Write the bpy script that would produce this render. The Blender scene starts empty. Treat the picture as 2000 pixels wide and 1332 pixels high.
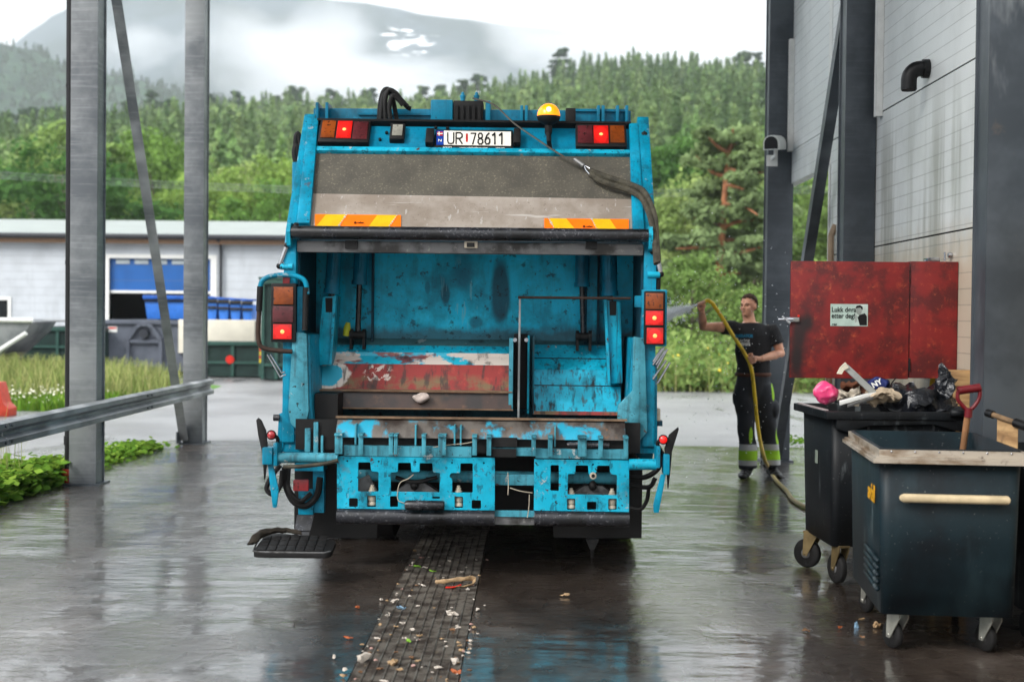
import bpy, bmesh, math, random
import numpy as np
from mathutils import Vector, Matrix, noise as mnoise
random.seed(7)
rng = np.random.default_rng(11)
SC = bpy.context.scene
COL = SC.collection
# ------------------------------------------------------------------ camera
W0, H0, F0 = 2000.0, 1332.0, 2778.0
CAMZ = 1.6
_v = Vector((40.0, 54.0, -F0)).normalized()                 # where +Y lands in the picture
_r = math.radians(0.62)
_u = Vector((math.sin(_r), math.cos(_r), 0)); _u = (_u - _v * _u.dot(_v)).normalized()
_x = _v.cross(_u).normalized()
CAMROT = Matrix((_x, _v, _u))                               # camera space -> world
cam = bpy.data.cameras.new('camera'); camo = bpy.data.objects.new('camera', cam); COL.objects.link(camo)
camo.matrix_world = Matrix.Translation((0, 0, CAMZ)) @ CAMROT.to_4x4()
cam.sensor_width = 36; cam.lens = 36 * F0 / W0; cam.clip_start = 0.1; cam.clip_end = 9000
cam.dof.use_dof = True; cam.dof.focus_distance = 9.0; cam.dof.aperture_fstop = 2.2
SC.camera = camo
# ------------------------------------------------------------------ world and sun
SUN_EL, SUN_AZ = 37, 228
wd = bpy.data.worlds.new('World'); SC.world = wd; wd.use_nodes = True
nt = wd.node_tree; N = nt.nodes; L = nt.links; N.clear()
out = N.new('ShaderNodeOutputWorld'); bg = N.new('ShaderNodeBackground'); L.new(bg.outputs[0], out.inputs[0])
sky = N.new('ShaderNodeTexSky'); sky.sky_type = 'NISHITA'; sky.sun_disc = False
sky.sun_elevation = math.radians(SUN_EL); sky.sun_rotation = math.radians(SUN_AZ); sky.dust_density = 3.0
hs = N.new('ShaderNodeHueSaturation'); hs.inputs['Saturation'].default_value = 0.25; L.new(sky.outputs[0], hs.inputs['Color'])
tc = N.new('ShaderNodeTexCoord'); mp = N.new('ShaderNodeMapping'); mp.inputs['Scale'].default_value = (1.6, 1.6, 4.5)
L.new(tc.outputs['Generated'], mp.inputs['Vector'])
nz = N.new('ShaderNodeTexNoise'); nz.inputs['Scale'].default_value = 2.2; nz.inputs['Detail'].default_value = 8; nz.inputs['Roughness'].default_value = 0.55
L.new(mp.outputs[0], nz.inputs['Vector'])
cr = N.new('ShaderNodeValToRGB'); cr.color_ramp.elements[0].position = 0.34; cr.color_ramp.elements[1].position = 0.66
cr.color_ramp.elements[0].color = (7.2, 7.5, 7.9, 1); cr.color_ramp.elements[1].color = (9.4, 9.6, 9.8, 1)
L.new(nz.outputs[0], cr.inputs[0])
mx = N.new('ShaderNodeMix'); mx.data_type = 'RGBA'; mx.inputs[0].default_value = 0.86
L.new(hs.outputs[0], mx.inputs[6]); L.new(cr.outputs[0], mx.inputs[7])
sx = N.new('ShaderNodeSeparateXYZ'); L.new(tc.outputs['Generated'], sx.inputs[0])     # an overcast sky is brightest overhead
mr = N.new('ShaderNodeMapRange'); mr.inputs['From Min'].default_value = 0.05; mr.inputs['From Max'].default_value = 0.9
mr.inputs['To Min'].default_value = 0.67; mr.inputs['To Max'].default_value = 3.2; L.new(sx.outputs[2], mr.inputs['Value'])
vm = N.new('ShaderNodeVectorMath'); vm.operation = 'SCALE'; L.new(mx.outputs[2], vm.inputs[0]); L.new(mr.outputs[0], vm.inputs['Scale']); L.new(vm.outputs[0], bg.inputs['Color'])
bg.inputs['Strength'].default_value = 0.10
sl = bpy.data.lights.new('sun', 'SUN'); so = bpy.data.objects.new('sun', sl); COL.objects.link(so)
sl.energy = 2.2; sl.angle = math.radians(18); sl.color = (1, .97, .92)
_az, _el = math.radians(SUN_AZ), math.radians(SUN_EL)
_sd = Vector((math.sin(_az) * math.cos(_el), math.cos(_az) * math.cos(_el), math.sin(_el)))
so.rotation_euler = _sd.to_track_quat('Z', 'Y').to_euler()
SC.view_settings.view_transform = 'Standard'; SC.view_settings.look = 'None'
SC.view_settings.exposure = 0.38; SC.view_settings.gamma = 1
SC.cycles.max_bounces = 7; SC.cycles.diffuse_bounces = 4; SC.cycles.glossy_bounces = 4
SC.cycles.transmission_bounces = 4; SC.cycles.volume_bounces = 4; SC.cycles.transparent_max_bounces = 12
SC.cycles.sample_clamp_indirect = 6

# ------------------------------------------------------------------ measuring: picture -> place
def ray(px, py):
    return CAMROT @ Vector((px - W0 / 2, H0 / 2 - py, -F0))
def P(px, py, Y):
    d = ray(px, py); k = Y / d.y
    return Vector((d.x * k, Y, CAMZ + d.z * k))
def G(px, py, z=0.0):
    d = ray(px, py); k = (z - CAMZ) / d.z
    return Vector((d.x * k, d.y * k, z))
def PX(px, py, X):
    d = ray(px, py); k = X / d.x
    return Vector((X, d.y * k, CAMZ + d.z * k))
class Plane:
    """a plane across the truck: u runs along X, v up the plane, n towards the camera"""
    def __init__(s, y, z=0.0, slope=None):
        s.o = Vector((0, y, z)); s.u = Vector((1, 0, 0))
        s.v = Vector((0, 0, 1)) if slope is None else Vector((0, slope[0], slope[1])).normalized()
        s.n = s.u.cross(s.v)
        if s.n.y > 0: s.n = -s.n
    def uv(s, px, py):
        d = ray(px, py); c = Vector((0, 0, CAMZ))
        k = (s.o - c).dot(s.n) / d.dot(s.n); h = c + d * k - s.o
        return h.dot(s.u), h.dot(s.v)
    def at(s, u, v, d=0.0): return s.o + s.u * u + s.v * v + s.n * d
    def px(s, px, py, d=0.0): return s.at(*s.uv(px, py), d)
    def rect(s, x0, y0, x1, y1):
        cx, cy = (x0 + x1) / 2, (y0 + y1) / 2
        return s.uv(x0, cy)[0], s.uv(x1, cy)[0], s.uv(cx, y1)[1], s.uv(cx, y0)[1]

# ------------------------------------------------------------------ mesh helpers
def BM(): return bmesh.new()
def _bev(bm, faces, off, seg=2):
    es = set()
    for f in faces: es.update(f.edges)
    bmesh.ops.bevel(bm, geom=list(es), offset=off, segments=seg, profile=0.6, affect='EDGES', clamp_overlap=True)
def prism(bm, pts, off, mi=0, bev=0.0):
    """closed solid: polygon pts (3-D) swept by vector off"""
    off = Vector(off)
    a = [bm.verts.new(p) for p in pts]; b = [bm.verts.new(Vector(p) + off) for p in pts]; n = len(pts)
    fs = [bm.faces.new(a), bm.faces.new(list(reversed(b)))]
    for i in range(n): fs.append(bm.faces.new((a[i], b[i], b[(i + 1) % n], a[(i + 1) % n])))
    bmesh.ops.recalc_face_normals(bm, faces=fs)
    for f in fs: f.material_index = mi
    if bev > 0: _bev(bm, fs, bev)
    return fs
def box(bm, x0, x1, y0, y1, z0, z1, mi=0, bev=0.0):
    return prism(bm, [(x0, y0, z0), (x1, y0, z0), (x1, y0, z1), (x0, y0, z1)], (0, y1 - y0, 0), mi, bev)
def pbox(bm, pl, x0, y0, x1, y1, d0=0.0, d1=0.05, mi=0, bev=0.0):
    """box on a Plane from a picture rectangle; d0 = how far proud, d1 = how deep behind"""
    u0, u1, v0, v1 = pl.rect(x0, y0, x1, y1)
    return prism(bm, [pl.at(u0, v0, d0), pl.at(u1, v0, d0), pl.at(u1, v1, d0), pl.at(u0, v1, d0)], pl.n * -(d1 + d0), mi, bev)
def ppoly(bm, pl, pts, d0=0.0, d1=0.05, mi=0, bev=0.0):
    return prism(bm, [pl.px(x, y, d0) for x, y in pts], pl.n * -(d1 + d0), mi, bev)
def tube(bm, pts, r, seg=10, mi=0, cap=True, closed=False, flat=1.0):
    pts = [Vector(p) for p in pts]; n = len(pts)
    rs = r if isinstance(r, (list, tuple)) else [r] * n
    t0 = (pts[1] - pts[0]).normalized()
    ref = Vector((0, 0, 1)) if abs(t0.z) < .9 else Vector((1, 0, 0))
    nn = (ref - t0 * ref.dot(t0)).normalized(); rings = []
    for i in range(n):
        if closed: t = (pts[(i + 1) % n] - pts[i - 1]).normalized()
        elif i == 0: t = t0
        elif i == n - 1: t = (pts[-1] - pts[-2]).normalized()
        else: t = ((pts[i + 1] - pts[i]).normalized() + (pts[i] - pts[i - 1]).normalized()).normalized()
        nn = (nn - t * nn.dot(t)); nn = nn.normalized() if nn.length > 1e-6 else t.orthogonal().normalized()
        b = t.cross(nn)
        rings.append([bm.verts.new(pts[i] + (nn * math.cos(2 * math.pi * k / seg) + b * flat * math.sin(2 * math.pi * k / seg)) * rs[i]) for k in range(seg)])
    fs = []
    m = n if closed else n - 1
    for i in range(m):
        A, B = rings[i], rings[(i + 1) % n]
        for k in range(seg): fs.append(bm.faces.new((A[k], A[(k + 1) % seg], B[(k + 1) % seg], B[k])))
    if cap and not closed: fs.append(bm.faces.new(list(reversed(rings[0])))); fs.append(bm.faces.new(rings[-1]))
    for f in fs: f.material_index = mi
    return fs
def cyl(bm, a, b, r, r2=None, seg=16, mi=0): return tube(bm, [a, b], [r, r if r2 is None else r2], seg, mi)
def spline(pts, k=6):
    """Catmull-Rom through the points"""
    pts = [Vector(p) for p in pts]; o = []
    q = [pts[0] * 2 - pts[1]] + pts + [pts[-1] * 2 - pts[-2]]
    for i in range(1, len(q) - 2):
        for j in range(k):
            t = j / k; a, b, c, d = q[i - 1:i + 3]
            o.append(0.5 * ((2 * b) + (c - a) * t + (2 * a - 5 * b + 4 * c - d) * t * t + (3 * b - a - 3 * c + d) * t ** 3))
    o.append(pts[-1]); return o
def lathe(bm, c, axis, prof, seg=20, mi=0):
    """prof: list of (distance along the axis, radius)"""
    ax = Vector(axis).normalized()
    return tube(bm, [Vector(c) + ax * h for h, _ in prof], [max(r, 1e-4) for _, r in prof], seg, mi)
def ball(bm, c, r, mi=0, sub=2, sc=(1, 1, 1)):
    M = Matrix.Translation(c) @ Matrix.Diagonal((*[r * s for s in sc], 1))
    g = bmesh.ops.create_icosphere(bm, subdivisions=sub, radius=1, matrix=M)
    for v in g['verts']:
        for f in v.link_faces: f.material_index = mi
    return g['verts']
def crumple(bm, amp, sc, seed=0):
    for v in bm.verts:
        n = mnoise.noise_vector(v.co * sc + Vector((seed, seed * 2.3, 0)))
        v.co += n * amp
# ------------------------------------------------------------------ objects
def setp(o, label=None, cat=None, group=None, kind=None):
    if label: o['label'] = label
    if cat: o['category'] = cat
    if group: o['group'] = group
    if kind: o['kind'] = kind
    return o
def finish(me, mats, ang=38):
    for m in (mats if isinstance(mats, (list, tuple)) else [mats]): me.materials.append(m)
def mesh_of(bm, name, mats, org=(0, 0, 0), ang=38):
    if any(org): bmesh.ops.translate(bm, verts=bm.verts, vec=-Vector(org))
    ca = math.radians(ang)
    for f in bm.faces: f.smooth = True
    for e in bm.edges:
        e.smooth = len(e.link_faces) == 2 and e.calc_face_angle(4) < ca
    me = bpy.data.meshes.new(name); bm.to_mesh(me); bm.free(); finish(me, mats); return me
def link(name, me, parent=None):
    o = bpy.data.objects.new(name, me); COL.objects.link(o)
    if parent is not None: o.parent = parent
    return o
class Thing:
    """an Empty at the thing's base; parts are meshes in world measure"""
    def __init__(s, name, label, cat, loc=(0, 0, 0), group=None):
        s.loc = Vector(loc); s.o = link(name, None); s.o.location = s.loc; s.o.empty_display_size = .1
        setp(s.o, label, cat, group)
    def part(s, name, bm, mats, parent=None, label=None, ang=38, split=False):
        if split:                                           # loose pieces become parts of their own
            bm.verts.index_update(); seen = set(); isl = []
            for v in bm.verts:
                if v in seen: continue
                st = [v]; seen.add(v); cur = []
                while st:
                    a = st.pop(); cur.append(a)
                    for e in a.link_edges:
                        b = e.other_vert(a)
                        if b not in seen: seen.add(b); st.append(b)
                isl.append(cur)
            for cur in isl:
                nb = bmesh.new(); mp = {v: nb.verts.new(v.co) for v in cur}
                for f in {f for v in cur for f in v.link_faces}: nb.faces.new([mp[v] for v in f.verts]).material_index = f.material_index
                o = s.part(name, nb, mats, parent, label, ang)
            bm.free(); return o
        o = link(name, mesh_of(bm, name, mats, s.loc, ang), parent or s.o)
        if label: o['label'] = label
        return o
    def mpart(s, name, me, parent=None):
        me.transform(Matrix.Translation(-s.loc)); return link(name, me, parent or s.o)
def single(name, bm, mats, label, cat, group=None, loc=None, kind=None, ang=38):
    """a thing that is one mesh, its origin at its base"""
    if loc is None:
        xs = [v.co for v in bm.verts]
        loc = ((min(v.x for v in xs) + max(v.x for v in xs)) / 2, (min(v.y for v in xs) + max(v.y for v in xs)) / 2, min(v.z for v in xs))
    o = link(name, mesh_of(bm, name, mats, loc, ang)); o.location = loc
    return setp(o, label, cat, group, kind)
def struct(name, bm, mats, ang=38): return setp(link(name, mesh_of(bm, name, mats, (0, 0, 0), ang)), kind='structure')
def copy_tree(o, loc=None, rz=None, sc=None, parent=None):
    c = o.copy(); COL.objects.link(c)
    if parent is not None: c.parent = parent
    for ch in o.children: copy_tree(ch, parent=c)
    if loc is not None: c.location = loc
    if rz is not None: c.rotation_euler = (0, 0, rz)
    if sc is not None: c.scale = sc
    return c
def text_mesh(s, size, mat, M, bold=0.0, ext=0.0008, align='CENTER', sx=1.0):
    cu = bpy.data.curves.new('lettering', 'FONT'); cu.body = s; cu.size = size; cu.align_x = align; cu.align_y = 'CENTER'
    cu.offset = bold; cu.extrude = ext
    o = bpy.data.objects.new('lettering', cu); COL.objects.link(o)
    me = bpy.data.meshes.new_from_object(o.evaluated_get(bpy.context.evaluated_depsgraph_get()))
    bpy.data.objects.remove(o); bpy.data.curves.remove(cu)
    me.transform(M @ Matrix.Diagonal((sx, 1, 1, 1))); me.materials.clear(); me.materials.append(mat); return me
def frame_on(pl, u, v, d, rot=0.0):
    o = pl.at(u, v, d); R = Matrix((pl.u, pl.v, pl.n)).transposed()
    return Matrix.Translation(o) @ R.to_4x4() @ Matrix.Rotation(rot, 4, 'Z')
def holes_mesh(outer, holes, depth, M, mat, bev=0.0):
    """flat plate with cut-outs, from 2-D outlines"""
    cu = bpy.data.curves.new('plate', 'CURVE'); cu.dimensions = '2D'; cu.fill_mode = 'BOTH'; cu.extrude = depth / 2; cu.bevel_depth = bev
    for ring in [outer] + holes:
        sp = cu.splines.new('POLY'); sp.points.add(len(ring) - 1); sp.use_cyclic_u = True
        for p, q in zip(sp.points, ring): p.co = (q[0], q[1], 0, 1)
    o = bpy.data.objects.new('plate', cu); COL.objects.link(o)
    me = bpy.data.meshes.new_from_object(o.evaluated_get(bpy.context.evaluated_depsgraph_get()))
    bpy.data.objects.remove(o); bpy.data.curves.remove(cu)
    me.transform(M); me.materials.clear(); me.materials.append(mat)
    return me
def rounded(pts, r=0.006, k=3):
    o = []; n = len(pts)
    for i in range(n):
        a, b, c = Vector(pts[i - 1]), Vector(pts[i]), Vector(pts[(i + 1) % n])
        p = b + (a - b).normalized() * min(r, (a - b).length / 2.2); q = b + (c - b).normalized() * min(r, (c - b).length / 2.2)
        for j in range(k + 1):
            t = j / k; o.append(((1 - t) ** 2) * p + 2 * t * (1 - t) * b + t * t * q)
    return o
# ------------------------------------------------------------------ materials
def rgb(r, g, b): 
    f = lambda c: (c / 255 / 12.92) if c / 255 <= .04045 else ((c / 255 + .055) / 1.055) ** 2.4
    return (f(r), f(g), f(b), 1)
class MB:
    def __init__(s, name, col=(.5, .5, .5, 1), rough=.5, metal=0.0, spec=.5):
        s.m = bpy.data.materials.new(name); s.m.use_nodes = True; s.t = s.m.node_tree; s.t.nodes.clear()
        s.out = s.n('ShaderNodeOutputMaterial'); s.b = s.n('ShaderNodeBsdfPrincipled'); s.l(s.b.outputs[0], s.out.inputs[0])
        s.b.inputs['Metallic'].default_value = metal; s.b.inputs['Specular IOR Level'].default_value = spec
        c = s.n('ShaderNodeRGB'); c.outputs[0].default_value = (*col[:3], 1); s.col = c.outputs[0]
        v = s.n('ShaderNodeValue'); v.outputs[0].default_value = rough; s.rough = v.outputs[0]
        s.tc = s.n('ShaderNodeTexCoord'); s.nrm = None
    def n(s, t): return s.t.nodes.new(t)
    def l(s, a, b): s.t.links.new(a, b)
    def math(s, op, a, b=None):
        m = s.n('ShaderNodeMath'); m.operation = op
        for i, x in enumerate((a, b)):
            if x is None: continue
            if isinstance(x, (int, float)): m.inputs[i].default_value = x
            else: s.l(x, m.inputs[i])
        return m.outputs[0]
    def noise(s, sc=5.0, st=(1, 1, 1), det=4, rough=.55, off=(0, 0, 0), coord='Object'):
        mp = s.n('ShaderNodeMapping'); mp.inputs['Scale'].default_value = st; mp.inputs['Location'].default_value = off
        s.l(s.tc.outputs[coord], mp.inputs['Vector'])
        nz = s.n('ShaderNodeTexNoise'); nz.inputs['Scale'].default_value = sc; nz.inputs['Detail'].default_value = det; nz.inputs['Roughness'].default_value = rough
        s.l(mp.outputs[0], nz.inputs['Vector']); return nz.outputs[0]
    def ramp(s, v, lo, hi):
        r = s.n('ShaderNodeMapRange'); r.interpolation_type = 'SMOOTHSTEP'
        r.inputs['From Min'].default_value = lo; r.inputs['From Max'].default_value = hi; s.l(v, r.inputs['Value']); return r.outputs[0]
    def mixc(s, f, col):
        m = s.n('ShaderNodeMix'); m.data_type = 'RGBA'
        if isinstance(f, (int, float)): m.inputs[0].default_value = f
        else: s.l(f, m.inputs[0])
        s.l(s.col, m.inputs[6])
        if isinstance(col, tuple): m.inputs[7].default_value = (*col[:3], 1)
        else: s.l(col, m.inputs[7])
        s.col = m.outputs[2]
    def mixr(s, f, r):
        m = s.n('ShaderNodeMix'); s.l(f, m.inputs[0]); s.l(s.rough, m.inputs[2]); m.inputs[3].default_value = r; s.rough = m.outputs[0]
    def layer(s, col, sc, lo, hi, st=(1, 1, 1), det=5, k=1.0, rough=None, off=(0, 0, 0), nr=.6, mask=None):
        f = s.ramp(s.noise(sc, st, det, nr, off), lo, hi)
        if mask is not None: f = s.math('MULTIPLY', f, mask)
        if k != 1: f = s.math('MULTIPLY', f, k)
        s.mixc(f, col)
        if rough is not None: s.mixr(f, rough)
        return s
    def blob(s, c, rad, jit=.25, sc=6, soft=(.35, 1.0)):
        """mask: 1 inside an uneven ellipsoid at c"""
        mp = s.n('ShaderNodeMapping'); mp.vector_type = 'POINT'
        mp.inputs['Scale'].default_value = tuple(1 / r for r in rad); mp.inputs['Location'].default_value = tuple(-a / r for a, r in zip(c, rad))
        s.l(s.tc.outputs['Object'], mp.inputs['Vector'])
        ln = s.n('ShaderNodeVectorMath'); ln.operation = 'LENGTH'; s.l(mp.outputs[0], ln.inputs[0])
        d = s.math('ADD', ln.outputs['Value'], s.math('MULTIPLY', s.math('SUBTRACT', s.noise(sc), .5), jit * 4))
        return s.math('SUBTRACT', 1.0, s.ramp(d, soft[0], soft[1]))
    def below(s, axis, z0, z1, jit=.0, sc=8, st=(1, 1, 1)):
        """mask: 1 below z0, 0 above z1 on an object axis"""
        sp = s.n('ShaderNodeSeparateXYZ'); s.l(s.tc.outputs['Object'], sp.inputs[0]); v = sp.outputs[axis]
        if jit: v = s.math('ADD', v, s.math('MULTIPLY', s.math('SUBTRACT', s.noise(sc, st), .5), jit))
        return s.math('SUBTRACT', 1.0, s.ramp(v, z0, z1))
    def bump(s, sc, k, st=(1, 1, 1), det=4, dist=.01, h=None):
        b = s.n('ShaderNodeBump'); b.inputs['Strength'].default_value = k; b.inputs['Distance'].default_value = dist
        s.l(h if h is not None else s.noise(sc, st, det), b.inputs['Height'])
        if s.nrm is not None: s.l(s.nrm, b.inputs['Normal'])
        s.nrm = b.outputs[0]; return s
    def rvar(s, sc, lo, hi, st=(1, 1, 1)):
        f = s.noise(sc, st); m = s.n('ShaderNodeMapRange'); m.inputs['From Min'].default_value = .3; m.inputs['From Max'].default_value = .7
        m.inputs['To Min'].default_value = lo; m.inputs['To Max'].default_value = hi; s.l(f, m.inputs['Value']); s.rough = m.outputs[0]; return s
    def emit(s, col, k):
        s.b.inputs['Emission Color'].default_value = (*col[:3], 1); s.b.inputs['Emission Strength'].default_value = k; return s
    def done(s):
        s.l(s.col, s.b.inputs['Base Color']); s.l(s.rough, s.b.inputs['Roughness'])
        if s.nrm is not None: s.l(s.nrm, s.b.inputs['Normal'])
        return s.m
def simple(name, col, rough=.5, metal=0.0, spec=.3, var=0.25, sc=14, bump=0.0):
    m = MB(name, col, rough, metal, spec)
    d = tuple(c * (1 - var) for c in col[:3])
    m.layer(d, sc, .35, .65)
    if bump: m.bump(sc * 3, bump)
    return m.done()
# ================================================================== MATERIALS OF THE SETTING
def m_asphalt():
    m = MB('asphalt', rgb(122, 122, 122), .42, spec=.6)
    m.layer(rgb(98, 97, 97), .35, .4, .62, det=6)
    m.layer(rgb(146, 144, 140), 60, .5, .7, det=2, k=.5)
    m.rvar(.5, .22, .5, (1, .35, 1)); m.layer(rgb(80, 78, 78), .8, .58, .7, st=(1, .25, 1), rough=.12, k=.8)
    m.bump(90, .35, det=3, dist=.006).bump(1.2, .25, det=3, dist=.02); return m.done()
def m_wet():
    m = MB('wet_concrete', rgb(84, 75, 68), .2, spec=.3)
    m.layer(rgb(44, 36, 31), .8, .35, .62, det=8, st=(1, .5, 1))
    m.layer(rgb(112, 102, 95), 2.2, .52, .75, det=8, k=.6)
    m.layer(rgb(40, 33, 29), 5, .56, .68, det=7, k=.7, nr=.7)
    m.layer(rgb(30, 25, 22), 46, .60, .68, det=3, k=.7)                       # pores and grit
    m.layer(rgb(150, 140, 128), 70, .66, .71, det=2, k=.6)
    m.layer(rgb(44, 38, 34), .9, .47, .5, st=(1, .12, 1), det=3, k=.25)      # tyre and broom marks
    pud = m.ramp(m.noise(.75, (1, .7, 1), 9, .66, (3.1, 1.7, 0)), .43, .53)    # puddle edges, broken by the screed
    m.rvar(3.5, .20, .40, (1, .6, 1))
    h1 = m.noise(2.3, (.55, 1.5, 1), 4, .55); h2 = m.noise(17, (.6, 1.3, 1), 5, .62); h3 = m.noise(120, (1, 1, 1), 3, .6)
    dry = m.math('SUBTRACT', 1.0, m.math('MULTIPLY', pud, .85))
    m.bump(0, .35, dist=.03, h=m.math('ADD', h2, m.math('MULTIPLY', h3, .2)))
    # the film of water over it
    fb = m.n('ShaderNodeBump'); fb.inputs['Strength'].default_value = .3; fb.inputs['Distance'].default_value = .04
    m.l(m.math('ADD', m.math('MULTIPLY', h1, .9), m.math('MULTIPLY', dry, m.math('ADD', m.math('MULTIPLY', h2, .6), m.math('MULTIPLY', h3, .08)))), fb.inputs['Height'])
    m.l(fb.outputs[0], m.b.inputs['Coat Normal']); m.b.inputs['Coat IOR'].default_value = 1.7
    m.l(m.math('ADD', .85, m.math('MULTIPLY', pud, .15)), m.b.inputs['Coat Weight']); m.l(m.math('MULTIPLY', dry, .04), m.b.inputs['Coat Roughness'])
    return m.done()
def m_leaf(name, a, b, c, tr=.35, obj=True):
    m = MB(name); N = m
    at = m.n('ShaderNodeAttribute'); at.attribute_name = 'tint'
    oi = m.n('ShaderNodeObjectInfo')
    f = m.math('FRACT', m.math('ADD', at.outputs['Fac'], oi.outputs['Random'] if obj else 0.0))
    cr = m.n('ShaderNodeValToRGB'); e = cr.color_ramp.elements; e[0].color = a; e[1].color = c; e[0].position = 0; e[1].position = 1
    x = e.new(.5); x.color = b; m.l(f, cr.inputs[0]); m.col = cr.outputs[0]
    m.layer(tuple(q * .45 for q in b[:3]), .8, .42, .68, det=3, k=.55)
    ri = m.n('ShaderNodeNewGeometry'); hsv = m.n('ShaderNodeHueSaturation')
    m.l(m.col, hsv.inputs['Color']); v = m.math('ADD', .72, m.math('MULTIPLY', ri.outputs['Random Per Island'], .56)); m.l(v, hsv.inputs['Value'])
    d = m.n('ShaderNodeBsdfDiffuse'); t = m.n('ShaderNodeBsdfTranslucent'); mx = m.n('ShaderNodeMixShader'); mx.inputs[0].default_value = tr
    m.l(hsv.outputs[0], d.inputs[0]); m.l(hsv.outputs[0], t.inputs[0]); m.l(d.outputs[0], mx.inputs[1]); m.l(t.outputs[0], mx.inputs[2])
    m.t.nodes.remove(m.b); m.l(mx.outputs[0], m.out.inputs[0]); return m.m
def m_galv(name, base=(138, 141, 142), dark=(96, 100, 104), streak=.22):
    m = MB(name, rgb(*base), .42, .3)
    m.layer(rgb(*dark), 1.3, .38, .62, det=5)
    m.layer(rgb(min(255, base[0] + 45), min(255, base[1] + 44), min(255, base[2] + 44)), .9, .56, .7, det=3, k=.75, off=(5, 2, 1), rough=.6)
    m.layer(rgb(base[0] + 30, base[1] + 30, base[2] + 30), 9, .50, .66, st=(.3, .3, 4.5), det=6, k=streak)
    m.bump(9, .12, (.3, .3, 5), 5, .01); return m.done()
M = {}
M['asphalt'] = m_asphalt(); M['wet'] = m_wet()
M['galv'] = m_galv('galvanised_steel'); M['galv_dark'] = m_galv('dark_galvanised_steel', (80, 86, 92), (56, 62, 68), .08)
_g = MB('scuffed_dark_steel', rgb(76, 82, 88), .45, .25); _g.layer(rgb(54, 60, 66), 1.3, .38, .62, det=5); _g.layer(rgb(140, 144, 146), 1.9, .53, .66, st=(1, 1, .35), det=5, k=.65, rough=.6, nr=.65); _g.layer(rgb(96, 84, 70), 6, .62, .74, det=7, k=.4); M['galv_near'] = _g.done()
M['black'] = simple('black_plastic', rgb(15, 15, 17), .45)
M['rubber'] = simple('black_rubber', rgb(16, 15, 15), .65, bump=.1)
M['leaf_a'] = m_leaf('birch_leaves', rgb(108, 138, 76), rgb(130, 154, 86), rgb(158, 174, 106))
M['leaf_b'] = m_leaf('alder_leaves', rgb(70, 106, 54), rgb(98, 134, 64), rgb(134, 160, 80))
M['leaf_s'] = m_leaf('spruce_needles', rgb(100, 136, 84), rgb(124, 158, 96), rgb(148, 176, 108), .2)
M['leaf_p'] = m_leaf('pine_needles', rgb(80, 106, 72), rgb(102, 126, 84), rgb(128, 146, 98), .25)
M['leaf_r'] = m_leaf('ridge_pine_needles', rgb(58, 78, 58), rgb(66, 86, 62), rgb(76, 94, 66), .2)
M['leaf_f'] = m_leaf('forest_leaves', rgb(100, 128, 84), rgb(132, 156, 100), rgb(168, 184, 120), .3, False)
M['grass'] = m_leaf('meadow_grass', rgb(112, 130, 70), rgb(146, 156, 92), rgb(182, 176, 122), .35, False)
M['weed'] = m_leaf('weed_leaves', rgb(74, 112, 40), rgb(104, 140, 50), rgb(138, 166, 66), .35, False)
M['petal'] = simple('white_petals', rgb(216, 212, 190), .7, var=.1); M['petal_y'] = simple('yellow_petals', rgb(226, 200, 60), .7, var=.1)
M['bark'] = simple('grey_bark', rgb(118, 108, 94), .9, var=.5, sc=9); M['bark_o'] = simple('orange_pine_bark', rgb(166, 110, 76), .85, var=.45, sc=7, bump=.4)
def m_hill(name, a, b, sc):
    m = MB(name, rgb(*a), .95, spec=.1); m.layer(rgb(*b), sc, .4, .6, det=8, nr=.7); m.bump(sc * 4, .5, det=6, dist=2.0); return m.done()
M['hill'] = m_hill('hillside', (96, 128, 66), (66, 98, 50), .05)
M['farhill'] = m_hill('far_hillside', (52, 76, 54), (26, 44, 34), .05)
m_ = MB('mountain_rock', rgb(66, 76, 82), .95, spec=.1); m_.layer(rgb(40, 52, 52), .008, .4, .6, det=8)
_sn = P(790, 50, 2080)
m_.layer(rgb(252, 252, 252), .022, .55, .60, st=(.9, .5, 5.5), det=4, off=(.9, .3, .55), k=.85, mask=m_.blob(_sn[:], (52, 260, 44), .15, .02, (.7, 1))); M['rock'] = m_.done()
# ================================================================== GROUND
SX0, SX1, SY0, SY1 = -4.42, 3.3, -3.0, 17.35            # the wash floor
GX0, GX1 = -.785, -.30                                   # the drain down its middle
bm = BM()
R_ = 1280; RY = 2495
for q in ([(-R_, -60, 0), (R_, -60, 0), (R_, SY0, 0), (-R_, SY0, 0)], [(-R_, SY1, 0), (R_, SY1, 0), (R_, RY, 0), (-R_, RY, 0)],
          [(-R_, SY0, 0), (SX0, SY0, 0), (SX0, SY1, 0), (-R_, SY1, 0)], [(SX1, SY0, 0), (R_, SY0, 0), (R_, SY1, 0), (SX1, SY1, 0)]):
    bm.faces.new([bm.verts.new(p) for p in q])
bmesh.ops.remove_doubles(bm, verts=bm.verts, dist=.001)
struct('asphalt_ground', bm, M['asphalt'])
bm = BM()
box(bm, SX0, GX0, SY0, SY1, -.3, .004); box(bm, GX1, SX1, SY0, SY1, -.3, .004)
box(bm, GX0, GX1, SY0, SY1, -.3, -.12)
struct('wash_floor', bm, M['wet'])
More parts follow.
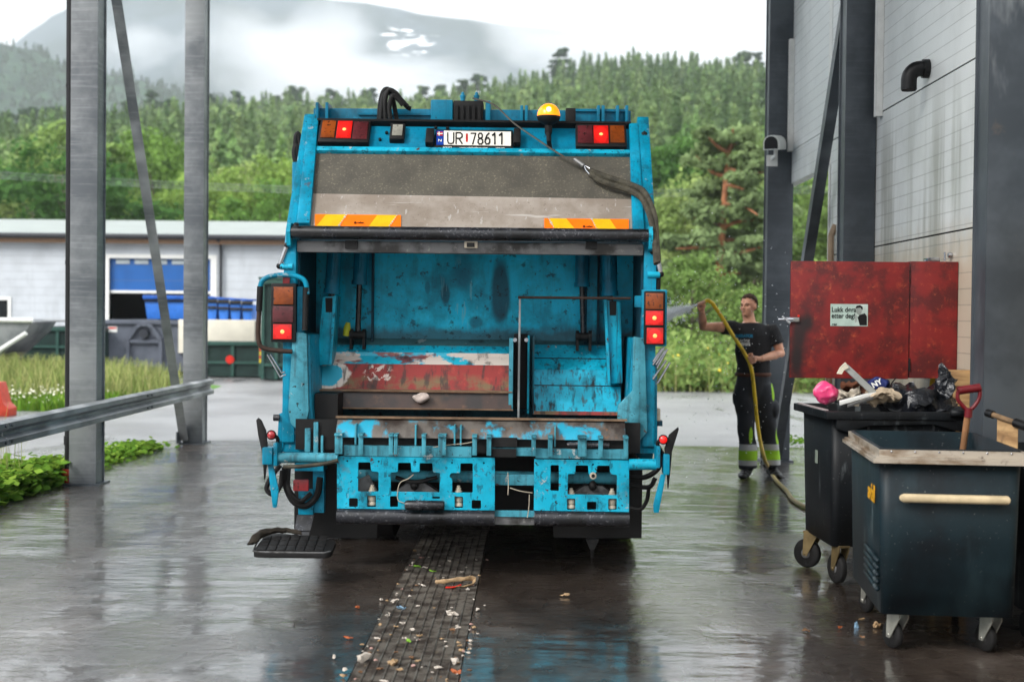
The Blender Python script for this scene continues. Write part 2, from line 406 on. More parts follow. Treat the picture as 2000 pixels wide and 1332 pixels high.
# ------------------------------------------------------------------ drain grate
def m_grate():
    m = MB('grate_steel', rgb(112, 106, 98), .4, .3); m.layer(rgb(58, 50, 44), 9, .4, .6, rough=.6); m.layer(rgb(130, 116, 98), 22, .58, .7, k=.7); return m.done()
M['grate'] = m_grate()
gt = Thing('drain_grate', 'long black steel bar grate down the middle of the wet floor', 'drain grate', ((GX0 + GX1) / 2, 6, 0))
PY0, PN, PLn = 4.6, 9, 1.16
for i in range(PN):
    bm = BM(); a, b = PY0 + i * PLn, PY0 + (i + 1) * PLn - .012
    for x in (GX0 + .006, GX1 - .012): box(bm, x, x + .006, a, b, -.04, .006)
    for y in (a, b - .007): box(bm, GX0 + .012, GX1 - .012, y, y + .007, -.04, .0055)
    for k in range(1, 10):
        x = GX0 + .012 + k * (GX1 - GX0 - .024) / 10; box(bm, x - .003, x + .003, a + .007, b - .007, -.034, .0085)
    n = int(PLn / .0165)
    for k in range(1, n):
        y = a + .007 + k * (PLn - .026) / n; box(bm, GX0 + .012, GX1 - .012, y - .0016, y + .0016, -.012, .0045)
    gt.part('grate_panel', bm, M['grate'])
# ================================================================== TERRAIN
def sm(t): t = max(0., min(1., t)); return t * t * (3 - 2 * t)
def hill(x, y):
    rz = 65.5 + .078 * x + 3.5 * math.sin(x * .021 + 1.0) + 2.5 * math.sin(x * .055)
    t = (y - 78) / 372
    if t <= 0: return -.6
    z = rz * min(1, t) ** 1.08 if t < 1 else rz - .06 * (y - 450)
    return z - .6 + 1.6 * mnoise.noise(Vector((x * .03, y * .03, 0))) * min(1, t * 4)
def grid(fn, xs, ys):
    bm = BM(); vs = [[bm.verts.new((x, y, fn(x, y))) for x in xs] for y in ys]
    for j in range(len(ys) - 1):
        for i in range(len(xs) - 1): bm.faces.new((vs[j][i], vs[j][i + 1], vs[j + 1][i + 1], vs[j + 1][i]))
    return bm
struct('hillside', grid(hill, np.linspace(-420, 330, 76), np.linspace(60, 760, 60)), M['hill'], 180)
def prof(pts, x):
    if x <= pts[0][0]: return pts[0][1]
    for (a, b), (c, d) in zip(pts, pts[1:]):
        if x <= c: return b + (d - b) * sm((x - a) / (c - a)) * .5 + (d - b) * (x - a) / (c - a) * .5
    return pts[-1][1]
FHY = 1150.
_fp = [(-1500, 300), (-640, 262)] + [(P(px, 612, FHY).x, P(px, py, FHY).z) for px, py in ((0, 84), (60, 92), (140, 122), (250, 148), (330, 170), (430, 188), (520, 215), (700, 300))] + [(900, 100)]
def farhill(x, y):
    t = (y - 760) / (FHY - 760); r = prof(_fp, x)
    n = mnoise.fractal(Vector((x * .012, y * .012, 3)), 1.0, 2.0, 5)
    return r * min(1, max(0, t)) ** .9 - (.1 * (y - FHY) if t > 1 else 0) + 4 * n - 2
struct('far_hill', grid(farhill, np.linspace(-900, 500, 120), np.linspace(760, 1350, 40)), M['farhill'], 180)
MTY = 2250.
_m1 = [(P(px, 612, MTY).x, P(px, py, MTY).z) for px, py in ((-500, 300), (-150, 190), (10, 84), (60, 45), (110, 12), (180, -25), (280, -60), (400, -75), (560, -30), (640, -12), (700, -8), (760, 2), (820, 16), (900, 25), (1000, 36), (1080, 44), (1180, 74), (1300, 105), (1420, 130), (1600, 150), (1900, 260), (2300, 420))]
def mount(x, y):
    r = prof(_m1, x); t = (y - 1450) / (MTY - 1450)
    n = mnoise.fractal(Vector((x * .004, y * .004, 9)), 1.0, 2.0, 6)
    return r * min(1, max(0, t)) ** 1.15 - (.25 * (y - MTY) if t > 1 else 0) + 16 * n * (1 - .75 * sm((t - .7) / .3)) - 10
struct('mountain', grid(mount, np.linspace(-1250, 1150, 150), np.linspace(1450, 2480, 60)), M['rock'], 180)
# ================================================================== FOLIAGE
def quads_mesh(name, c, size, mats, tint=None, up=0.0, elong=1.6, normals=None, mi=None, extra=None):
    """n leaf-sized faces at points c (n,3); extra = (verts, faces, material index) of wood in the same mesh"""
    n = len(c); a = rng.normal(size=(n, 3)); a /= np.linalg.norm(a, axis=1)[:, None]
    if normals is not None: a = a * .75 + normals
    b = rng.normal(size=(n, 3)); b[:, 2] += up
    b -= a * (np.sum(a * b, 1) / np.maximum(1e-6, np.sum(a * a, 1)))[:, None]; b /= np.linalg.norm(b, axis=1)[:, None] + 1e-9
    w = np.cross(a, b); w /= np.linalg.norm(w, axis=1)[:, None] + 1e-9
    s = (np.asarray(size) * rng.uniform(.65, 1.35, n))[:, None]
    v = np.stack([c - b * s * elong * .5, c + w * s * .5, c + b * s * elong * .5, c - w * s * .5], 1).reshape(-1, 3)
    f = np.arange(4 * n).reshape(-1, 4)
    return raw_mesh(name, v, f, mats, tint, mi, extra)
def raw_mesh(name, v, f, mats, tint=None, mi=None, extra=None):
    nf = len(f); k = f.shape[1]; vv = [v]; loops = [f.reshape(-1)]; tot = [np.full(nf, k)]; mis = [np.zeros(nf, int) if mi is None else mi]
    tn = [np.zeros(nf) if tint is None else tint]
    if extra is not None:
        ev, ef, em = extra; vv.append(ev); loops.append(ef.reshape(-1) + len(v)); tot.append(np.full(len(ef), ef.shape[1])); mis.append(np.full(len(ef), em)); tn.append(np.zeros(len(ef)))
    vv = np.concatenate(vv); loops = np.concatenate(loops); tot = np.concatenate(tot)
    me = bpy.data.meshes.new(name); me.vertices.add(len(vv)); me.vertices.foreach_set('co', vv.astype(np.float32).ravel())
    me.loops.add(len(loops)); me.loops.foreach_set('vertex_index', loops.astype(np.int32))
    me.polygons.add(len(tot)); st = np.concatenate([[0], np.cumsum(tot)[:-1]])
    me.polygons.foreach_set('loop_start', st.astype(np.int32)); me.polygons.foreach_set('material_index', np.concatenate(mis).astype(np.int32))
    me.update(calc_edges=True)
    at = me.attributes.new('tint', 'FLOAT', 'FACE'); at.data.foreach_set('value', np.concatenate(tn).astype(np.float32))
    for m in (mats if isinstance(mats, list) else [mats]): me.materials.append(m)
    return me
def crown_pts(h0, h1, rad, nclump, per, csz, seed, lean=.0):
    """clumps set through an uneven crown, so gaps show between them"""
    r = np.random.default_rng(seed); out = []; nor = []
    for i in range(nclump):
        u = r.normal(size=3); u /= np.linalg.norm(u); q = r.uniform(.35, 1) ** .5
        c = np.array([u[0] * rad * q, u[1] * rad * q, (h0 + h1) / 2 + u[2] * (h1 - h0) / 2 * q])
        t = (c[2] - h0) / (h1 - h0); k = .55 + .7 * math.sin(math.pi * min(1, max(0, t * .8 + .12)))
        c[0] *= k; c[1] *= k; c[:2] += r.normal(size=2) * .12 * rad
        s = csz * r.uniform(.55, 1.4); p = r.normal(size=(per, 3)); p /= np.linalg.norm(p, axis=1)[:, None]
        o = p.copy(); p *= (r.uniform(0, 1, (per, 1)) ** .45) * s; p[:, 2] *= .75
        out.append(c + p); nor.append(o)
    return np.concatenate(out), np.concatenate(nor)
def spruce_pts(h, rad, tiers, per, seed):
    r = np.random.default_rng(seed); out = []; nor = []
    for i in range(tiers):
        t = i / tiers; z = h * (.10 + .90 * t ** .95); R = rad * (1 - t) ** .85 + .12
        nb = max(4, int(8 * (1 - t) + 4))
        for k in range(nb):
            a = r.uniform(0, 6.283); L_ = R * r.uniform(.7, 1.15); m = max(3, int(per * (1 - t) + 3))
            s = r.uniform(.12, 1, m) ** .7
            p = np.stack([np.cos(a) * s * L_, np.sin(a) * s * L_, z - s * L_ * .38 + r.normal(size=m) * .06 * h / 10], 1)
            p[:, :2] += r.normal(size=(m, 2)) * .16 * s[:, None] * R
            out.append(p); nor.append(np.tile([np.cos(a) * .5, np.sin(a) * .5, .8], (m, 1)))
    out.append(np.stack([np.zeros(5), np.zeros(5), h * np.linspace(.93, 1.02, 5)], 1)); nor.append(np.tile([.5, 0, .5], (5, 1)))
    return np.concatenate(out), np.concatenate(nor)
def limb_bm(segs):
    bm = BM()
    for pts, rs in segs: tube(bm, pts, rs, 7)
    return bm
def bm_arrays(bm):
    bmesh.ops.triangulate(bm, faces=bm.faces); bm.verts.index_update()
    v = np.array([x.co[:] for x in bm.verts]); f = np.array([[x.index for x in q.verts] for q in bm.faces]); bm.free(); return v, f
def broad_wood(h, rad, seed, r0=.16):
    r = random.Random(seed); segs = []; pts = [Vector((0, 0, 0))]
    for i in range(1, 6): pts.append(Vector((r.uniform(-.25, .25), r.uniform(-.25, .25), h * .82 * i / 5)))
    segs.append((pts, [r0 * (1 - .15 * i) for i in range(6)]))
    for i in range(9):
        k = r.uniform(.28, .8); b = pts[0].lerp(pts[-1], k); a = r.uniform(0, 6.28); L_ = rad * r.uniform(.55, .95)
        segs.append(([b, b + Vector((math.cos(a) * L_ * .5, math.sin(a) * L_ * .5, L_ * .4)), b + Vector((math.cos(a) * L_, math.sin(a) * L_, L_ * .8))], [r0 * .4, r0 * .25, r0 * .1]))
    return limb_bm(segs)
TREEGROUP = 'trees on the wooded slope'
def tree_proto(kind):
    """(crown mesh, trunk mesh) for a tree of about 10 m"""
    k, seed = kind
    if k == 'broad':
        p, n = crown_pts(2.2, 10.2, 3.3, 62, 120, 1.05, seed); tr = broad_wood(10, 3.3, seed)
        return quads_mesh('crown', p, .2, M['leaf_a' if seed % 2 else 'leaf_b'], np.zeros(len(p)), normals=n), mesh_of(tr, 'trunk', M['bark'])
    if k == 'small':
        p, n = crown_pts(1.0, 10.0, 2.5, 40, 62, 1.0, seed); tr = broad_wood(9, 2.3, seed)
        return quads_mesh('crown', p, .36, M['leaf_a' if seed % 2 else 'leaf_b'], np.zeros(len(p)), normals=n), mesh_of(tr, 'trunk', M['bark'])
    if k == 'spruce':
        p, n = spruce_pts(10, 2.2, 20, 9, seed); bm = BM(); cyl(bm, (0, 0, 0), (0, 0, 9.6), .15, .03, 7)
        return quads_mesh('crown', p, .38, M['leaf_s'], np.zeros(len(p)), normals=n, elong=1.9), mesh_of(bm, 'trunk', M['bark'])
protos = {}
def plant_tree(kind, x, y, z, s, label, group, name, rz):
    if kind not in protos:
        cm, tm = tree_proto(kind); protos[kind] = (cm, tm)
    cm, tm = protos[kind]
    o = link(name, None); o.location = (x, y, z); o.rotation_euler = (0, 0, rz); o.scale = (s * random.uniform(.85, 1.15), s * random.uniform(.85, 1.15), s)
    setp(o, label, 'tree', group); link('crown', cm, o); link('trunk', tm, o); return o
# front row of broadleaved trees behind the shed and past the yard
for i in range(46):
    x = -44 + i * 1.95 + random.uniform(-.9, .9); y = random.uniform(72, 104)
    if -6 < x < 4 and y < 90: continue
    b = random.random() < (.7 if x < -22 else .35)
    s = random.uniform(.85, 1.2) * (1.0 if x < 5 else .95)
    plant_tree(('broad', 2 if b else 3) if random.random() < .5 else ('broad', 4 if b else 5), x, y, hill(x, y), s,
               'dark leafy tree in the front row at the foot of the hillside' if b else 'light green birch in the front row at the foot of the hillside',
               'dark trees at the foot of the hill' if b else 'light birches at the foot of the hill', 'leafy_tree' if b else 'birch_tree', random.uniform(0, 6.28))
# hillside: the nearest trees one by one, the rest as one wood
spots = []
y = 104.
while y < 462:
    st = 4.1 + (y - 100) * .0042; x = -.43 * y - 22
    while x < .40 * y + 22:
        spots.append((x + random.uniform(-.45, .45) * st, y + random.uniform(-.45, .45) * st)); x += st
    y += st * .9
spots.sort(key=lambda q: q[1])
near = [q for q in spots if q[1] < 178]; random.shuffle(near); keep = set(near[:255])
for x, y in keep:
    a = mnoise.noise(Vector((x * .03, y * .03, 7))) + random.uniform(-.35, .35) + (.3 if x > 8 else .06)
    z = hill(x, y); s = random.uniform(.55, 1.0)
    if a > 0: plant_tree(('spruce', random.choice((1, 2))), x, y, z, s * 1.15, 'green spruce on the lower wooded slope', 'spruces on the lower slope', 'spruce_tree', random.uniform(0, 6.28))
    else: plant_tree(('small', random.choice((11, 12, 14))), x, y, z, s * .95, 'green birch on the lower wooded slope', 'birches on the lower slope', 'birch_tree', random.uniform(0, 6.28))
rest = [q for q in spots if q not in keep]
def tmpl(kind, seed, nq):
    if kind == 's': p, n = spruce_pts(11.5, 1.75, 17, 3, seed)
    else: p, n = crown_pts(.6, 10, 2.4, 20, nq // 20, 1.05, seed)
    return p, n
T_ = [tmpl('s', s, 0) for s in (21, 22, 23)] + [tmpl('b', s, 420) for s in (31, 32)]
P_, N_, S_, TI = [], [], [], []
for x, y in rest:
    a = mnoise.noise(Vector((x * .022, y * .022, 7))) + random.uniform(-.3, .3) + (.34 if x > 5 else .14)
    p, n = T_[random.randrange(3) if a > 0 else 3 + random.randrange(2)]
    s = random.uniform(.45, 1.08); c, sn = math.cos(x * 9), math.sin(x * 9)
    q = p * s; q = np.stack([q[:, 0] * c - q[:, 1] * sn, q[:, 0] * sn + q[:, 1] * c, q[:, 2]], 1) + [x, y, hill(x, y)]
    P_.append(q); N_.append(n); S_.append(np.full(len(q), (.5 if a > 0 else .62) * (.75 + y / 900))); TI.append(np.full(len(q), min(.95, max(.02, .42 - a * .35 + random.uniform(-.32, .32)))))
fm = quads_mesh('forest', np.concatenate(P_), np.concatenate(S_), M['leaf_f'], np.concatenate(TI), normals=np.concatenate(N_))
setp(link('forest', fm), 'dense mixed forest covering the hillside behind the truck', 'forest', None, 'stuff')
P_, N_ = [], []
for i in range(2600):                                          # woods on the far hill
    x = random.uniform(-560, -60); y = random.uniform(880, 1165); p, n = T_[random.randrange(3)]; j = rng.integers(0, len(p), 40); s = random.uniform(.4, .85)
    P_.append(p[j] * [s * 1.3, s * 1.3, s] + [x, y, farhill(x, y) - 1]); N_.append(n[j])
P_ = np.concatenate(P_); fm = quads_mesh('far_wood', P_, 1.5, M['leaf_r'], rng.uniform(0, 1, len(P_)), normals=np.concatenate(N_))
setp(link('far_wood', fm), 'blue green wood on the far hill at the upper left', 'forest', None, 'stuff')
# big pines standing out on the skyline
def pine_crown(h, rad, seed, n=26, per=60, leaf=.5):
    r = np.random.default_rng(seed); out = []; nor = []
    for i in range(n):
        t = r.uniform(.42, 1); a = r.uniform(0, 6.28); R = rad * (1.15 - .75 * (t - .42) / .58) * r.uniform(.2, 1)
        c = np.array([math.cos(a) * R, math.sin(a) * R, h * t]); p = r.normal(size=(per, 3)); p /= np.linalg.norm(p, axis=1)[:, None]; o = p.copy()
        p *= r.uniform(.2, 1, (per, 1)) ** .5 * rad * .36; p[:, 2] *= .42; out.append(c + p); o[:, 2] += .5; nor.append(o)
    c = np.concatenate(out); return c, np.concatenate(nor)
rp = [pine_crown(12, 3.6, s) for s in (3, 4, 5)]
rpm = []
for i, (p, n) in enumerate(rp):
    bm = BM(); tube(bm, [(0, 0, 0), (.15, 0, 5), (-.1, .1, 11)], [.24, .18, .06], 7)
    rpm.append((quads_mesh('crown', p, .5, M['leaf_r'], np.zeros(len(p)), normals=n), mesh_of(bm, 'trunk', M['bark'])))
for i, (px, py, yy, s) in enumerate(((52, 205, 330, 1.0), (100, 212, 330, .9), (20, 222, 320, .8), (325, 192, 400, .9), (250, 200, 380, .7), (465, 180, 430, .95), (410, 182, 430, .7), (580, 172, 440, 1.1), (560, 180, 440, .7), (650, 172, 440, .8), (905, 158, 446, .9), (855, 168, 446, 1.0), (935, 142, 446, .8), (825, 170, 446, .8),
                                  (1095, 99, 448, 1.15), (1450, 96, 452, 1.15), (1478, 104, 452, .75), (300, 180, 390, .8), (720, 170, 440, .9), (540, 190, 440, .8))):
    q = P(px, py, yy); z = hill(q.x, yy); s2 = s * 1.05
    o = link('pine_tree', None); h = 12 * s2; o.location = (q.x, yy, max(z - 1, q.z - h)); o.scale = (s2, s2, s2); o.rotation_euler = (0, 0, i * 1.7)
    lab = {14: 'tall flat topped pine alone on the skyline above the beacon', 15: 'tall dark pine on the skyline beside the right steel column'}.get(i, 'dark pine standing out on the forest skyline')
    setp(o, lab, 'tree', None if i in (14, 15) else 'pines along the skyline'); link('crown', rpm[i % 3][0], o); link('trunk', rpm[i % 3][1], o)
# the old pine with orange limbs right of the truck
pb = P(1405, 600, 56); pt = Thing('pine_tree', 'big old pine with orange trunk and long bare limbs right of the truck', 'tree', (pb.x, 56, 0))
tr = [(1400, 640), (1402, 560), (1408, 480), (1412, 440), (1415, 390), (1420, 330), (1427, 285), (1432, 250)]
trw = [P(a, b, 56) for a, b in tr]; trw = [Vector((trw[0].x, 56, 0))] + trw
bm = BM(); tube(bm, trw, [.19, .18, .175, .165, .14, .12, .10, .07, .035], 9)
limbs = [((1421, 330), (1455, 338), (1500, 336), -1), ((1416, 345), (1390, 335), (1360, 305), 1), ((1415, 395), (1450, 396), (1500, 400), .5), ((1416, 398), (1450, 402), (1480, 420), -2), ((1412, 445), (1450, 432), (1520, 428), 0),
         ((1408, 440), (1380, 432), (1350, 425), 2), ((1404, 480), (1350, 485), (1320, 486), -1), ((1404, 540), (1440, 532), (1485, 540), 1), ((1404, 500), (1460, 490), (1500, 478), -2), ((1418, 360), (1440, 366), (1452, 370), -2),
         ((1404, 560), (1360, 560), (1320, 575), -1), ((1424, 290), (1445, 280), (1470, 275), 1), ((1424, 300), (1400, 285), (1385, 270), -1), ((1410, 470), (1440, 470), (1475, 484), 2)]
cl = []
for a, b, c, dy in limbs:
    q = [P(*a, 56), P(*b, 56 + dy * .5), P(*c, 56 + dy)]; tube(bm, spline(q, 4), [.085, .08, .075, .07, .065, .055, .045, .03, .02], 7)
    for t in np.linspace(.3, 1, 7):
        g = q[0].lerp(q[1], t * 2) if t < .5 else q[1].lerp(q[2], t * 2 - 1)
        cl.append((g + Vector((random.uniform(-.4, .4), random.uniform(-.5, 1.4), random.uniform(.1, .45))), random.uniform(.35, .7)))
for i in range(84):
    a = random.uniform(0, 6.28); t = random.uniform(.05, 1); R = (3.4 * (1.05 - t) + .5) * random.uniform(.45, 1)
    cl.append((Vector((pb.x + .5 + math.cos(a) * R, 56 + .5 + math.sin(a) * R * .8, 1.0 + 7.9 * t)), random.uniform(.45, .9)))
pt.part('trunk', bm, M['bark_o'])
pp = []; pn = []
for c, s in cl:
    if abs(c.x - pb.x - .25) < .45 and c.y < 56.5 and random.random() < .72: continue
    k = 130; p = rng.normal(size=(k, 3)); p /= np.linalg.norm(p, axis=1)[:, None]; o = p.copy(); p *= (rng.uniform(0, 1, (k, 1)) ** .45) * s; p[:, 2] *= .42
    pp.append(np.array(c[:]) + p); o[:, 2] += .4; pn.append(o)
pt.mpart('crown', quads_mesh('crown', np.concatenate(pp), .12, M['leaf_p'], np.zeros(sum(map(len, pp))), normals=np.concatenate(pn), elong=2.4))
# shrubs past the yard on the right
for i in range(17):
    x = 3.2 + i * .82 + random.uniform(-.3, .3); y = random.uniform(35, 44); s = random.uniform(.24, .36)
    plant_tree(('broad', 3 if i % 3 else 5), x, y, -.5 * s * 3, s, 'pale green shrub behind the weedy bank on the right', 'shrubs behind the weedy bank', 'shrub', i * 2.2)
for i in range(16):
    x = 3.0 + i * 1.05 + random.uniform(-.5, .5); y = random.uniform(64, 84); s = random.uniform(.6, .98)
    plant_tree(('broad', 5 if i % 3 else 3), x, y, -.8, s, 'leafy tree behind the old orange pine', 'trees behind the old pine', 'leafy_tree', i * 1.3)
# ------------------------------------------------------------------ grass, weeds, flowers
def blades(name, pts, hmin, hmax, mat, lab, cat, wid=.012, lean=.75, heads=0.0, extra=None):
    n = len(pts); h = rng.uniform(hmin, hmax, n); a = rng.uniform(0, 6.28, n); l = rng.uniform(0, lean, n) * h
    d = np.stack([np.cos(a), np.sin(a), np.zeros(n)], 1); w = np.stack([-np.sin(a), np.cos(a), np.zeros(n)], 1) * wid
    b = pts; m = pts + d * (l * .35)[:, None]; m[:, 2] += h * .6; t = pts + d * l[:, None]; t[:, 2] += h * .97
    v = np.stack([b - w, b + w, m + w * .8, m - w * .8, t + w * .25, t - w * .25], 1).reshape(-1, 3)
    i = np.arange(n)[:, None] * 6; f = np.concatenate([i + [0, 1, 2, 3], i + [3, 2, 4, 5]]).reshape(-1, 4)
    o = link(name, raw_mesh(name, v, f, mat, np.tile(rng.uniform(0, 1, n), 2))); return setp(o, lab, cat, None, 'stuff')
def scatter(n, fn):
    o = []
    while len(o) < n:
        p = fn()
        if p is not None: o.append(p)
    return np.array(o)
bank_bm = grid(lambda x, y: .2 * max(0, 1 - ((x + 12.4) / 5.9) ** 2) ** .6 * max(0, 1 - ((y - 26.2) / 4.2) ** 2) ** .6 - .01, np.linspace(-19, -6.3, 40), np.linspace(21.8, 30.6, 24))
struct('grass_bank', bank_bm, M['hill'], 180)
def on_bank():
    x, y = random.uniform(-18.5, -6.5), random.uniform(22, 30.4)
    q = 1 - ((x + 12.4) / 6.0) ** 2 - ((y - 26.2) / 4.3) ** 2 * .8
    if q < random.uniform(0, .12): return None
    return (x, y, .19 * max(0, q) ** .6 - .03)
blades('meadow_grass', scatter(15000, on_bank), .14, .62, M['grass'], 'tall unmown grass on the bank behind the left columns', 'grass', .011)
def flowers(name, pts, r, mat, lab):
    n = len(pts); a = np.arange(5) * 2 * math.pi / 5
    ax = rng.normal(size=(n, 3)) * .45 + [0, -.5, .8]; ax /= np.linalg.norm(ax, axis=1)[:, None]; u = np.cross(ax, [1, 0, 0]); u /= np.linalg.norm(u, axis=1)[:, None]; w = np.cross(ax, u)
    s = r * rng.uniform(.6, 1.3, n)
    v = (pts[:, None, :] + (u[:, None, :] * np.cos(a)[None, :, None] + w[:, None, :] * np.sin(a)[None, :, None]) * s[:, None, None]).reshape(-1, 3)
    o = link(name, raw_mesh(name, v, np.arange(5 * n).reshape(-1, 5), mat)); setp(o, lab, 'flowers', None, 'stuff')
def on_front():
    x, y = random.uniform(-9.6, -7.3), random.uniform(22.0, 24.4); x -= (24 - y) * .1
    return (x, y, random.uniform(.06, .30)) if random.random() < .9 else None
flowers('white_flowers', scatter(520, on_front), .02, M['petal'], 'low white flowers at the front of the grass bank')
blades('flower_leaves', scatter(2400, lambda: (random.uniform(-9.9, -7.0), random.uniform(21.9, 24.4), 0)), .1, .24, M['weed'], 'low leaves under the white flowers', 'leaves', .02)
def right_bank(): 
    x, y = random.uniform(1.5, 15), 29.6 + abs(random.gauss(0, 3.2)); return (x, y, 0) if y < 39 else None
blades('weed_bank', scatter(6000, right_bank), .15, .8, M['grass'], 'tall weeds and grass along the far right edge of the yard', 'weeds', .014, .5)
flowers('yellow_flowers', scatter(60, lambda: (random.uniform(2.2, 9), random.uniform(29.4, 32), random.uniform(.4, .9))), .035, M['petal_y'], 'yellow flowers among the tall weeds at right')
w_ = []
for i in range(900):
    x, y = random.uniform(1.6, 14), 29.7 + abs(random.gauss(0, 3)); h = random.uniform(.35, .7 + .16 * (y - 29)); k = 30
    p = rng.normal(size=(k, 3)) * [.16, .16, h * .3] + [x, y, h * .55]; p[:, 2] = np.abs(p[:, 2]); w_.append(p)
o = link('weed_leaves', quads_mesh('weed_leaves', np.concatenate(w_), .10, M['leaf_a'], np.repeat(rng.uniform(0, 1, 900), 30)))
setp(o, 'bushy weeds growing up behind the far right edge of the yard', 'weeds', None, 'stuff')
def edge_weeds(name, y0, y1, n, hmax, leaf, lab, x0=-4.95, x1=-4.3, dens=None):
    pts, nr = [], []
    for i in range(n):
        y = random.uniform(y0, y1); x = random.uniform(x0, x1); h = hmax * random.uniform(.06, 1) * (dens((y - y0) / (y1 - y0)) if dens else 1)
        p = rng.normal(size=(9, 3)) * [.07, .07, .02] + [x, y, h]; p[:, 2] = np.maximum(.02, p[:, 2]); pts.append(p); nr.append(np.tile([0, -.25, 1.5], (9, 1)))
    pts = np.concatenate(pts); o = link(name, quads_mesh(name, pts, leaf, M['weed'], rng.uniform(0, 1, len(pts)), normals=np.concatenate(nr), elong=1.25)); setp(o, lab, 'weeds', None, 'stuff')
edge_weeds('broad_weeds', 10.6, 13.0, 620, .22, .07, 'broad leaved weeds at the slab edge by the near left column')
edge_weeds('low_weeds', 13.2, 16.4, 240, .16, .055, 'low green weeds along the slab edge between the left columns', -4.62, -4.28, lambda t: 1.2 - .8 * t)
edge_weeds('slab_weeds', 16.9, 18.4, 26, .10, .05, 'small weeds beside the foot of the right far column', 2.9, 3.8)
blades('grass_stalks', scatter(120, lambda: (random.uniform(-4.9, -4.35), random.uniform(10.4, 12.6), 0)), .35, .85, M['grass'], 'thin dry grass stalks by the near left column', 'grass', .0035, .3)
# ================================================================== SHED AND YARD ON THE LEFT
def m_panel(name, c, d=None, seam=0.0, axis=2, dirty=0):
    m = MB(name, rgb(*c), .45); m.layer(tuple(x * .86 for x in rgb(*c)[:3]), 1.2, .4, .65, det=6)
    m.layer(tuple(x * .7 for x in rgb(*c)[:3]), 3, .52, .72, st=(1, 1, .12), det=6, k=.5)
    if seam:
        sp = m.n('ShaderNodeSeparateXYZ'); m.l(m.tc.outputs['Object'], sp.inputs[0])
        f = m.math('FRACT', m.math('DIVIDE', sp.outputs[axis], seam)); g = m.math('LESS_THAN', f, .06)
        m.mixc(m.math('MULTIPLY', g, .28), (.12, .12, .12)); m.bump(0, .5, dist=.01, h=m.math('SUBTRACT', 1, g))
    return m.done()
M['shed'] = m_panel('white_cladding', (192, 197, 202), seam=.25, axis=2)
M['roofm'] = m_panel('weathered_roof', (128, 136, 130)); M['gutter'] = simple('dark_gutter', rgb(52, 54, 58), .5)
M['bluedoor'] = m_panel('blue_door', (14, 88, 160), seam=.5, axis=2); M['white'] = simple('white_paint', rgb(226, 226, 222), .5, var=.1)
M['void'] = simple('dark_interior', rgb(34, 28, 26), .9); M['glass'] = simple('pale_window_glass', rgb(176, 186, 190), .1, var=.2)
M['dgreen'] = simple('dark_green_steel', rgb(30, 52, 48), .5, var=.3, sc=3); M['dgreen2'] = simple('green_steel_rib', rgb(48, 80, 72), .5, var=.2)
M['skip'] = simple('grey_skip_paint', rgb(92, 97, 108), .5, var=.25, sc=3); M['cream'] = simple('cream_board', rgb(218, 212, 196), .6, var=.12, sc=2)
M['bluebin'] = simple('blue_bin_plastic', rgb(50, 112, 200), .4, var=.15); M['bluelid'] = simple('dark_blue_lid', rgb(34, 90, 178), .4, var=.3, sc=6)
M['hz_y'] = simple('hazard_yellow', rgb(240, 210, 30), .5, var=.08); M['hz_r'] = simple('hazard_red', rgb(206, 40, 28), .5, var=.08)
M['conered'] = simple('orange_red_plastic', rgb(186, 62, 42), .5, var=.25)
BY = 45.0
def BX(px): return P(px, 612, BY).x
def BZ(px, py): return P(px, py, BY).z
ez = BZ(280, 462); dz = BZ(310, 505)
sh = Thing('storage_shed', 'long low white metal shed with blue sectional door left of the truck', 'shed', (BX(300), BY, 0))
xl, xr = -34., BX(880); dx0, dx1 = BX(213), BX(411)
wx0, wx1 = BX(-25), BX(22); wz0, wz1 = .9, BZ(10, 580)
bm = BM()
box(bm, xl, wx0, BY, BY + .2, 0, ez); box(bm, wx0, wx1, BY, BY + .2, wz1, ez); box(bm, wx0, wx1, BY, BY + .2, 0, wz0); box(bm, wx1, dx0, BY, BY + .2, 0, ez)
box(bm, dx0, dx1, BY, BY + .2, dz, ez); box(bm, dx1, xr, BY, BY + .2, 0, ez)
box(bm, xl, xl + .2, BY + .2, BY + 14, 0, ez); box(bm, xr - .2, xr, BY + .2, BY + 14, 0, ez); box(bm, xl + .2, xr - .2, BY + 13.8, BY + 14, 0, ez)
sh.part('wall', bm, M['shed'])
bm = BM(); rz = P(280, 431, BY + 7).z
prism(bm, [(xl - .3, BY - .35, ez + .02), (xl - .3, BY + 7, rz), (xl - .3, BY + 14.3, ez + .02), (xl - .3, BY + 14.3, ez - .1), (xl - .3, BY + 7, rz - .12), (xl - .3, BY - .35, ez - .1)], (xr - xl + .6, 0, 0)); rf = sh.part('roof', bm, M['roofm'])
bm = BM(); tube(bm, [(xl - .3, BY - .42, ez - .02), (xr + .3, BY - .42, ez - .02)], .085, 10); sh.part('gutter', bm, M['gutter'], rf)
bm = BM(); box(bm, xl - .2, xr + .2, BY - .3, BY - .26, ez - .24, ez - .1); sh.part('fascia', bm, simple('tan_fascia', rgb(150, 120, 96), .7))
bm = BM(); zb = BZ(310, 568); box(bm, dx0, dx1, BY + .1, BY + .15, zb, dz); dr = sh.part('roller_door', bm, M['bluedoor'])
for i in range(5):
    bm = BM(); x = BX(238 + i * 36.5); box(bm, x - .22, x + .22, BY + .07, BY + .099, BZ(300, 516), BZ(300, 507), 0, .01); sh.part('door_window', bm, M['glass'], dr)
bm = BM(); box(bm, dx0, dx1, BY + .06, BY + .15, zb - .08, zb); sh.part('door_seal', bm, M['white'], dr)
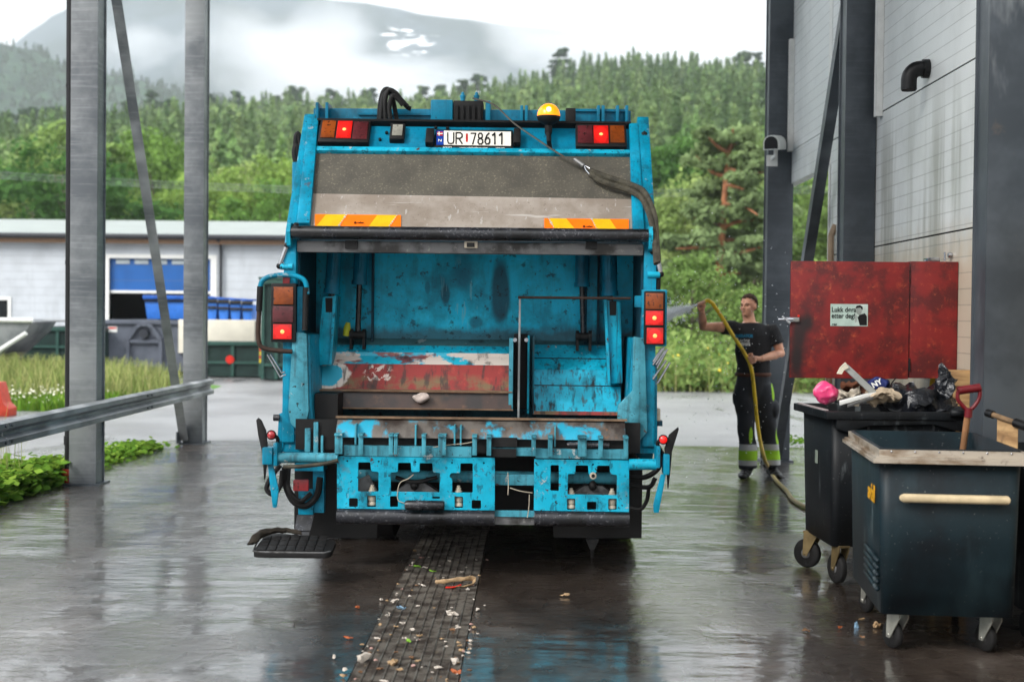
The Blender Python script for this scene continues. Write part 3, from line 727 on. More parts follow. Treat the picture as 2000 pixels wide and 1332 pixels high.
bm = BM(); box(bm, dx0 - .2, dx0, BY - .03, BY + .2, 0, dz + .12); box(bm, dx1, dx1 + .2, BY - .03, BY + .2, 0, dz + .12); box(bm, dx0, dx1, BY - .03, BY + .2, dz, dz + .12); sh.part('door_frame', bm, M['white'])
bm = BM(); box(bm, xl + .3, xr - .3, BY + 6, BY + 6.1, 0, 2.9); box(bm, xl + .3, xr - .3, BY + .3, BY + 6, .002, .02); box(bm, xl + .3, xr - .3, BY + .3, BY + 6, 3.0, 3.1); sh.part('interior', bm, M['void'])
bm = BM(); wt = .1
for q in ((wx0, wx1, wz1 - wt, wz1), (wx0, wx1, wz0, wz0 + wt), (wx0, wx0 + wt, wz0 + wt, wz1 - wt), (wx1 - wt, wx1, wz0 + wt, wz1 - wt)): box(bm, q[0], q[1], BY - .04, BY + .1, q[2], q[3])
wf = sh.part('window_frame', bm, M['white']); bm = BM(); box(bm, wx0 + wt, wx1 - wt, BY + .1, BY + .12, wz0 + wt, wz1 - wt); sh.part('window_pane', bm, simple('dark_glass', rgb(24, 28, 30), .06), wf)
bm = BM(); x = BX(432); tube(bm, [(x, BY - .1, 0), (x, BY - .1, ez - .3), (x - .05, BY - .35, ez - .08)], .05, 10); sh.part('downpipe', bm, M['gutter'])
# containers
def ribs(bm, x0, x1, y, z0, z1, n, w=.07, d=.06):
    for i in range(n):
        x = x0 + (x1 - x0) * i / (n - 1); box(bm, x - w / 2, x + w / 2, y - d, y, z0, z1)
cy = 34.5; s_ = F0 / cy
cx0, cx1, cz0, cz1 = P(203, 690, cy).x, P(407, 690, cy).x, .1, P(300, 628, cy).z
sk = Thing('hooklift_container', 'grey steel hook lift container with arched hook recess behind the left brace', 'container', ((cx0 + cx1) / 2, cy, 0))
bm = BM(); t = .06
box(bm, cx0, cx1, cy, cy + t, cz0, cz1); box(bm, cx0, cx0 + t, cy + t, cy + 5, cz0, cz1); box(bm, cx1 - t, cx1, cy + t, cy + 5, cz0, cz1); box(bm, cx0 + t, cx1 - t, cy + 4.94, cy + 5, cz0, cz1); box(bm, cx0 + t, cx1 - t, cy + t, cy + 4.94, cz0, cz0 + .06)
sk.part('body', bm, M['skip'])
bm = BM(); box(bm, cx0 - .04, cx1 + .04, cy - .07, cy, cz1 - .07, cz1 + .03, 0, .01); box(bm, cx0 - .04, cx0, cy, cy + 5, cz1 - .07, cz1 + .03); box(bm, cx1, cx1 + .04, cy, cy + 5, cz1 - .07, cz1 + .03); sk.part('top_rail', bm, M['skip'])
bm = BM(); c = P(283, 700, cy).x; hw = .40
ar = [(c - hw, .05), (c - hw, .86), (c - .2, 1.16), (c - .08, 1.23), (c + .08, 1.23), (c + .2, 1.16), (c + hw, .86), (c + hw, .05)]
for a, b in zip(ar, ar[1:]):
    d = Vector((b[0] - a[0], 0, b[1] - a[1])).normalized(); n = Vector((-d.z, 0, d.x)) * .045
    A, B = Vector((a[0], cy - .1, a[1])), Vector((b[0], cy - .1, b[1])); prism(bm, [A - n, B - n, B + n, A + n], (0, .098, 0))
box(bm, c - hw + .05, c + hw - .05, cy - .09, cy - .002, .78, .86); box(bm, c - hw + .05, c + hw - .05, cy - .09, cy - .002, .2, .3); sk.part('hook_frame', bm, M['skip'])
bm = BM(); cyl(bm, (c, cy - .16, 1.0), (c, cy - .002, 1.0), .11, .13, 18); sk.part('hook_pocket', bm, simple('dark_steel', rgb(50, 53, 60), .5))
bm = BM(); box(bm, cx0 + .1, cx0 + .32, cy - .012, cy - .001, cz1 - .27, cz1 - .13); sg = sk.part('warning_sign', bm, M['white']); bm = BM(); box(bm, cx0 + .12, cx0 + .30, cy - .016, cy - .013, cz1 - .19, cz1 - .15); sk.part('red_band', bm, M['hz_r'], sg)
def hazard(par, x, y, z0, z1, w=.09):
    bm = BM(); n = 5; h = (z1 - z0) / n
    for i in range(n): prism(bm, [(x, y, z0 + i * h), (x + w, y, z0 + i * h + w * .5), (x + w, y, z0 + (i + 1) * h + w * .5), (x, y, z0 + (i + 1) * h)], (0, .02, 0), i % 2)
    par.part('hazard_strip', bm, [M['hz_y'], M['hz_r']])
hazard(sk, cx0 + .01, cy - .05, .42, .78)
# dark green skip on the left and the low green skip with a cream load
def skip(name, lab, px0, px1, y, ptop, z0, depth, rail=True):
    x0, x1, z1 = P(px0, 680, y).x, P(px1, 680, y).x, P((px0 + px1) / 2, ptop, y).z
    th = Thing(name, lab, 'container', ((x0 + x1) / 2, y, 0)); bm = BM()
    box(bm, x0, x1, y, y + .05, z0, z1); box(bm, x0, x0 + .05, y + .05, y + depth, z0, z1); box(bm, x1 - .05, x1, y + .05, y + depth, z0, z1); box(bm, x0 + .05, x1 - .05, y + depth - .05, y + depth, z0, z1); box(bm, x0 + .05, x1 - .05, y + .05, y + depth - .05, z0, z0 + .05)
    th.part('body', bm, M['dgreen'])
    bm = BM(); ribs(bm, x0 + .04, x1 - .04, y, z0, z1 - .08, max(3, int((x1 - x0) / .9))); box(bm, x0 - .03, x1 + .03, y - .08, y - .001, z1 - .079, z1 + .02, 0, .01); box(bm, x0, x1, y - .05, y - .001, z0 + .3, z0 + .36); th.part('ribs', bm, M['dgreen2'])
    return th, x0, x1, z1
t1, a, b, c = skip('green_skip', 'dark green steel skip with a grey rail behind the near left column', 26, 200, 34.0, 640, .35, 4)
bm = BM(); tube(bm, spline([(a + .05, 33.9, c + .02), (a + .5, 33.9, c + .16), (b, 33.9, c + .17)], 5), .035, 8); t1.part('cover_rail', bm, M['galv'])
bm = BM(); box(bm, a + .2, b - .2, 34.3, 37.6, .05, .34); t1.part('skids', bm, M['black'])
t2, a2, b2, c2 = skip('flat_green_skip', 'low dark green skip with a red reflector left of the truck', 398, 512, 33.6, 668, .03, 3.5)
bm = BM(); cyl(bm, ((P(450, 702, 33.6)) + Vector((0, -.06, 0))), P(450, 702, 33.6) + Vector((0, -.001, 0)), .1, None, 18); t2.part('reflector', bm, M['hz_r'])
hazard(t2, P(507, 700, 33.5).x, 33.48, .36, .80)
bm = BM(); box(bm, P(360, 640, 35).x, P(507, 640, 35).x, 34.4, 36.6, c2 - .3, P(450, 625, 35).z, 0, .02); crm_z = P(450, 625, 35).z
single('cream_crate', bm, M['cream'], 'long cream coloured box standing in the low green skip', 'crate')
t3, a3, b3, c3 = skip('tall_green_container', 'tall dark green container close beside the left of the truck', 510, 570, 32.4, 548, .03, 2.5)
bm = BM(); box(bm, a3 - .06, b3 + .06, 32.3, 35.0, c3 + .022, c3 + .08, 0, .015); t3.part('lid', bm, M['dgreen2'])
bx0 = P(291, 600, 35.6).x; bx1 = P(408, 600, 35.6).x; zt = P(350, 580, 35.6).z
bl = Thing('plastic_bin', 'large bright blue plastic bin with lid on top of the cream box', 'bin', ((bx0 + bx1) / 2, 35.6, crm_z))
bm = BM(); prism(bm, [(bx0 + .06, 35.2, crm_z), (bx1 - .06, 35.2, crm_z), (bx1, 35.2, zt - .12), (bx0, 35.2, zt - .12)], (0, .9, 0), 0, .02); bl.part('body', bm, M['bluebin'])
bm = BM(); box(bm, bx0 - .02, bx1 + .02, 35.15, 36.15, zt - .118, zt - .07); bl.part('rim', bm, M['black'])
bm = BM(); box(bm, bx0 - .03, bx1 + .03, 35.12, 36.18, zt - .068, zt + .03, 0, .02); bl.part('lid', bm, M['bluelid'])
for i in range(4):
    x0 = P(410 + i * 23, 600, 35.6).x; x1 = x0 + .27; z1 = P(450, 584 + i, 35.6).z
    q = Thing('nested_bin', 'blue bin with black rim in the nested row beside the big blue bin', 'bin', ((x0 + x1) / 2, 35.6, crm_z), 'nested blue bins')
    bm = BM(); prism(bm, [(x0 + .03, 35.2, crm_z), (x1 - .03, 35.2, crm_z), (x1, 35.2, z1 - .1), (x0, 35.2, z1 - .1)], (0, .8, 0), 0, .02); q.part('body', bm, M['bluebin'])
    bm = BM(); tube(bm, [(x0, 35.18, z1 - .06), (x1, 35.18, z1 - .06)], .045, 8); tube(bm, [(x0, 35.16, z1 - .22), (x1, 35.16, z1 - .22)], .035, 8); q.part('rim', bm, M['black'])
    bm = BM(); box(bm, x0 - .01, x1 + .01, 35.16, 36.0, z1 - .01, z1 + .04, 0, .012); q.part('lid', bm, M['bluelid'])
# grey tipping skip at the far left and the orange barrier
gx = P(0, 660, 31).x
gs = Thing('tipping_skip', 'pale grey tipping skip at the far left behind the grass', 'skip', (gx, 31, 0)); bm = BM()
prism(bm, [(gx - 2.2, 31, .45), (gx - .1, 31, .45), (gx + .55, 31, 1.05), (gx + .72, 31, 1.3), (gx - 2.2, 31, 1.3)], (0, 1.6, 0), 0, .02); gs.part('body', bm, M['galv'])
bm = BM(); tube(bm, [(gx - 2.2, 30.95, 1.33), (gx + .74, 30.95, 1.33)], .05, 8); tube(bm, [(gx - .4, 30.94, .4), (gx + .6, 30.94, 1.05)], .05, 8); gs.part('rim', bm, M['white'])
bm = BM(); box(bm, gx - 2, gx + .3, 31.1, 32.4, .05, .449); gs.part('base_frame', bm, M['black'])
c = G(3, 814); cn = Thing('road_barrier', 'orange red plastic barrier foot at the far left edge', 'barrier', (c.x - .1, c.y, 0)); bm = BM()
prism(bm, [(c.x - .5, c.y, .002), (c.x + .10, c.y, .002), (c.x + .10, c.y, .12), (c.x + .02, c.y, .2), (c.x - .06, c.y, .5), (c.x - .34, c.y, .5), (c.x - .42, c.y, .2), (c.x - .5, c.y, .12)], (0, .35, 0), 0, .012); cn.part('body', bm, M['conered'])
bm = BM(); box(bm, c.x - .3, c.x - .1, c.y - .012, c.y - .001, .28, .38); cn.part('reflective_band', bm, M['white'])
# pale house half hidden behind the old pine
hx = P(1310, 500, 92).x
hs_ = Thing('pale_house', 'pale house half hidden behind the trees right of the truck', 'house', (hx + 3, 90, 0)); bm = BM()
box(bm, hx - 1.5, hx + 9, 88, 94, -.5, 4.6); hs_.part('wall', bm, M['shed']); bm = BM()
prism(bm, [(hx - 2, 87.4, 4.5), (hx - 2, 91, 6.4), (hx - 2, 94.6, 4.5)], (11.5, 0, 0)); hs_.part('roof', bm, M['roofm'])
# power lines across the foot of the hill
for i, (ya, yb) in enumerate(((322, 292), (328, 298), (333, 304))):
    a, b = P(-200, ya, 62), P(2200, yb + 42, 62); bm = BM()
    pts = [a.lerp(b, t) + Vector((0, 0, -1.0 * (4 * t * (1 - t)))) for t in np.linspace(0, 1, 24)]; tube(bm, pts, .011, 5)
    single('power_line', bm, M['galv'], 'thin overhead wire strung in front of the hillside trees', 'power line', 'overhead wires')
# ================================================================== STEEL COLUMNS, BRACES, RAIL
def ibeam(bm, x0, y0, z0, z1, w, d, tf=.016):
    box(bm, x0, x0 + w, y0, y0 + tf, z0, z1, 0, .003); box(bm, x0, x0 + w, y0 + d - tf, y0 + d, z0, z1, 0, .003); box(bm, x0 + .014, x0 + w - .014, y0 + tf, y0 + d - tf, z0, z1)
RZ = 8.6
def column(px, Y, w, mat, lab, d=.26, bolt=True):
    x0 = P(px, 612, Y).x
    th = Thing('steel_column', lab, 'column', (x0 + w / 2, Y + d / 2, 0), 'steel columns of the canopy'); bm = BM(); ibeam(bm, x0, Y, .02, RZ - .2, w, d); th.part('beam', bm, mat)
    bm = BM(); box(bm, x0 - .04, x0 + w + .04, Y - .04, Y + d + .04, .003, .02); bp = th.part('base_plate', bm, M['galv_dark']); 
    return th, x0
cLn, xLn = column(136, 12.75, .245, M['galv'], 'near left galvanised column with a black downpipe beside it')
cLf, xLf = column(358, 16.85, .235, M['galv'], 'far left galvanised column where the crash barrier ends')
cRf, xRf = column(1496, 15.6, .28, M['galv_dark'], 'far right galvanised column carrying the security camera')
cRm, xRm = column(1645, 11.75, .255, M['galv_dark'], 'middle right column beside the tall wall panels')
cRn, xRn = column(1924, 8.05, .27, M['galv_near'], 'nearest right column behind the open bin')
bm = BM(); c = P(133, 930, 12.85); tube(bm, [(c.x, 12.88, .02), (c.x, 12.88, .14)], .07, 14, 1); tube(bm, [(c.x, 12.88, .1405), (c.x, 12.88, RZ - .05)], .042, 14, 0); tube(bm, [(c.x, 12.88, .36), (c.x, 12.88, .44)], .05, 14, 0)
for z in (.52, 2.0, 3.6): tube(bm, [(c.x, 12.88, z), (c.x, 12.88, z + .03)], .0455, 14, 0)
dp = single('downpipe', bm, [M['black'], M['conered']], 'black rainwater pipe standing left of the near left column', 'downpipe')
def brace(A, B, w, lab, mat, grp='diagonal braces'):
    A, B = Vector(A), Vector(B); bm = BM(); d = (B - A).normalized(); n = Vector((1, 0, 0)); m = d.cross(n).normalized()
    prism(bm, [A, A + m * w, A + m * w + n * .008, A + n * .008 + m * .008, A + n * w * .8 + m * .008, A + n * w * .8], B - A); th = Thing('diagonal_brace', lab, 'brace', A, grp); th.part('angle_bar', bm, mat)
    bm = BM(); box(bm, A.x - .012, A.x - .001, A.y - .12, A.y + .1, .02, .16); th.part('gusset', bm, mat)
brace((xLf - .02, 16.78, .05), (xLf - .02, 13.36, 5.62), .13, 'slanting brace between the two left columns', M['galv'])
brace((xRf + .08, 15.5, .05), (xRf + .02, 11.0, 5.5), .12, 'slanting brace between the two far right columns', M['galv_dark'])
# crash barrier
gx = xLn + .28
bar = Thing('crash_barrier', 'galvanised W profile crash barrier bolted along the left columns', 'crash barrier', (gx, 13, 0))
def wprof(x, y, z0=.575): 
    return [(x + a, y, z0 + b) for a, b in ((0, 0), (.055, .018), (.055, .058), (.012, .088), (.012, .112), (.055, .142), (.055, .182), (0, .20))]
for y0, y1 in ((6.0, 10.35), (10.36, 14.2), (14.21, 17.1)):
    bm = BM(); pr = wprof(gx, y0); A = [bm.verts.new(p) for p in pr]; B = [bm.verts.new((p[0], y1, p[2])) for p in pr]
    A2 = [bm.verts.new((p[0] - .004, p[1], p[2])) for p in pr]; B2 = [bm.verts.new((p[0] - .004, y1, p[2])) for p in pr]; n = len(pr)
    for i in range(n - 1): bm.faces.new((A[i], A[i + 1], B[i + 1], B[i])); bm.faces.new((A2[i], B2[i], B2[i + 1], A2[i + 1])); bm.faces.new((A[i], A2[i], A2[i + 1], A[i + 1])); bm.faces.new((B[i], B[i + 1], B2[i + 1], B2[i]))
    bm.faces.new((A[0], B[0], B2[0], A2[0])); bm.faces.new((A[-1], A2[-1], B2[-1], B[-1])); bmesh.ops.recalc_face_normals(bm, faces=bm.faces)
    bar.part('rail', bm, M['galv'], ang=20)
for y in (10.3, 10.42, 14.13, 14.28):
    for z in (.617, .737): bm = BM(); cyl(bm, (gx + .055, y, z), (gx + .066, y, z), .012, None, 8); bar.part('bolt', bm, M['galv_dark'])
for y in (12.75 + .1, 16.95): bm = BM(); box(bm, xLn + .246, gx - .005, y - .06, y + .06, .6, .76); bar.part('spacer', bm, M['galv'])
# ================================================================== WALL PANELS ON THE RIGHT
WX = xRm + .262
def m_wall():
    m = MB('sandwich_panel', rgb(214, 217, 216), .38)
    m.layer(rgb(196, 199, 198), .8, .4, .65, det=6)
    sp = m.n('ShaderNodeSeparateXYZ'); m.l(m.tc.outputs['Object'], sp.inputs[0])
    f = m.math('FRACT', m.math('DIVIDE', sp.outputs[2], .105)); g = m.math('LESS_THAN', f, .07)
    tan = m.below(2, 1.9, 2.35, .3); m.mixc(m.math('MULTIPLY', tan, .8), rgb(190, 174, 148))
    m.layer(rgb(104, 104, 84), 2.4, .46, .66, st=(1, 1.4, .1), det=7, k=.55, mask=m.below(2, 2.6, 3.5))
    m.layer(rgb(78, 72, 62), 8, .6, .75, st=(1, 1, .35), det=6, k=.4, mask=m.below(2, 2.1, 2.9))
    m.mixc(m.math('MULTIPLY', g, .35), (.10, .10, .10)); m.bump(0, .6, dist=.006, h=m.math('SUBTRACT', 1, g)); m.rvar(3, .28, .5); return m.done()
M['wall'] = m_wall(); M['seam'] = simple('black_seam', rgb(20, 20, 20), .8)
wl = Thing('panel_wall', 'tall grey white sandwich panel wall on the right with dirt streaks', 'wall', (WX, 11, 0))
zs = [.35, P(1800, 463, 10.2).z, P(1800, 175, 10.2).z, 4.65, 5.75, 6.85, 7.9, RZ - .1]
zj = [PX(1702, 231, WX).z, PX(1694, 485, WX).z]; zs[1] = zj[1]; zs[2] = zj[0]
for a, b in zip(zs, zs[1:]): bm = BM(); box(bm, WX, WX + .1, 2.0, 13.55, a + .006, b - .006); wl.part('wall_panel', bm, M['wall'])
bm = BM(); box(bm, WX + .012, WX + .09, 2.0, 13.54, .35, RZ - .12); wl.part('joint_core', bm, M['seam'])
hb = PX(1540, 363, WX); zz = [hb.z, hb.z + .36, hb.z + 1.85, RZ - .1]
for a, b in zip(zz, zz[1:]): bm = BM(); box(bm, WX, WX + .1, 13.72, 15.95, a + .005, b - .005); wl.part('wall_panel', bm, M['wall'])
bm = BM(); box(bm, WX + .012, WX + .09, 13.56, 15.94, hb.z + .01, RZ - .12); box(bm, WX - .002, WX + .102, 13.56, 13.71, hb.z + .012, RZ - .1); wl.part('joint_strip', bm, M['white'])
bm = BM(); box(bm, WX - .012, WX + .11, 13.551, 13.60, .35, hb.z); wl.part('door_jamb', bm, M['white'])
bm = BM(); tube(bm, [(WX - .04, 13.3, .4), (WX - .04, 13.3, 2.35), (WX + .0, 13.3, 2.45)], .03, 8); wl.part('wall_pipe', bm, simple('tan_pipe', rgb(150, 128, 104), .5))
for yy, z0, z1 in ((11.6, PX(1702, 235, WX).z - .02, RZ - .1), (15.55, hb.z + .35, 4.6)): bm = BM(); box(bm, WX - .055, WX - .002, yy - .04, yy + .04, z0, z1); wl.part('trim_strip', bm, M['white'])
bm = BM(); box(bm, WX - .01, WX + .11, 2, 13.55, .004, .349); wl.part('plinth', bm, simple('concrete_plinth', rgb(120, 112, 100), .8))
# unseen roof over the wash bay, its reach and height set for the shade
bm = BM(); box(bm, -4.6, WX + .2, 4.6, 17.3, RZ, RZ + .12)
for y in (12.88, 16.98, 15.73, 11.88, 8.18): box(bm, -4.4, WX, y - .09, y + .09, RZ - .2, RZ - .002)
single('unseen_canopy_roof', bm, M['galv_dark'], 'unseen flat canopy roof over the columns, sized to shade the bay', 'roof')
# elbow vent
e = PX(1814, 135, WX); el = Thing('vent_pipe', 'black plastic elbow pipe sticking out of the panel wall', 'vent pipe', (e.x, e.y, e.z)); bm = BM(); r = .056
pts = [(WX - .002, e.y, e.z), (WX - .06, e.y, e.z)] + [(WX - .06 - .08 * math.sin(a), e.y, e.z - .08 + .08 * math.cos(a)) for a in np.linspace(.2, math.pi / 2, 7)] + [(WX - .14, e.y, e.z - .15)]
tube(bm, pts, r, 20); el.part('elbow', bm, M['black']); bm = BM(); tube(bm, [(WX - .045, e.y, e.z), (WX - .0022, e.y, e.z)], .068, 20); el.part('collar', bm, M['black'])
bm = BM(); tube(bm, [(WX - .14, e.y, e.z - .158), (WX - .14, e.y, e.z - .1502)], .05, 20); el.part('mouth', bm, M['void'])
# security camera
k = P(1508, 283, 15.3); sc_ = Thing('security_camera', 'white security camera on the far right column', 'camera', (k.x, 15.3, k.z)); bm = BM()
d = Vector((-.42, -1, -.12)).normalized(); sd = d.cross(Vector((0, 0, 1))).normalized(); up = sd.cross(d)
A = Vector((k.x + .06, 15.42, k.z + .03)); pr = [sd * (.085 * math.cos(t)) + up * (.085 * math.sin(t)) for t in np.linspace(0, math.pi, 9)] + [sd * -.085 - up * .07, sd * .085 - up * .07]
prism(bm, [A - d * .12 + p for p in pr], d * .34); sc_.part('housing', bm, M['white']); bm = BM(); prism(bm, [A + d * .221 + p * .86 for p in pr], d * .004); sc_.part('lens_window', bm, M['black'])
bm = BM(); tube(bm, [A - up * .07, A - up * .13 + Vector((0, .02, 0)), (A.x - .01, 15.598, k.z - .12)], .022, 8); box(bm, A.x - .07, A.x + .05, 15.585, 15.598, k.z - .2, k.z - .08); sc_.part('bracket', bm, M['white'])
# ================================================================== THE REFUSE TRUCK
TL = Vector((-.385, 8.4, 0))
TEAL = rgb(0, 136, 168); TEALD = rgb(0, 104, 136); GRIME = rgb(34, 30, 27)
def m_teal(name, base=TEAL, speck=1.0, streak=0.0, chips=0.0, extra=None, rough=.4):
    m = MB(name, base, rough, spec=.22)
    m.layer(tuple(c * .5 for c in base[:3]), 3.2, .40, .68, det=7, nr=.66); m.layer(rgb(14, 22, 26), 2.6, .60, .78, st=(1, 1, .4), det=8, k=.55 * speck, rough=.65, nr=.72)
    m.layer(tuple(min(1, c * 1.35 + .02) for c in base[:3]), 5.5, .52, .72, det=5, k=.55, off=(3, 1, 2))
    if streak: m.layer(rgb(18, 30, 36), 11, .50, .66, st=(1.6, 1, .07), det=7, k=streak, rough=.6); m.layer(rgb(48, 60, 62), 26, .54, .66, st=(1.4, 1, .12), det=5, k=streak * .8)
    if speck: m.layer(GRIME, 34, .63, .69, det=5, k=.85 * speck, rough=.7); m.layer(rgb(22, 34, 38), 6, .52, .74, det=8, k=.6 * speck, rough=.6, nr=.72)
    if chips:
        m.layer(rgb(150, 160, 160), 9, .615, .63, det=8, k=chips, rough=.5, nr=.7); m.layer(rgb(84, 42, 26), 12, .635, .655, det=8, k=chips, rough=.8, nr=.72, off=(2, 5, 1))
    if extra: extra(m)
    m.bump(40, .06, det=4); return m.done()
T = {}
T['teal'] = m_teal('teal_paint', speck=.9, streak=.25, chips=.5); T['teal_up'] = m_teal('shaded_teal_paint', rgb(0, 118, 150), speck=.55, streak=.2)  # upper paint mixed deeper, so the shade up there sits in its colour
T['worn'] = m_teal('worn_teal_paint', rgb(16, 160, 190), speck=1.5, chips=1.0, extra=lambda m: (m.layer(rgb(96, 128, 134), 14, .55, .66, det=8, nr=.75, k=.6), m.layer(rgb(22, 60, 72), 30, .58, .64, st=(1, 1, .5), det=4, k=.6))); T['scraped'] = m_teal('scraped_teal_paint', rgb(70, 150, 168), speck=1.2, streak=.5, chips=1.0, rough=.5); T['scraped_post'] = T['scraped']
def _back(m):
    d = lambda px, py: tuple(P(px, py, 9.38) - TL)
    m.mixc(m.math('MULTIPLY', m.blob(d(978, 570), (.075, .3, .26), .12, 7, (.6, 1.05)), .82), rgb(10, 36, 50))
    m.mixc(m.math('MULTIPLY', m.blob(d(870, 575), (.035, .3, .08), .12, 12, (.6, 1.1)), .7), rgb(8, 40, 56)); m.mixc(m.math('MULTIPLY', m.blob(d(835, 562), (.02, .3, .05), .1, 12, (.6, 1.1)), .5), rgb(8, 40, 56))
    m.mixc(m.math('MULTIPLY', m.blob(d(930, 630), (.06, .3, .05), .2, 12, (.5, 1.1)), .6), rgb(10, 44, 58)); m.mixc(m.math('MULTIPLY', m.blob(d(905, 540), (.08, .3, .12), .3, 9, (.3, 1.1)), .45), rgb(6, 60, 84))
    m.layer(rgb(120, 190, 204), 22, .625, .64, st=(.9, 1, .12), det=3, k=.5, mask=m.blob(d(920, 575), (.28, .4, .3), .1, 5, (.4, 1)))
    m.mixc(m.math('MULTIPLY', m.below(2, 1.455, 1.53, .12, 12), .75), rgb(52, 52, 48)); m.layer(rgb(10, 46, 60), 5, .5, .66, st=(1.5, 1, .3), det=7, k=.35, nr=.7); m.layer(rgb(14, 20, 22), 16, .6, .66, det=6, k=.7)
T['back'] = m_teal('hopper_plate_paint', rgb(0, 190, 228), speck=.7, streak=.1, extra=_back)
T['streak'] = m_teal('streaked_teal_paint', rgb(4, 164, 194), speck=.8, streak=1.0)
T['dark'] = m_teal('dark_teal_paint', rgb(0, 60, 78), speck=1.3, streak=.6, rough=.6)  # near-black teal for hopper sides and ceiling, posts and blade backs
T['grime'] = simple('black_grime', rgb(17, 16, 16), .62, var=.5, sc=9, bump=.15)
m_ = MB('black_wet_steel', rgb(30, 31, 36), .36); m_.layer(rgb(98, 98, 102), 60, .57, .64, det=3, k=.75); m_.layer(rgb(14, 14, 15), 5, .45, .6); m_.rvar(20, .2, .5); T['bar'] = m_.done()
m_ = MB('grimy_grey_steel', rgb(104, 104, 104), .5, .4); m_.layer(rgb(48, 46, 44), 6, .42, .62, det=7); m_.layer(rgb(150, 148, 142), 30, .6, .7, k=.5); T['grey'] = m_.done()
m_ = MB('grey_rust_lip', rgb(96, 90, 84), .5, .3); m_.layer(rgb(44, 34, 28), 5, .4, .62, st=(1, 1, .4), det=8); m_.layer(rgb(20, 150, 180), 6, .50, .60, st=(1, 1, .5), det=7, mask=m_.below(2, .935, .975, .05)); m_.layer(rgb(124, 84, 50), 16, .6, .7, k=.7); T['lip'] = m_.done()
m_ = MB('worn_red_primer', rgb(134, 24, 18), .6)
m_.layer(rgb(72, 30, 22), 7, .52, .68, det=8); m_.layer(rgb(170, 56, 40), 12, .54, .7, det=7, k=.6); m_.layer(rgb(104, 86, 54), 4.5, .48, .6, det=7, mask=m_.below(2, 1.15, 1.21, .12), k=.95)
def _lx(px, py, Y=9.1): return tuple(P(px, py, Y) - TL)
for c, r in (((648, 732), .10),): m_.mixc(m_.blob(_lx(*c), (r * 1.35, .4, r), .2, 14, (.8, .95)), rgb(206, 196, 186)); m_.mixc(m_.blob(_lx(c[0] - 8 if c[0] < 800 else c[0] + 12, c[1]), (r * 1.12, .4, r * .8), .18, 14, (.8, .9)), rgb(20, 160, 190))
m_.layer(rgb(206, 190, 180), 26, .52, .56, det=6, mask=m_.blob(_lx(738, 728), (.11, .4, .06), .25, 16, (.7, .95)), k=.95)
m_.layer(rgb(26, 16, 12), 14, .50, .64, st=(1.5, 1, .08), k=.75); T['red'] = m_.done()
m_ = MB('worn_white_band', rgb(30, 170, 198), .5); m_.layer(rgb(206, 192, 182), 3.2, .46, .50, st=(1, 1, 2.2), det=8, nr=.65); m_.layer(rgb(126, 44, 34), 5, .56, .62, st=(.7, 1, 2), det=7, k=.9); m_.layer(GRIME, 10, .53, .66, st=(1.3, 1, .2), k=.75); T['band'] = m_.done()
m_ = MB('wet_rust', rgb(56, 34, 24), .45); m_.layer(rgb(28, 18, 14), 5, .42, .6, det=8); m_.layer(rgb(104, 70, 44), 14, .57, .7, det=6, k=.6); m_.layer(rgb(96, 66, 38), 2, .54, .68, k=.5); T['rust'] = m_.done()
T['pale_rust'] = simple('bare_rusty_edge', rgb(126, 102, 80), .45, var=.45, sc=12); T['rustbar'] = simple('rusty_rod', rgb(58, 42, 34), .75, var=.4, sc=20)
m_ = MB('speckled_dark_coating', rgb(80, 76, 66), .62); m_.layer(rgb(128, 118, 102), 70, .56, .66, det=3, k=.7); m_.layer(rgb(40, 38, 34), 3, .52, .72, det=8, k=.8, mask=m_.blob(tuple(P(1110, 345, 9.0) - TL), (.32, .5, .22), .3, 5, (.3, 1.1))); m_.layer(rgb(58, 55, 49), 5, .4, .65, det=6, k=.6); T['coat'] = m_.done()
m_ = MB('scratched_aluminium', rgb(168, 158, 148), .48, .25); m_.layer(rgb(140, 128, 116), 2.5, .4, .62, det=7); m_.layer(rgb(112, 100, 88), 50, .6, .68, det=4, k=.5); m_.layer(rgb(196, 190, 184), 12, .62, .66, st=(.12, 1, 2.2), det=5, k=.7); m_.layer(rgb(190, 186, 182), 14, .63, .67, st=(2.2, 1, .15), det=5, k=.6); T['alu'] = m_.done()
T['orange'] = simple('orange_reflective', rgb(250, 116, 20), .35, var=.1); T['yellow'] = simple('yellow_reflective', rgb(226, 172, 22), .4, var=.12)
T['flake'] = simple('bare_flaked_edge', rgb(186, 180, 166), .6)
def m_lens(name, c, e=0.0, ec=None, dirt=.8):
    m = MB(name, rgb(*c), .25); m.layer(rgb(30, 22, 18), 42, .55, .64, det=5, k=dirt); m.layer(tuple(x * .5 for x in rgb(*c)[:3]), 5, .42, .66)
    if e:
        m.emit(rgb(*(ec or c)), e)
        if name == 'lit_red_lens':                            # brightest in front of the bulb, falling off to the rim
            a = m.n('ShaderNodeVectorMath'); a.inputs[1].default_value = (-.5, 0, -.5); m.l(m.tc.outputs['Generated'], a.inputs[0]); b2 = m.n('ShaderNodeVectorMath'); b2.operation = 'MULTIPLY'; b2.inputs[1].default_value = (1, 0, 1); m.l(a.outputs[0], b2.inputs[0])
            l = m.n('ShaderNodeVectorMath'); l.operation = 'LENGTH'; m.l(b2.outputs[0], l.inputs[0]); f = m.math('SUBTRACT', 1, m.ramp(l.outputs['Value'], .0, .55)); m.l(m.math('ADD', .12, m.math('MULTIPLY', f, 1.3)), m.b.inputs['Emission Strength'])
    return m.done()
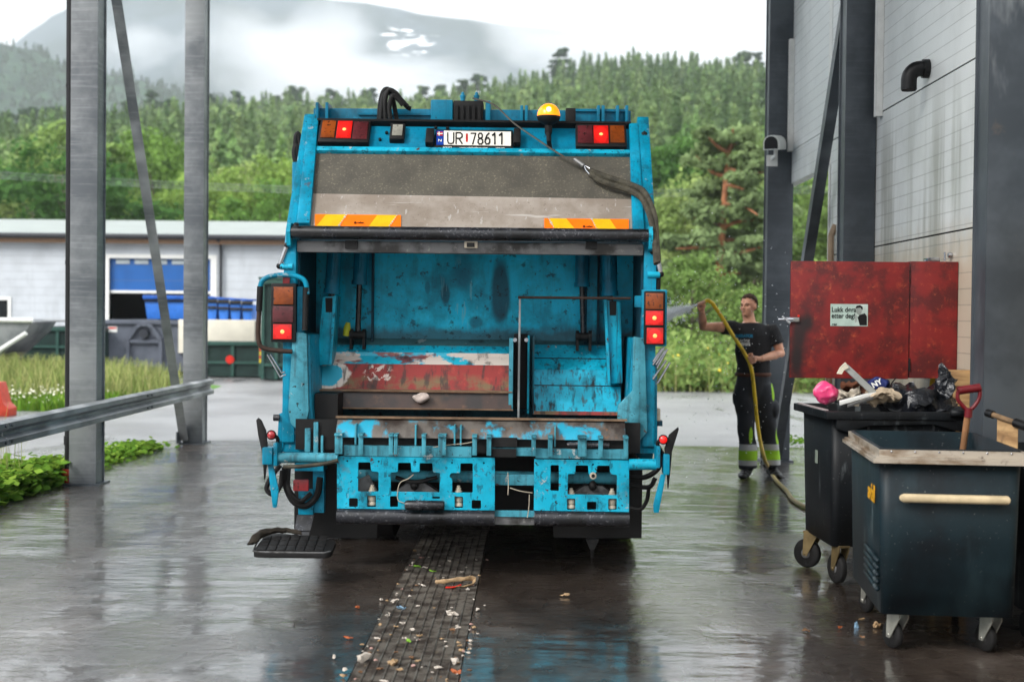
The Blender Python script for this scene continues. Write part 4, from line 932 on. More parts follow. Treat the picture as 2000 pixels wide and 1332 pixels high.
T['amber'] = m_lens('amber_lens', (138, 66, 22)); T['dred'] = m_lens('dark_red_lens', (92, 38, 42)); T['red_on'] = m_lens('lit_red_lens', (200, 30, 24), 1.1, (255, 20, 18), .4); T['bulb'] = m_lens('glowing_bulb', (255, 120, 60), 3.6, (255, 110, 60), 0); T['white_lens'] = m_lens('clear_lens', (170, 168, 156)); T['dred2'] = m_lens('red_reflector', (160, 40, 44))
T['beacon'] = m_lens('lit_amber_dome', (255, 150, 10), 1.0, (255, 138, 0), .0); T['beacon_hot'] = m_lens('beacon_lamp', (255, 220, 120), 7, (255, 200, 90), 0)
T['plate'] = simple('plate_white', rgb(226, 222, 212), .4, var=.06); T['ink'] = simple('plate_black', rgb(14, 14, 14), .5); T['eublue'] = simple('plate_blue', rgb(20, 60, 150), .4); T['tyre'] = simple('tyre_rubber', rgb(18, 17, 17), .75, bump=.2); T['strap'] = simple('greasy_strap', rgb(70, 66, 54), .7, var=.55, sc=22, bump=.5); T['cable'] = simple('steel_cable', rgb(88, 84, 78), .5, .5); T['chrome'] = simple('chrome_rod', rgb(178, 180, 184), .2, .9); T['plug'] = simple('pale_fitting', rgb(178, 168, 150), .4, var=.3); T['redblue'] = simple('plate_red', rgb(190, 40, 40), .4)
SLOPE = (.68, .77)
SL = Plane(8.72, 2.09, SLOPE); PR = Plane(8.45); PB = Plane(8.68); PI = Plane(9.38); PT = Plane(9.66); PBAR = Plane(8.64)
tr = Thing('garbage_truck', 'teal rear loading refuse truck standing over the drain with its hopper open', 'garbage truck', TL)
XL, XR = TL.x - 1.135, TL.x + 1.135
SPLIT = set('grey_fairing hydraulic_hose lever_knuckle marker_lamp bolt bolt_head shock_mount pressure_fitting bracket hinge_lug guide_rail pivot_bolt strut_end rubber_boot flank_hose side_post folded_step box_post lamp_bracket dark_corner crash_bar wire reflector_post lip_web guard_sleeve cab_window face_edge blade_side rust_block pipe_joint hook_rail'.split())
def bxp(name, mat, fn, parent=None, label=None, ang=38):
    bm = BM(); fn(bm); return tr.part(name, bm, mat, parent, label, ang, name in SPLIT)
# ---- side walls of the tailgate
prof_ = [(9.46, 2.87), (9.40, 2.90), (8.72, 2.10), (8.66, 1.95), (8.64, .80), (8.78, .70), (9.7, .70), (10.25, 1.1), (10.25, 2.9)]
for s in (-1, 1):
    x = XL if s < 0 else XR - .075
    w = bxp('tailgate_side', T['teal'], lambda bm: prism(bm, [(x, a, b) for a, b in prof_], (.075, 0, 0), 0, .006))
    xi = XL + .0755 if s < 0 else XR - .0875
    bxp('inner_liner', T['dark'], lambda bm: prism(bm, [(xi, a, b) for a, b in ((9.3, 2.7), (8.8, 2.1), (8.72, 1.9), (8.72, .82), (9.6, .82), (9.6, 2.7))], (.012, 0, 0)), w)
    # upper posts lie along the slope, a little proud
    q = [(603, 236), (623, 237), (606, 442), (580, 442)] if s < 0 else [(1228, 247), (1246, 247), (1258, 455), (1235, 455)]
    bxp('post_cover', T['teal'], lambda bm: ppoly(bm, SL, q, .03, .04, 0, .008), w)
# ---- crown of the tailgate
def top(bm):
    pbox(bm, PT, 612, 214, 1232, 250, 0, .12, 0, .006)
    for x in (622, 641, 1019, 1028, 1168, 1177, 1205, 1223): pbox(bm, PT, x - 3, 203 if x < 700 else 209, x + 3, 248, .07, .12, 0, .005)
    pbox(bm, PT, 843, 199, 886, 246, .10, .1, 0, .012); pbox(bm, PT, 949, 201, 959, 246, .10, .1, 0, .01); pbox(bm, PT, 700, 222, 842, 226, .02, .1)
    pbox(bm, PT, 1105, 214, 1222, 219, .02, .1)
tb = bxp('top_beam', T['teal_up'], top)
bxp('valve_block', T['grime'], lambda bm: [pbox(bm, PT, 887, 201, 944, 248, .09, .1, 0, .004)] + [pbox(bm, PT, 890 + i * 11, 210, 896 + i * 11, 246, .11, 0) for i in range(5)], tb)
bxp('pressure_fitting', T['teal_up'], lambda bm: [lathe(bm, PT.px(x, 201, .02), (0, 0, 1), [(-.02, .016), (.03, .016), (.032, .020), (.045, .020), (.048, .013), (.066, .009), (.07, .001)], 10) for x in (904, 931)], tb)
bxp('relay_box', T['grime'], lambda bm: pbox(bm, PT, 1104, 217, 1123, 247, .14, -.03, 0, .006), tb)
for k, pts in enumerate(([(743, 240), (746, 205), (752, 183), (762, 180), (770, 200), (778, 240)], [(748, 240), (752, 200), (760, 186), (772, 190), (786, 200), (800, 216), (806, 218)], [(758, 240), (757, 205), (764, 184), (778, 190), (790, 206), (800, 215)], [(768, 240), (766, 215), (772, 196), (784, 204), (792, 214)])):
    bxp('hydraulic_hose', M['rubber'], lambda bm: tube(bm, spline([PT.px(a, b, .10 + k * .03) for a, b in pts], 5), .0155, 8), tb)
hd = bxp('header_panel', T['teal_up'], lambda bm: [ppoly(bm, SL, [(620, 243), (1232, 250), (1232, 296), (612, 290)], -.012, .05)])
bxp('header_lip', T['grime'], lambda bm: ppoly(bm, SL, [(620, 238), (1232, 245), (1232, 249), (620, 242)], .03, .03), hd)
bxp('header_rail', T['worn'], lambda bm: ppoly(bm, SL, [(612, 290), (1230, 297), (1230, 305), (611, 298)], .02, .05, 0, .004), hd)
bxp('bolt_head', T['grime'], lambda bm: [cyl(bm, SL.px(x, y, -.011), SL.px(x, y, .004), .010, None, 8) for x, y in ((851, 249), (874, 250), (742, 272), (755, 259))], hd)
bxp('tailgate_panel', T['coat'], lambda bm: ppoly(bm, SL, [(612, 299), (1230, 306), (1234, 388), (608, 377)], -.006, .03))
al = bxp('panel_band', T['alu'], lambda bm: ppoly(bm, SL, [(608, 377.3), (1234, 388.3), (1238, 462), (603, 452)], -.0045, .03))
# hazard boards
def hazard_board(q, lean, name='hazard_board'):
    x0, y0, x1, y1 = q; h = y1 - y0; tilt = (x1 - x0) * .011
    sg = bxp(name, T['orange'], lambda bm: ppoly(bm, SL, [(x0, y0), (x1, y0 + tilt), (x1, y1 + tilt), (x0, y1)], .002, .004), al)
    st = ((637, 677, 616, 659), (737, 776, 718, 757)) if lean > 0 else ((1071, 1106, 1086, 1127), (1155, 1191, 1168, 1208))
    bm = BM(); bf = BM()
    for a, b, c, d in st:
        ty = lambda x: (x - x0) * .011
        ppoly(bm, SL, [(a, y0 + .6 + ty(a)), (b, y0 + .6 + ty(b)), (d, y1 - .4 + ty(d)), (c, y1 - .4 + ty(c))], .0045, -.0025)
        e = (b, d) if lean > 0 else (a, c)
        for t in np.linspace(.05, .95, 7):
            xx = e[0] + (e[1] - e[0]) * t; yy = y0 + h * t + ty(xx); r = random.uniform(1, 3)
            ppoly(bf, SL, [(xx - r, yy), (xx, yy - r * .8), (xx + r, yy), (xx + r * .2, yy + r)], .0062, -.005)
    tr.part('yellow_stripe', bm, T['yellow'], sg, split=True); tr.part('flaked_edge', bf, T['flake'], sg)
    u, v = SL.uv((x0 + x1) / 2 + (2 if lean > 0 else 2), (y0 + y1) / 2 + 4); tr.mpart('lettering', text_mesh('@ reflex', .017, T['ink'], frame_on(SL, u, v, .0068), .0004), sg)
hazard_board((615, 419, 783, 446), 1); hazard_board((1063, 427, 1228, 453), -1)
# ---- lamps
def lamp_box(pl, q, segs, d=.035, name='tail_light', lab=None, bez=.016, housing=None):
    x0, y0, x1, y1 = q
    h = bxp(name, housing or T['grime'], lambda bm: pbox(bm, pl, x0, y0, x1, y1, d, .02, 0, .010), None, lab)
    for (a, b, c, e), mt in segs:
        bxp('lens', T[mt], lambda bm: pbox(bm, pl, a, b, c, e, d + .008, -(d + .001), 0, .005), h)
        if mt == 'red_on': bxp('bulb', T['bulb'], lambda bm: ball(bm, pl.px((a + c) / 2, (b + e) / 2, d + .003), .014, 0, 2), h)
    return h
lamp_box(SL, (624, 240, 723, 284), [((629, 244, 656, 277), 'amber'), ((659, 245, 688, 278), 'red_on'), ((690, 246, 719, 280), 'dred')], .03, lab='upper left lamp cluster with its middle lens lit red')
lamp_box(SL, (1124, 249, 1223, 293), [((1128, 254, 1157, 288), 'dred'), ((1159, 254, 1188, 288), 'red_on'), ((1191, 254, 1219, 287), 'amber')], .03, lab='upper right lamp cluster with its middle lens lit red')
lamp_box(SL, (762, 247, 791, 278), [((767, 252, 787, 273), 'white_lens')], .03, 'work_light')
np_ = lamp_box(SL, (849, 257, 1002, 297), [], .016, 'number_plate')
for x0, x1 in ((832, 848), (1003, 1017)): bxp('plate_lamp', T['grime'], lambda bm: pbox(bm, SL, x0, 260, x1, 288, .045, .0, 0, .008))
bxp('plate_face', T['plate'], lambda bm: ppoly(bm, SL, [(867, 260), (998, 262), (998, 289.5), (867, 287.5)], .019, -.0155), np_)
bxp('country_strip', T['eublue'], lambda bm: ppoly(bm, SL, [(852.5, 260), (866.5, 260), (866.5, 287.5), (852.5, 287.5)], .019, -.0155), np_)
bxp('flag', T['redblue'], lambda bm: ppoly(bm, SL, [(854, 262.5), (865, 262.5), (865, 270), (854, 270)], .0202, -.0188), np_)
bxp('flag_cross', T['plate'], lambda bm: [ppoly(bm, SL, [(857, 262.5), (859, 262.5), (859, 270), (857, 270)], .0212, -.0201), ppoly(bm, SL, [(854, 265.3), (865, 265.3), (865, 267.2), (854, 267.2)], .0214, -.0201)], np_)
def letters(s, px, py, size, mat, d=.0212, bold=.0, sx=1.0, par=np_, pl=SL): u, v = pl.uv(px, py); return tr.mpart('lettering', text_mesh(s, size, mat, frame_on(pl, u, v, d), bold, .0008, sx=sx), par)
GL = {'U': [[(0, 1), (0, .25), (.12, .04), (.5, -.0), (.88, .04), (1, .25), (1, 1)]], 'R': [[(0, 0), (0, 1), (.7, 1), (1, .86), (1, .62), (.7, .48), (0, .48)], [(.45, .48), (1, 0)]], '7': [[(0, 1), (1, 1), (.35, 0)]], '1': [[(.1, .8), (.6, 1), (.6, 0)]],
      '8': [[(.5, .53), (.12, .62), (.08, .85), (.3, 1), (.7, 1), (.92, .85), (.88, .62), (.5, .53), (.05, .4), (0, .15), (.25, 0), (.75, 0), (1, .15), (.95, .4), (.5, .53)]], '6': [[(.85, 1), (.4, .8), (.08, .45), (0, .2), (.25, 0), (.75, 0), (1, .18), (1, .4), (.75, .56), (.3, .54), (.04, .36)]]}
def stroke_text(s, x0, x1, y0, y1):
    n = len(s); w = (x1 - x0) / n; t = 2.5; bm = BM()
    for i, ch in enumerate(s):
        for st in GL[ch]:
            for (a, b), (c, d) in zip(st, st[1:]):
                A = Vector((x0 + i * w + 1.2 + a * (w - 4.6), y1 - 1 - b * (y1 - y0 - 2))); B = Vector((x0 + i * w + 1.2 + c * (w - 4.6), y1 - 1 - d * (y1 - y0 - 2))); u = (B - A).normalized(); m = Vector((-u.y, u.x)) * t / 2; A -= u * t * .35; B += u * t * .35
                ppoly(bm, SL, [A - m, B - m, B + m, A + m], .0205 + .00002 * len(bm.faces), -.0190)
    tr.part('lettering', bm, T['ink'], np_)
letters('N', 859.5, 279.5, .033, T['plate'], .0202, .0006); stroke_text('UR', 873.5, 906, 263.5, 286.5); stroke_text('78611', 919, 987, 264.5, 287.5)
bxp('plate_seal', T['redblue'], lambda bm: ppoly(bm, SL, [(910, 266), (914, 266), (914, 282), (910, 282)], .020, -.0188), np_)
letters('www.wistlastbuss.com', 925, 293.2, .020, T['plate'], .0172, .0004); letters('VOLVO', 874, 292.2, .017, T['plate'], .0172, .0004); letters('VOLVO', 977, 294, .017, T['plate'], .0172, .0004)
# beacon
bc = SL.px(1071, 250, .10); bk = bxp('beacon', T['grime'], lambda bm: [lathe(bm, bc, (0, 0, 1), [(-.125, .018), (-.11, .024), (-.06, .024), (-.055, .03), (-.045, .05), (-.028, .07), (-.008, .076), (-.002, .076)], 20), tube(bm, [bc + Vector((0, 0, -.10)), SL.px(1072, 288, .05), SL.px(1074, 290, 0)], .016, 8)])
bxp('dome', T['beacon'], lambda bm: lathe(bm, bc, (0, 0, 1), [(0, .075)] + [(.075 * 1.08 * math.sin(a), .075 * math.cos(a)) for a in np.linspace(.15, 1.5, 9)] + [(.083, .002)], 24), bk)
bxp('lamp_glow', T['beacon_hot'], lambda bm: ball(bm, bc + Vector((0, -.074, .034)), .017, 0, 2, (1, .35, 1)), bk)
# winch cable and strap
bxp('winch_cable', T['cable'], lambda bm: tube(bm, spline([PT.px(926, 203, .24)] + [SL.px(a, b, d) for a, b, d in ((965, 228, .10), (1005, 258, .07), (1050, 287, .06), (1090, 310, .045), (1130, 331, .04))], 4), .0058, 6))
bxp('cable_ferrule', T['grey'], lambda bm: tube(bm, [SL.px(1122, 322, .045), SL.px(1140, 335, .045)], .015, 8))
bxp('shackle_ring', T['chrome'], lambda bm: tube(bm, [SL.px(1140, 335, .05), SL.px(1150, 340, .05), SL.px(1160, 346, .05), SL.px(1152, 354, .05), SL.px(1144, 344, .05)], .005, 6, closed=True))
bxp('lifting_strap', T['strap'], lambda bm: [tube(bm, spline([SL.px(a, b, d) for a, b, d in pts], 5), .020, 8, flat=.7) for pts in (((1150, 345, .05), (1185, 358, .05), (1225, 372, .055), (1254, 389, .07), (1268, 415, .08), (1277, 446, .09), (1281, 480, .06), (1284, 520, .03)), ((1152, 352, .05), (1180, 368, .05), (1225, 382, .05), (1250, 400, .065), (1262, 425, .075), (1270, 452, .085), (1277, 485, .06), (1281, 522, .03)))])
# ---- bar across the opening
c0, c1 = PBAR.px(566, 452), PBAR.px(1270, 463); zb = (c0.z + c1.z) / 2
rb = bxp('roller_bar', T['bar'], lambda bm: tube(bm, [(c0.x, 8.62, zb), (c0.x + .03, 8.62, zb), (c1.x - .03, 8.62, zb), (c1.x, 8.62, zb)], [.034, .040, .040, .034], 20))
for x, s in ((c0.x, -1), (c1.x, 1)): bxp('end_bracket', T['worn'], lambda bm: prism(bm, [(x - .012, 8.66, zb + .06), (x - .012, 8.60, zb + .05), (x - .012, 8.575, zb), (x - .012, 8.60, zb - .08), (x - .012, 8.70, zb - .1), (x - .012, 8.74, zb + .03)], (.024, 0, 0)), rb)
cb = bxp('cross_beam', T['grey'], lambda bm: [box(bm, XL + .08, XR - .08, 8.66, 8.74, zb - .118, zb - .048, 0, .006)])
bxp('bracket', T['grime'], lambda bm: [pbox(bm, PBAR, a, 470, b, 486, .005, .03) for a, b in ((674, 698), (1144, 1166))], cb)
rc = bxp('reversing_camera', T['plug'], lambda bm: pbox(bm, PBAR, 907, 472, 933, 485, .015, .03, 0, .004)); bxp('camera_lens', T['ink'], lambda bm: pbox(bm, PBAR, 912, 474.5, 927, 483, .018, -.01), rc)
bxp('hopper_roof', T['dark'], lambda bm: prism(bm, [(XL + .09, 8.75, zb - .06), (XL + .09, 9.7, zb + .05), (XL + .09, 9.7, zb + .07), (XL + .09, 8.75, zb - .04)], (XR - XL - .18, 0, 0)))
# ---- inside the hopper
bp = bxp('back_plate', T['back'], lambda bm: box(bm, XL + .09, XR - .09, 9.38, 9.43, .8, 2.2)); pbs = Plane(9.5)
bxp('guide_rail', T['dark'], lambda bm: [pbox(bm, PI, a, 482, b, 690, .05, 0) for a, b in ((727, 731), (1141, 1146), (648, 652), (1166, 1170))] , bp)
def cylinder(xt, yt, xb, yb, r, y0, rod, rx, ry, nm='ram'):
    a, b, c = P(xt, yt, y0), P(xb, yb, y0), P(rx, ry, y0)
    q = bxp(nm, T['teal_up'], lambda bm: (tube(bm, [a, a.lerp(b, .9), a.lerp(b, .9), b], [r, r, r * 1.14, r * 1.14], 18), tube(bm, [a + Vector((0, -r, 0)), a.lerp(b, .5) + Vector((0, -r * 1.05, 0)), a.lerp(b, .72) + Vector((0, -r * 1.1, 0))], [.012, .016, .006], 8)))
    bxp('ram_rod', T['bar'], lambda bm: tube(bm, [b, c], rod, 12), q); return q
cylinder(706, 478, 702, 556, .046, 9.25, .018, 699, 648); cylinder(1138, 478, 1137, 560, .046, 9.25, .018, 1139, 650)
cylinder(655, 478, 648, 574, .048, 9.1, .02, 646, 600); cylinder(1190, 478, 1191, 578, .048, 9.1, .02, 1194, 605)
def clevis(px, py, y):
    c = P(px, py, y)
    bxp('clevis', T['grime'], lambda bm: [cyl(bm, c + Vector((-.03, 0, 0)), c + Vector((.03, 0, 0)), .028, None, 12), cyl(bm, c + Vector((-.052, 0, 0)), c + Vector((-.031, 0, 0)), .042, None, 14), cyl(bm, c + Vector((.031, 0, 0)), c + Vector((.052, 0, 0)), .042, None, 14), box(bm, c.x - .05, c.x - .033, c.y - .035, c.y + .05, c.z - .09, c.z), box(bm, c.x + .033, c.x + .05, c.y - .035, c.y + .05, c.z - .09, c.z)])
clevis(699, 655, 9.24); clevis(1140, 658, 9.24)
bxp('grease_guard', simple('lime_green_plastic', rgb(170, 176, 40), .5), lambda bm: tube(bm, [P(676, 656, 9.22), P(678, 640, 9.22), P(680, 630, 9.22)], [.022, .024, .014], 10))
for s, q in ((-1, [(630, 580), (655, 578), (646, 712), (618, 714)]), (1, [(1182, 586), (1212, 590), (1216, 748), (1190, 750)])):
    pa = Plane(9.03); a = bxp('packer_arm', T['streak'], lambda bm: ppoly(bm, pa, q, 0, .25, 0, .006))
    e = [(q[1][0] - 2, q[1][1]), (q[1][0] + 3, q[1][1]), (q[2][0] + 3, q[2][1]), (q[2][0] - 2, q[2][1])] if s < 0 else [(q[0][0] - 3, q[0][1]), (q[0][0] + 2, q[0][1]), (q[3][0] + 2, q[3][1]), (q[3][0] - 3, q[3][1])]
    bxp('arm_flange', T['worn'], lambda bm: ppoly(bm, pa, e, .03, .04), a)
    cx = (q[0][0] + q[1][0]) / 2; bxp('pivot_eye', T['grime'], lambda bm: ppoly(bm, pa, [(cx - 7, q[0][1] + 2), (cx + 7, q[0][1] + 2), (cx + 6, q[0][1] + 30), (cx - 6, q[0][1] + 30)], .004, 0), a)
def blade(nm, x0, x1, pr, mats):
    """pr: (picture y, depth Y) down the face; one material per step"""
    xm = 925; pts = [(Y, P(xm, py, Y).z) for py, Y in pr]; bm = BM()
    A = [bm.verts.new((x0, a, b)) for a, b in pts] + [bm.verts.new((x0, 9.54, pts[-1][1])), bm.verts.new((x0, 9.54, pts[0][1]))]
    B = [bm.verts.new((x1, a, b)) for a, b in pts] + [bm.verts.new((x1, 9.54, pts[-1][1])), bm.verts.new((x1, 9.54, pts[0][1]))]
    n = len(A)
    for i in range(n):
        f = bm.faces.new((A[i], B[i], B[(i + 1) % n], A[(i + 1) % n])); f.material_index = min(i, len(mats) - 1)
    bm.faces.new(A).material_index = len(mats) - 1; bm.faces.new(B).material_index = len(mats) - 1
    bmesh.ops.recalc_face_normals(bm, faces=bm.faces); return tr.part(nm, bm, mats, ang=20)
X_ = lambda px, Y: P(px, 720, Y).x
ld = m_teal('grimy_ledge_paint', rgb(60, 100, 106), speck=1.6, streak=0, chips=.6, rough=.6)
b1 = blade('packer_blade', X_(650, 9.25), X_(1000, 9.2), [(660, 9.40), (676, 9.29), (690, 9.24), (697, 9.235), (713, 9.16)], [ld, T['worn'], T['band'], T['band'], T['dark']])
b2 = blade('scraper_face', X_(620, 9.1), X_(1000, 9.1), [(713, 9.15), (762, 9.08), (768, 9.0), (801, 8.97)], [T['red'], T['pale_rust'], T['rust'], T['grime']])
bxp('face_edge', T['pale_rust'], lambda bm: [box(bm, X_(620, 8.99), X_(1001, 8.99), 8.975, 8.999, P(925, 766, 8.99).z, P(925, 763.5, 8.99).z), box(bm, X_(618, 8.96), X_(1003, 8.96), 8.955, 8.969, P(925, 801, 8.96).z, P(925, 798.5, 8.96).z)], b2); bxp('blade_side', T['scraped'], lambda bm: box(bm, X_(994, 9.0), X_(1002, 9.0), 8.98, 9.3, P(925, 800, 9).z, P(925, 660, 9).z))
b3 = blade('packer_blade', X_(1040, 9.25), X_(1188, 9.2), [(662, 9.40), (672, 9.31), (697, 9.24), (699, 9.235), (720, 9.16)], [ld, T['worn'], T['grime'], T['streak'], T['dark']])
b4 = blade('scraper_face', X_(1042, 9.1), X_(1212, 9.1), [(720, 9.15), (750, 9.10), (752, 9.085), (801, 9.0), (808, 8.99)], [T['streak'], T['rust'], T['streak'], T['red'], T['grime']])
bxp('blade_side', T['streak'], lambda bm: [box(bm, X_(a, 9.0), X_(b, 9.0), 8.99, 9.5, P(925, 806, 9).z, P(925, 655, 9).z) for a, b in ((1030, 1034), (1040, 1043.5))])
bxp('bolt_head', T['chrome'], lambda bm: [cyl(bm, P(x, 664, 9.0), P(x, 664, 8.97), .014, None, 6) for x in (1006, 1028)], b3)
bxp('side_stop', T['grime'], lambda bm: [box(bm, X_(1003, 9.0), X_(1030, 9.0), 9.1, 9.5, P(925, 800, 9).z, P(925, 652, 9).z)])
bxp('divider_plate', simple('grey_divider_plate', rgb(128, 134, 134), .5, .3, var=.6, sc=5), lambda bm: prism(bm, [(X_(1012, 8.9), a, P(1012, py, a).z) for a, py in ((8.95, 582), (8.78, 690), (8.72, 818), (9.05, 826), (9.2, 700), (9.0, 582))], (.012, 0, 0)))
bxp('divider_rod', T['rustbar'], lambda bm: tube(bm, [P(1012, 581, 8.95), P(1232, 583, 8.85)], .0085, 8))
bm = BM(); ball(bm, P(825, 776, 8.955), .05, 0, 3, (1.1, .25, .55)); crumple(bm, .018, 22, 3); tr.part('stuck_rag', bm, simple('dirty_white_rag', rgb(196, 180, 172), .8, var=.4, sc=30), b2)
bxp('hopper_floor', T['grime'], lambda bm: [box(bm, XL + .09, XR - .09, 8.62, 9.54, .76, .79), box(bm, XL + .09, XR - .09, 8.60, 8.615, .76, P(925, 822, 8.6).z)])
# ---- hopper lip, hooks and the two cut-out plates
z_ = lambda py, Y: P(942, py, Y).z
lp = bxp('hopper_lip', T['lip'], lambda bm: prism(bm, [(X_(660, 8.55), 8.585, z_(818, 8.585)), (X_(660, 8.55), 8.57, z_(818, 8.57)), (X_(660, 8.55), 8.50, z_(840, 8.5)), (X_(660, 8.55), 8.475, z_(857, 8.475)), (X_(660, 8.55), 8.49, z_(857, 8.49)), (X_(660, 8.55), 8.515, z_(840, 8.515))], (X_(1222, 8.55) - X_(660, 8.55), 0, 0)))
bxp('worn_edge', T['pale_rust'], lambda bm: box(bm, X_(657, 8.56), X_(1226, 8.56), 8.545, 8.60, z_(819, 8.57), z_(815.5, 8.57)), lp)
bxp('lip_web', T['scraped'], lambda bm: [box(bm, X_(a, 8.48), X_(a + 3, 8.48), 8.45, 8.57, z_(870, 8.48), z_(830, 8.5)) for a in (695, 812, 888, 900, 1084)], lp)
bxp('gap_backing', T['grime'], lambda bm: box(bm, X_(656, 8.5), X_(1226, 8.5), 8.51, 8.53, z_(885, 8.5), z_(848, 8.5)))
rail = bxp('hook_rail', T['scraped'], lambda bm: [pbox(bm, PR, 672, 871, 921, 891, .012, .03), pbox(bm, PR, 962, 874, 1044, 890, .0, .03), pbox(bm, PR, 1046, 877, 1227, 895, .012, .03)])
bxp('rust_block', T['grime'], lambda bm: [pbox(bm, PR, 961, 855, 1010, 872, .02, .05), pbox(bm, PR, 962, 876, 1008, 892, .02, .02)], rail)
for a, b in ((656, 671), (702, 711), (761, 769), (771, 778), (825, 833), (857, 872), (923, 932), (951, 960), (1038, 1046.5), (1070, 1079), (1128, 1145), (1168, 1177), (1217, 1226)):
    y0 = 845 + (a - 656) * .011; bxp('hook', T['scraped'], lambda bm: [pbox(bm, PR, a, y0, b, y0 + 40, .05, -.03, 0, .003), pbox(bm, PR, a, y0, b, y0 + 4, .07, .05)], rail)
def plate(outer, holes):
    f = lambda q: [PR.uv(x, y) for x, y in q]
    me = holes_mesh(f(outer), [rounded(f(h), .008) for h in holes], .012, frame_on(PR, 0, 0, 0), T['worn'], .0015); return tr.mpart('cutout_plate', me)
L_h = [[(699.5, 902), (724, 902), (725.5, 919.5), (740, 921), (740, 960), (699, 960)],
       [(777, 903), (803, 903), (804, 921), (819.5, 921), (819.5, 903.7), (845, 903.7), (846.5, 922), (860, 923), (859, 961.5), (763, 960), (763, 922), (777, 921)],
       [(899, 904), (924, 904), (924, 962), (883, 962), (883, 936), (877, 930), (881, 923), (898.6, 923)],
       [(681.6, 972), (699.5, 972), (699.5, 990), (681.6, 990)], [(717, 967), (735, 967), (735, 990), (717, 990)], [(761.5, 968), (778, 968), (778, 990), (761.5, 990)], [(844, 969), (860, 969), (860, 974), (844, 974)], [(887.6, 969), (905, 969), (905, 992), (887.6, 992)], [(921, 976), (940, 976), (940, 993.5), (921, 993.5)]]
R_h = [[(1075, 907.5), (1092, 907.5), (1092, 959), (1074.5, 958)],
       [(1124, 908), (1149, 908), (1150, 926), (1165, 926), (1166, 908.5), (1191, 908.5), (1192, 925), (1205.5, 927), (1205, 967), (1108, 965.5), (1108.7, 925), (1123, 924.6)],
       [(1107, 973), (1124, 973), (1124, 995.5), (1107, 995.5)], [(1146, 979), (1165, 979), (1165, 995.5), (1146, 995.5)], [(1187.6, 973), (1205, 973), (1205, 995.5), (1187.6, 995.5)]]
dot = lambda x, y, r=2.6: [(x + r * math.cos(t), y + r * math.sin(t)) for t in np.linspace(0, 5.6, 7)]
plate([(659, 891), (966, 894), (966, 996), (659, 992)], L_h + [dot(678.5, 900), dot(740, 901), dot(811.5, 902), dot(883, 903.5), dot(945, 904)])
plate([(1044, 897), (1228, 899), (1228, 999), (1043, 996)], R_h + [dot(1158, 907)])
bolts = bxp('bolt', T['plug'], lambda bm: [lathe(bm, PR.px(x, y, -.03), (0, -.0, 1), [(-.03, .022), (-.012, .022), (-.011, .016), (.004, .016), (.005, .010), (.018, .010)], 8) for x, y in ((726, 954), (895, 955), (1116, 960), (1196, 961))])
bxp('shock_mount', T['plug'], lambda bm: [lathe(bm, PR.px(x, y, -.03), (0, 0, -1), [(-.03, .016), (-.02, .026), (0, .026), (.01, .02), (.02, .026), (.03, .026)], 12) for x, y in ((726, 977), (896, 979), (1116, 983), (1196, 984))])
P6 = Plane(8.6)
bxp('crash_bar', T['scraped'], lambda bm: [tube(bm, [P6.px(665, 928), P6.px(1222, 934)], .036, 14), pbox(bm, Plane(8.52), 966, 926, 1044, 948, 0, .06, 0, .008), pbox(bm, PR, 966, 998, 1044, 1010, -.02, .04)])
bxp('grey_fairing', T['grey'], lambda bm: [ppoly(bm, P6, q, .05, .04) for q in ([(700, 962), (700, 935), (722, 925), (742, 962)], [(768, 962), (795, 942), (832, 942), (862, 962)], [(1112, 966), (1140, 947), (1176, 947), (1202, 966)])] + [pbox(bm, PR, 966, 1010.5, 1044, 1026, -.03, .04)])
bxp('pipe_joint', T['grime'], lambda bm: [ball(bm, P6.px(x, y, .06), .026, 0, 2, (1, 1, 1.2)) for x, y in ((811, 945), (1157, 946))] + [tube(bm, spline([P6.px(775, 930, .06), P6.px(811, 938, .08), P6.px(855, 930, .06)], 4), .012, 6)])
bxp('hitch_eye', T['plug'], lambda bm: [tube(bm, [PR.px(1158, 928, .03), PR.px(1158, 928, -.06)], .020, 16), tube(bm, [PR.px(1158, 928, .031), PR.px(1158, 928, .03)], .011, 12)]); bxp('hitch_hole', T['ink'], lambda bm: cyl(bm, PR.px(1158, 928, .033), PR.px(1158, 928, .0312), .011, None, 12))
bxp('wire', T['plug'], lambda bm: [tube(bm, spline([PR.px(a, b, .012) for a, b in q], 5), .0028, 6) for q in (((808, 926), (798, 934), (782, 942), (777, 960), (778, 976), (790, 982)), ((846, 873), (880, 868), (905, 866), (926, 862)), ((992, 922), (993, 945), (992, 966)), ((1034, 965), (1033, 990), (1030, 1010)), ((996, 952), (1015, 958), (1040, 962)))])
bxp('marker_lamp', T['bar'], lambda bm: [tube(bm, [PR.px(792, 984, .045), PR.px(797, 984, .045), PR.px(866, 985, .045), PR.px(869, 985, .045)], [.022, .029, .029, .022], 16), tube(bm, [PR.px(1110, 870, .0), PR.px(1112, 868, .0), PR.px(1190, 870, .0)], .018, 10)])
for a, b, ya, yb in ((658, 966, 1009, 1011), (1043.5, 1229, 1012, 1014)):
    A, B = PR.px(a, ya, .0), PR.px(b, yb, .0); zc = (A.z + B.z) / 2
    bxp('bumper_tube', T['bar'], lambda bm: tube(bm, [(A.x, 8.462, zc), (B.x, 8.462, zc)], .047, 22))
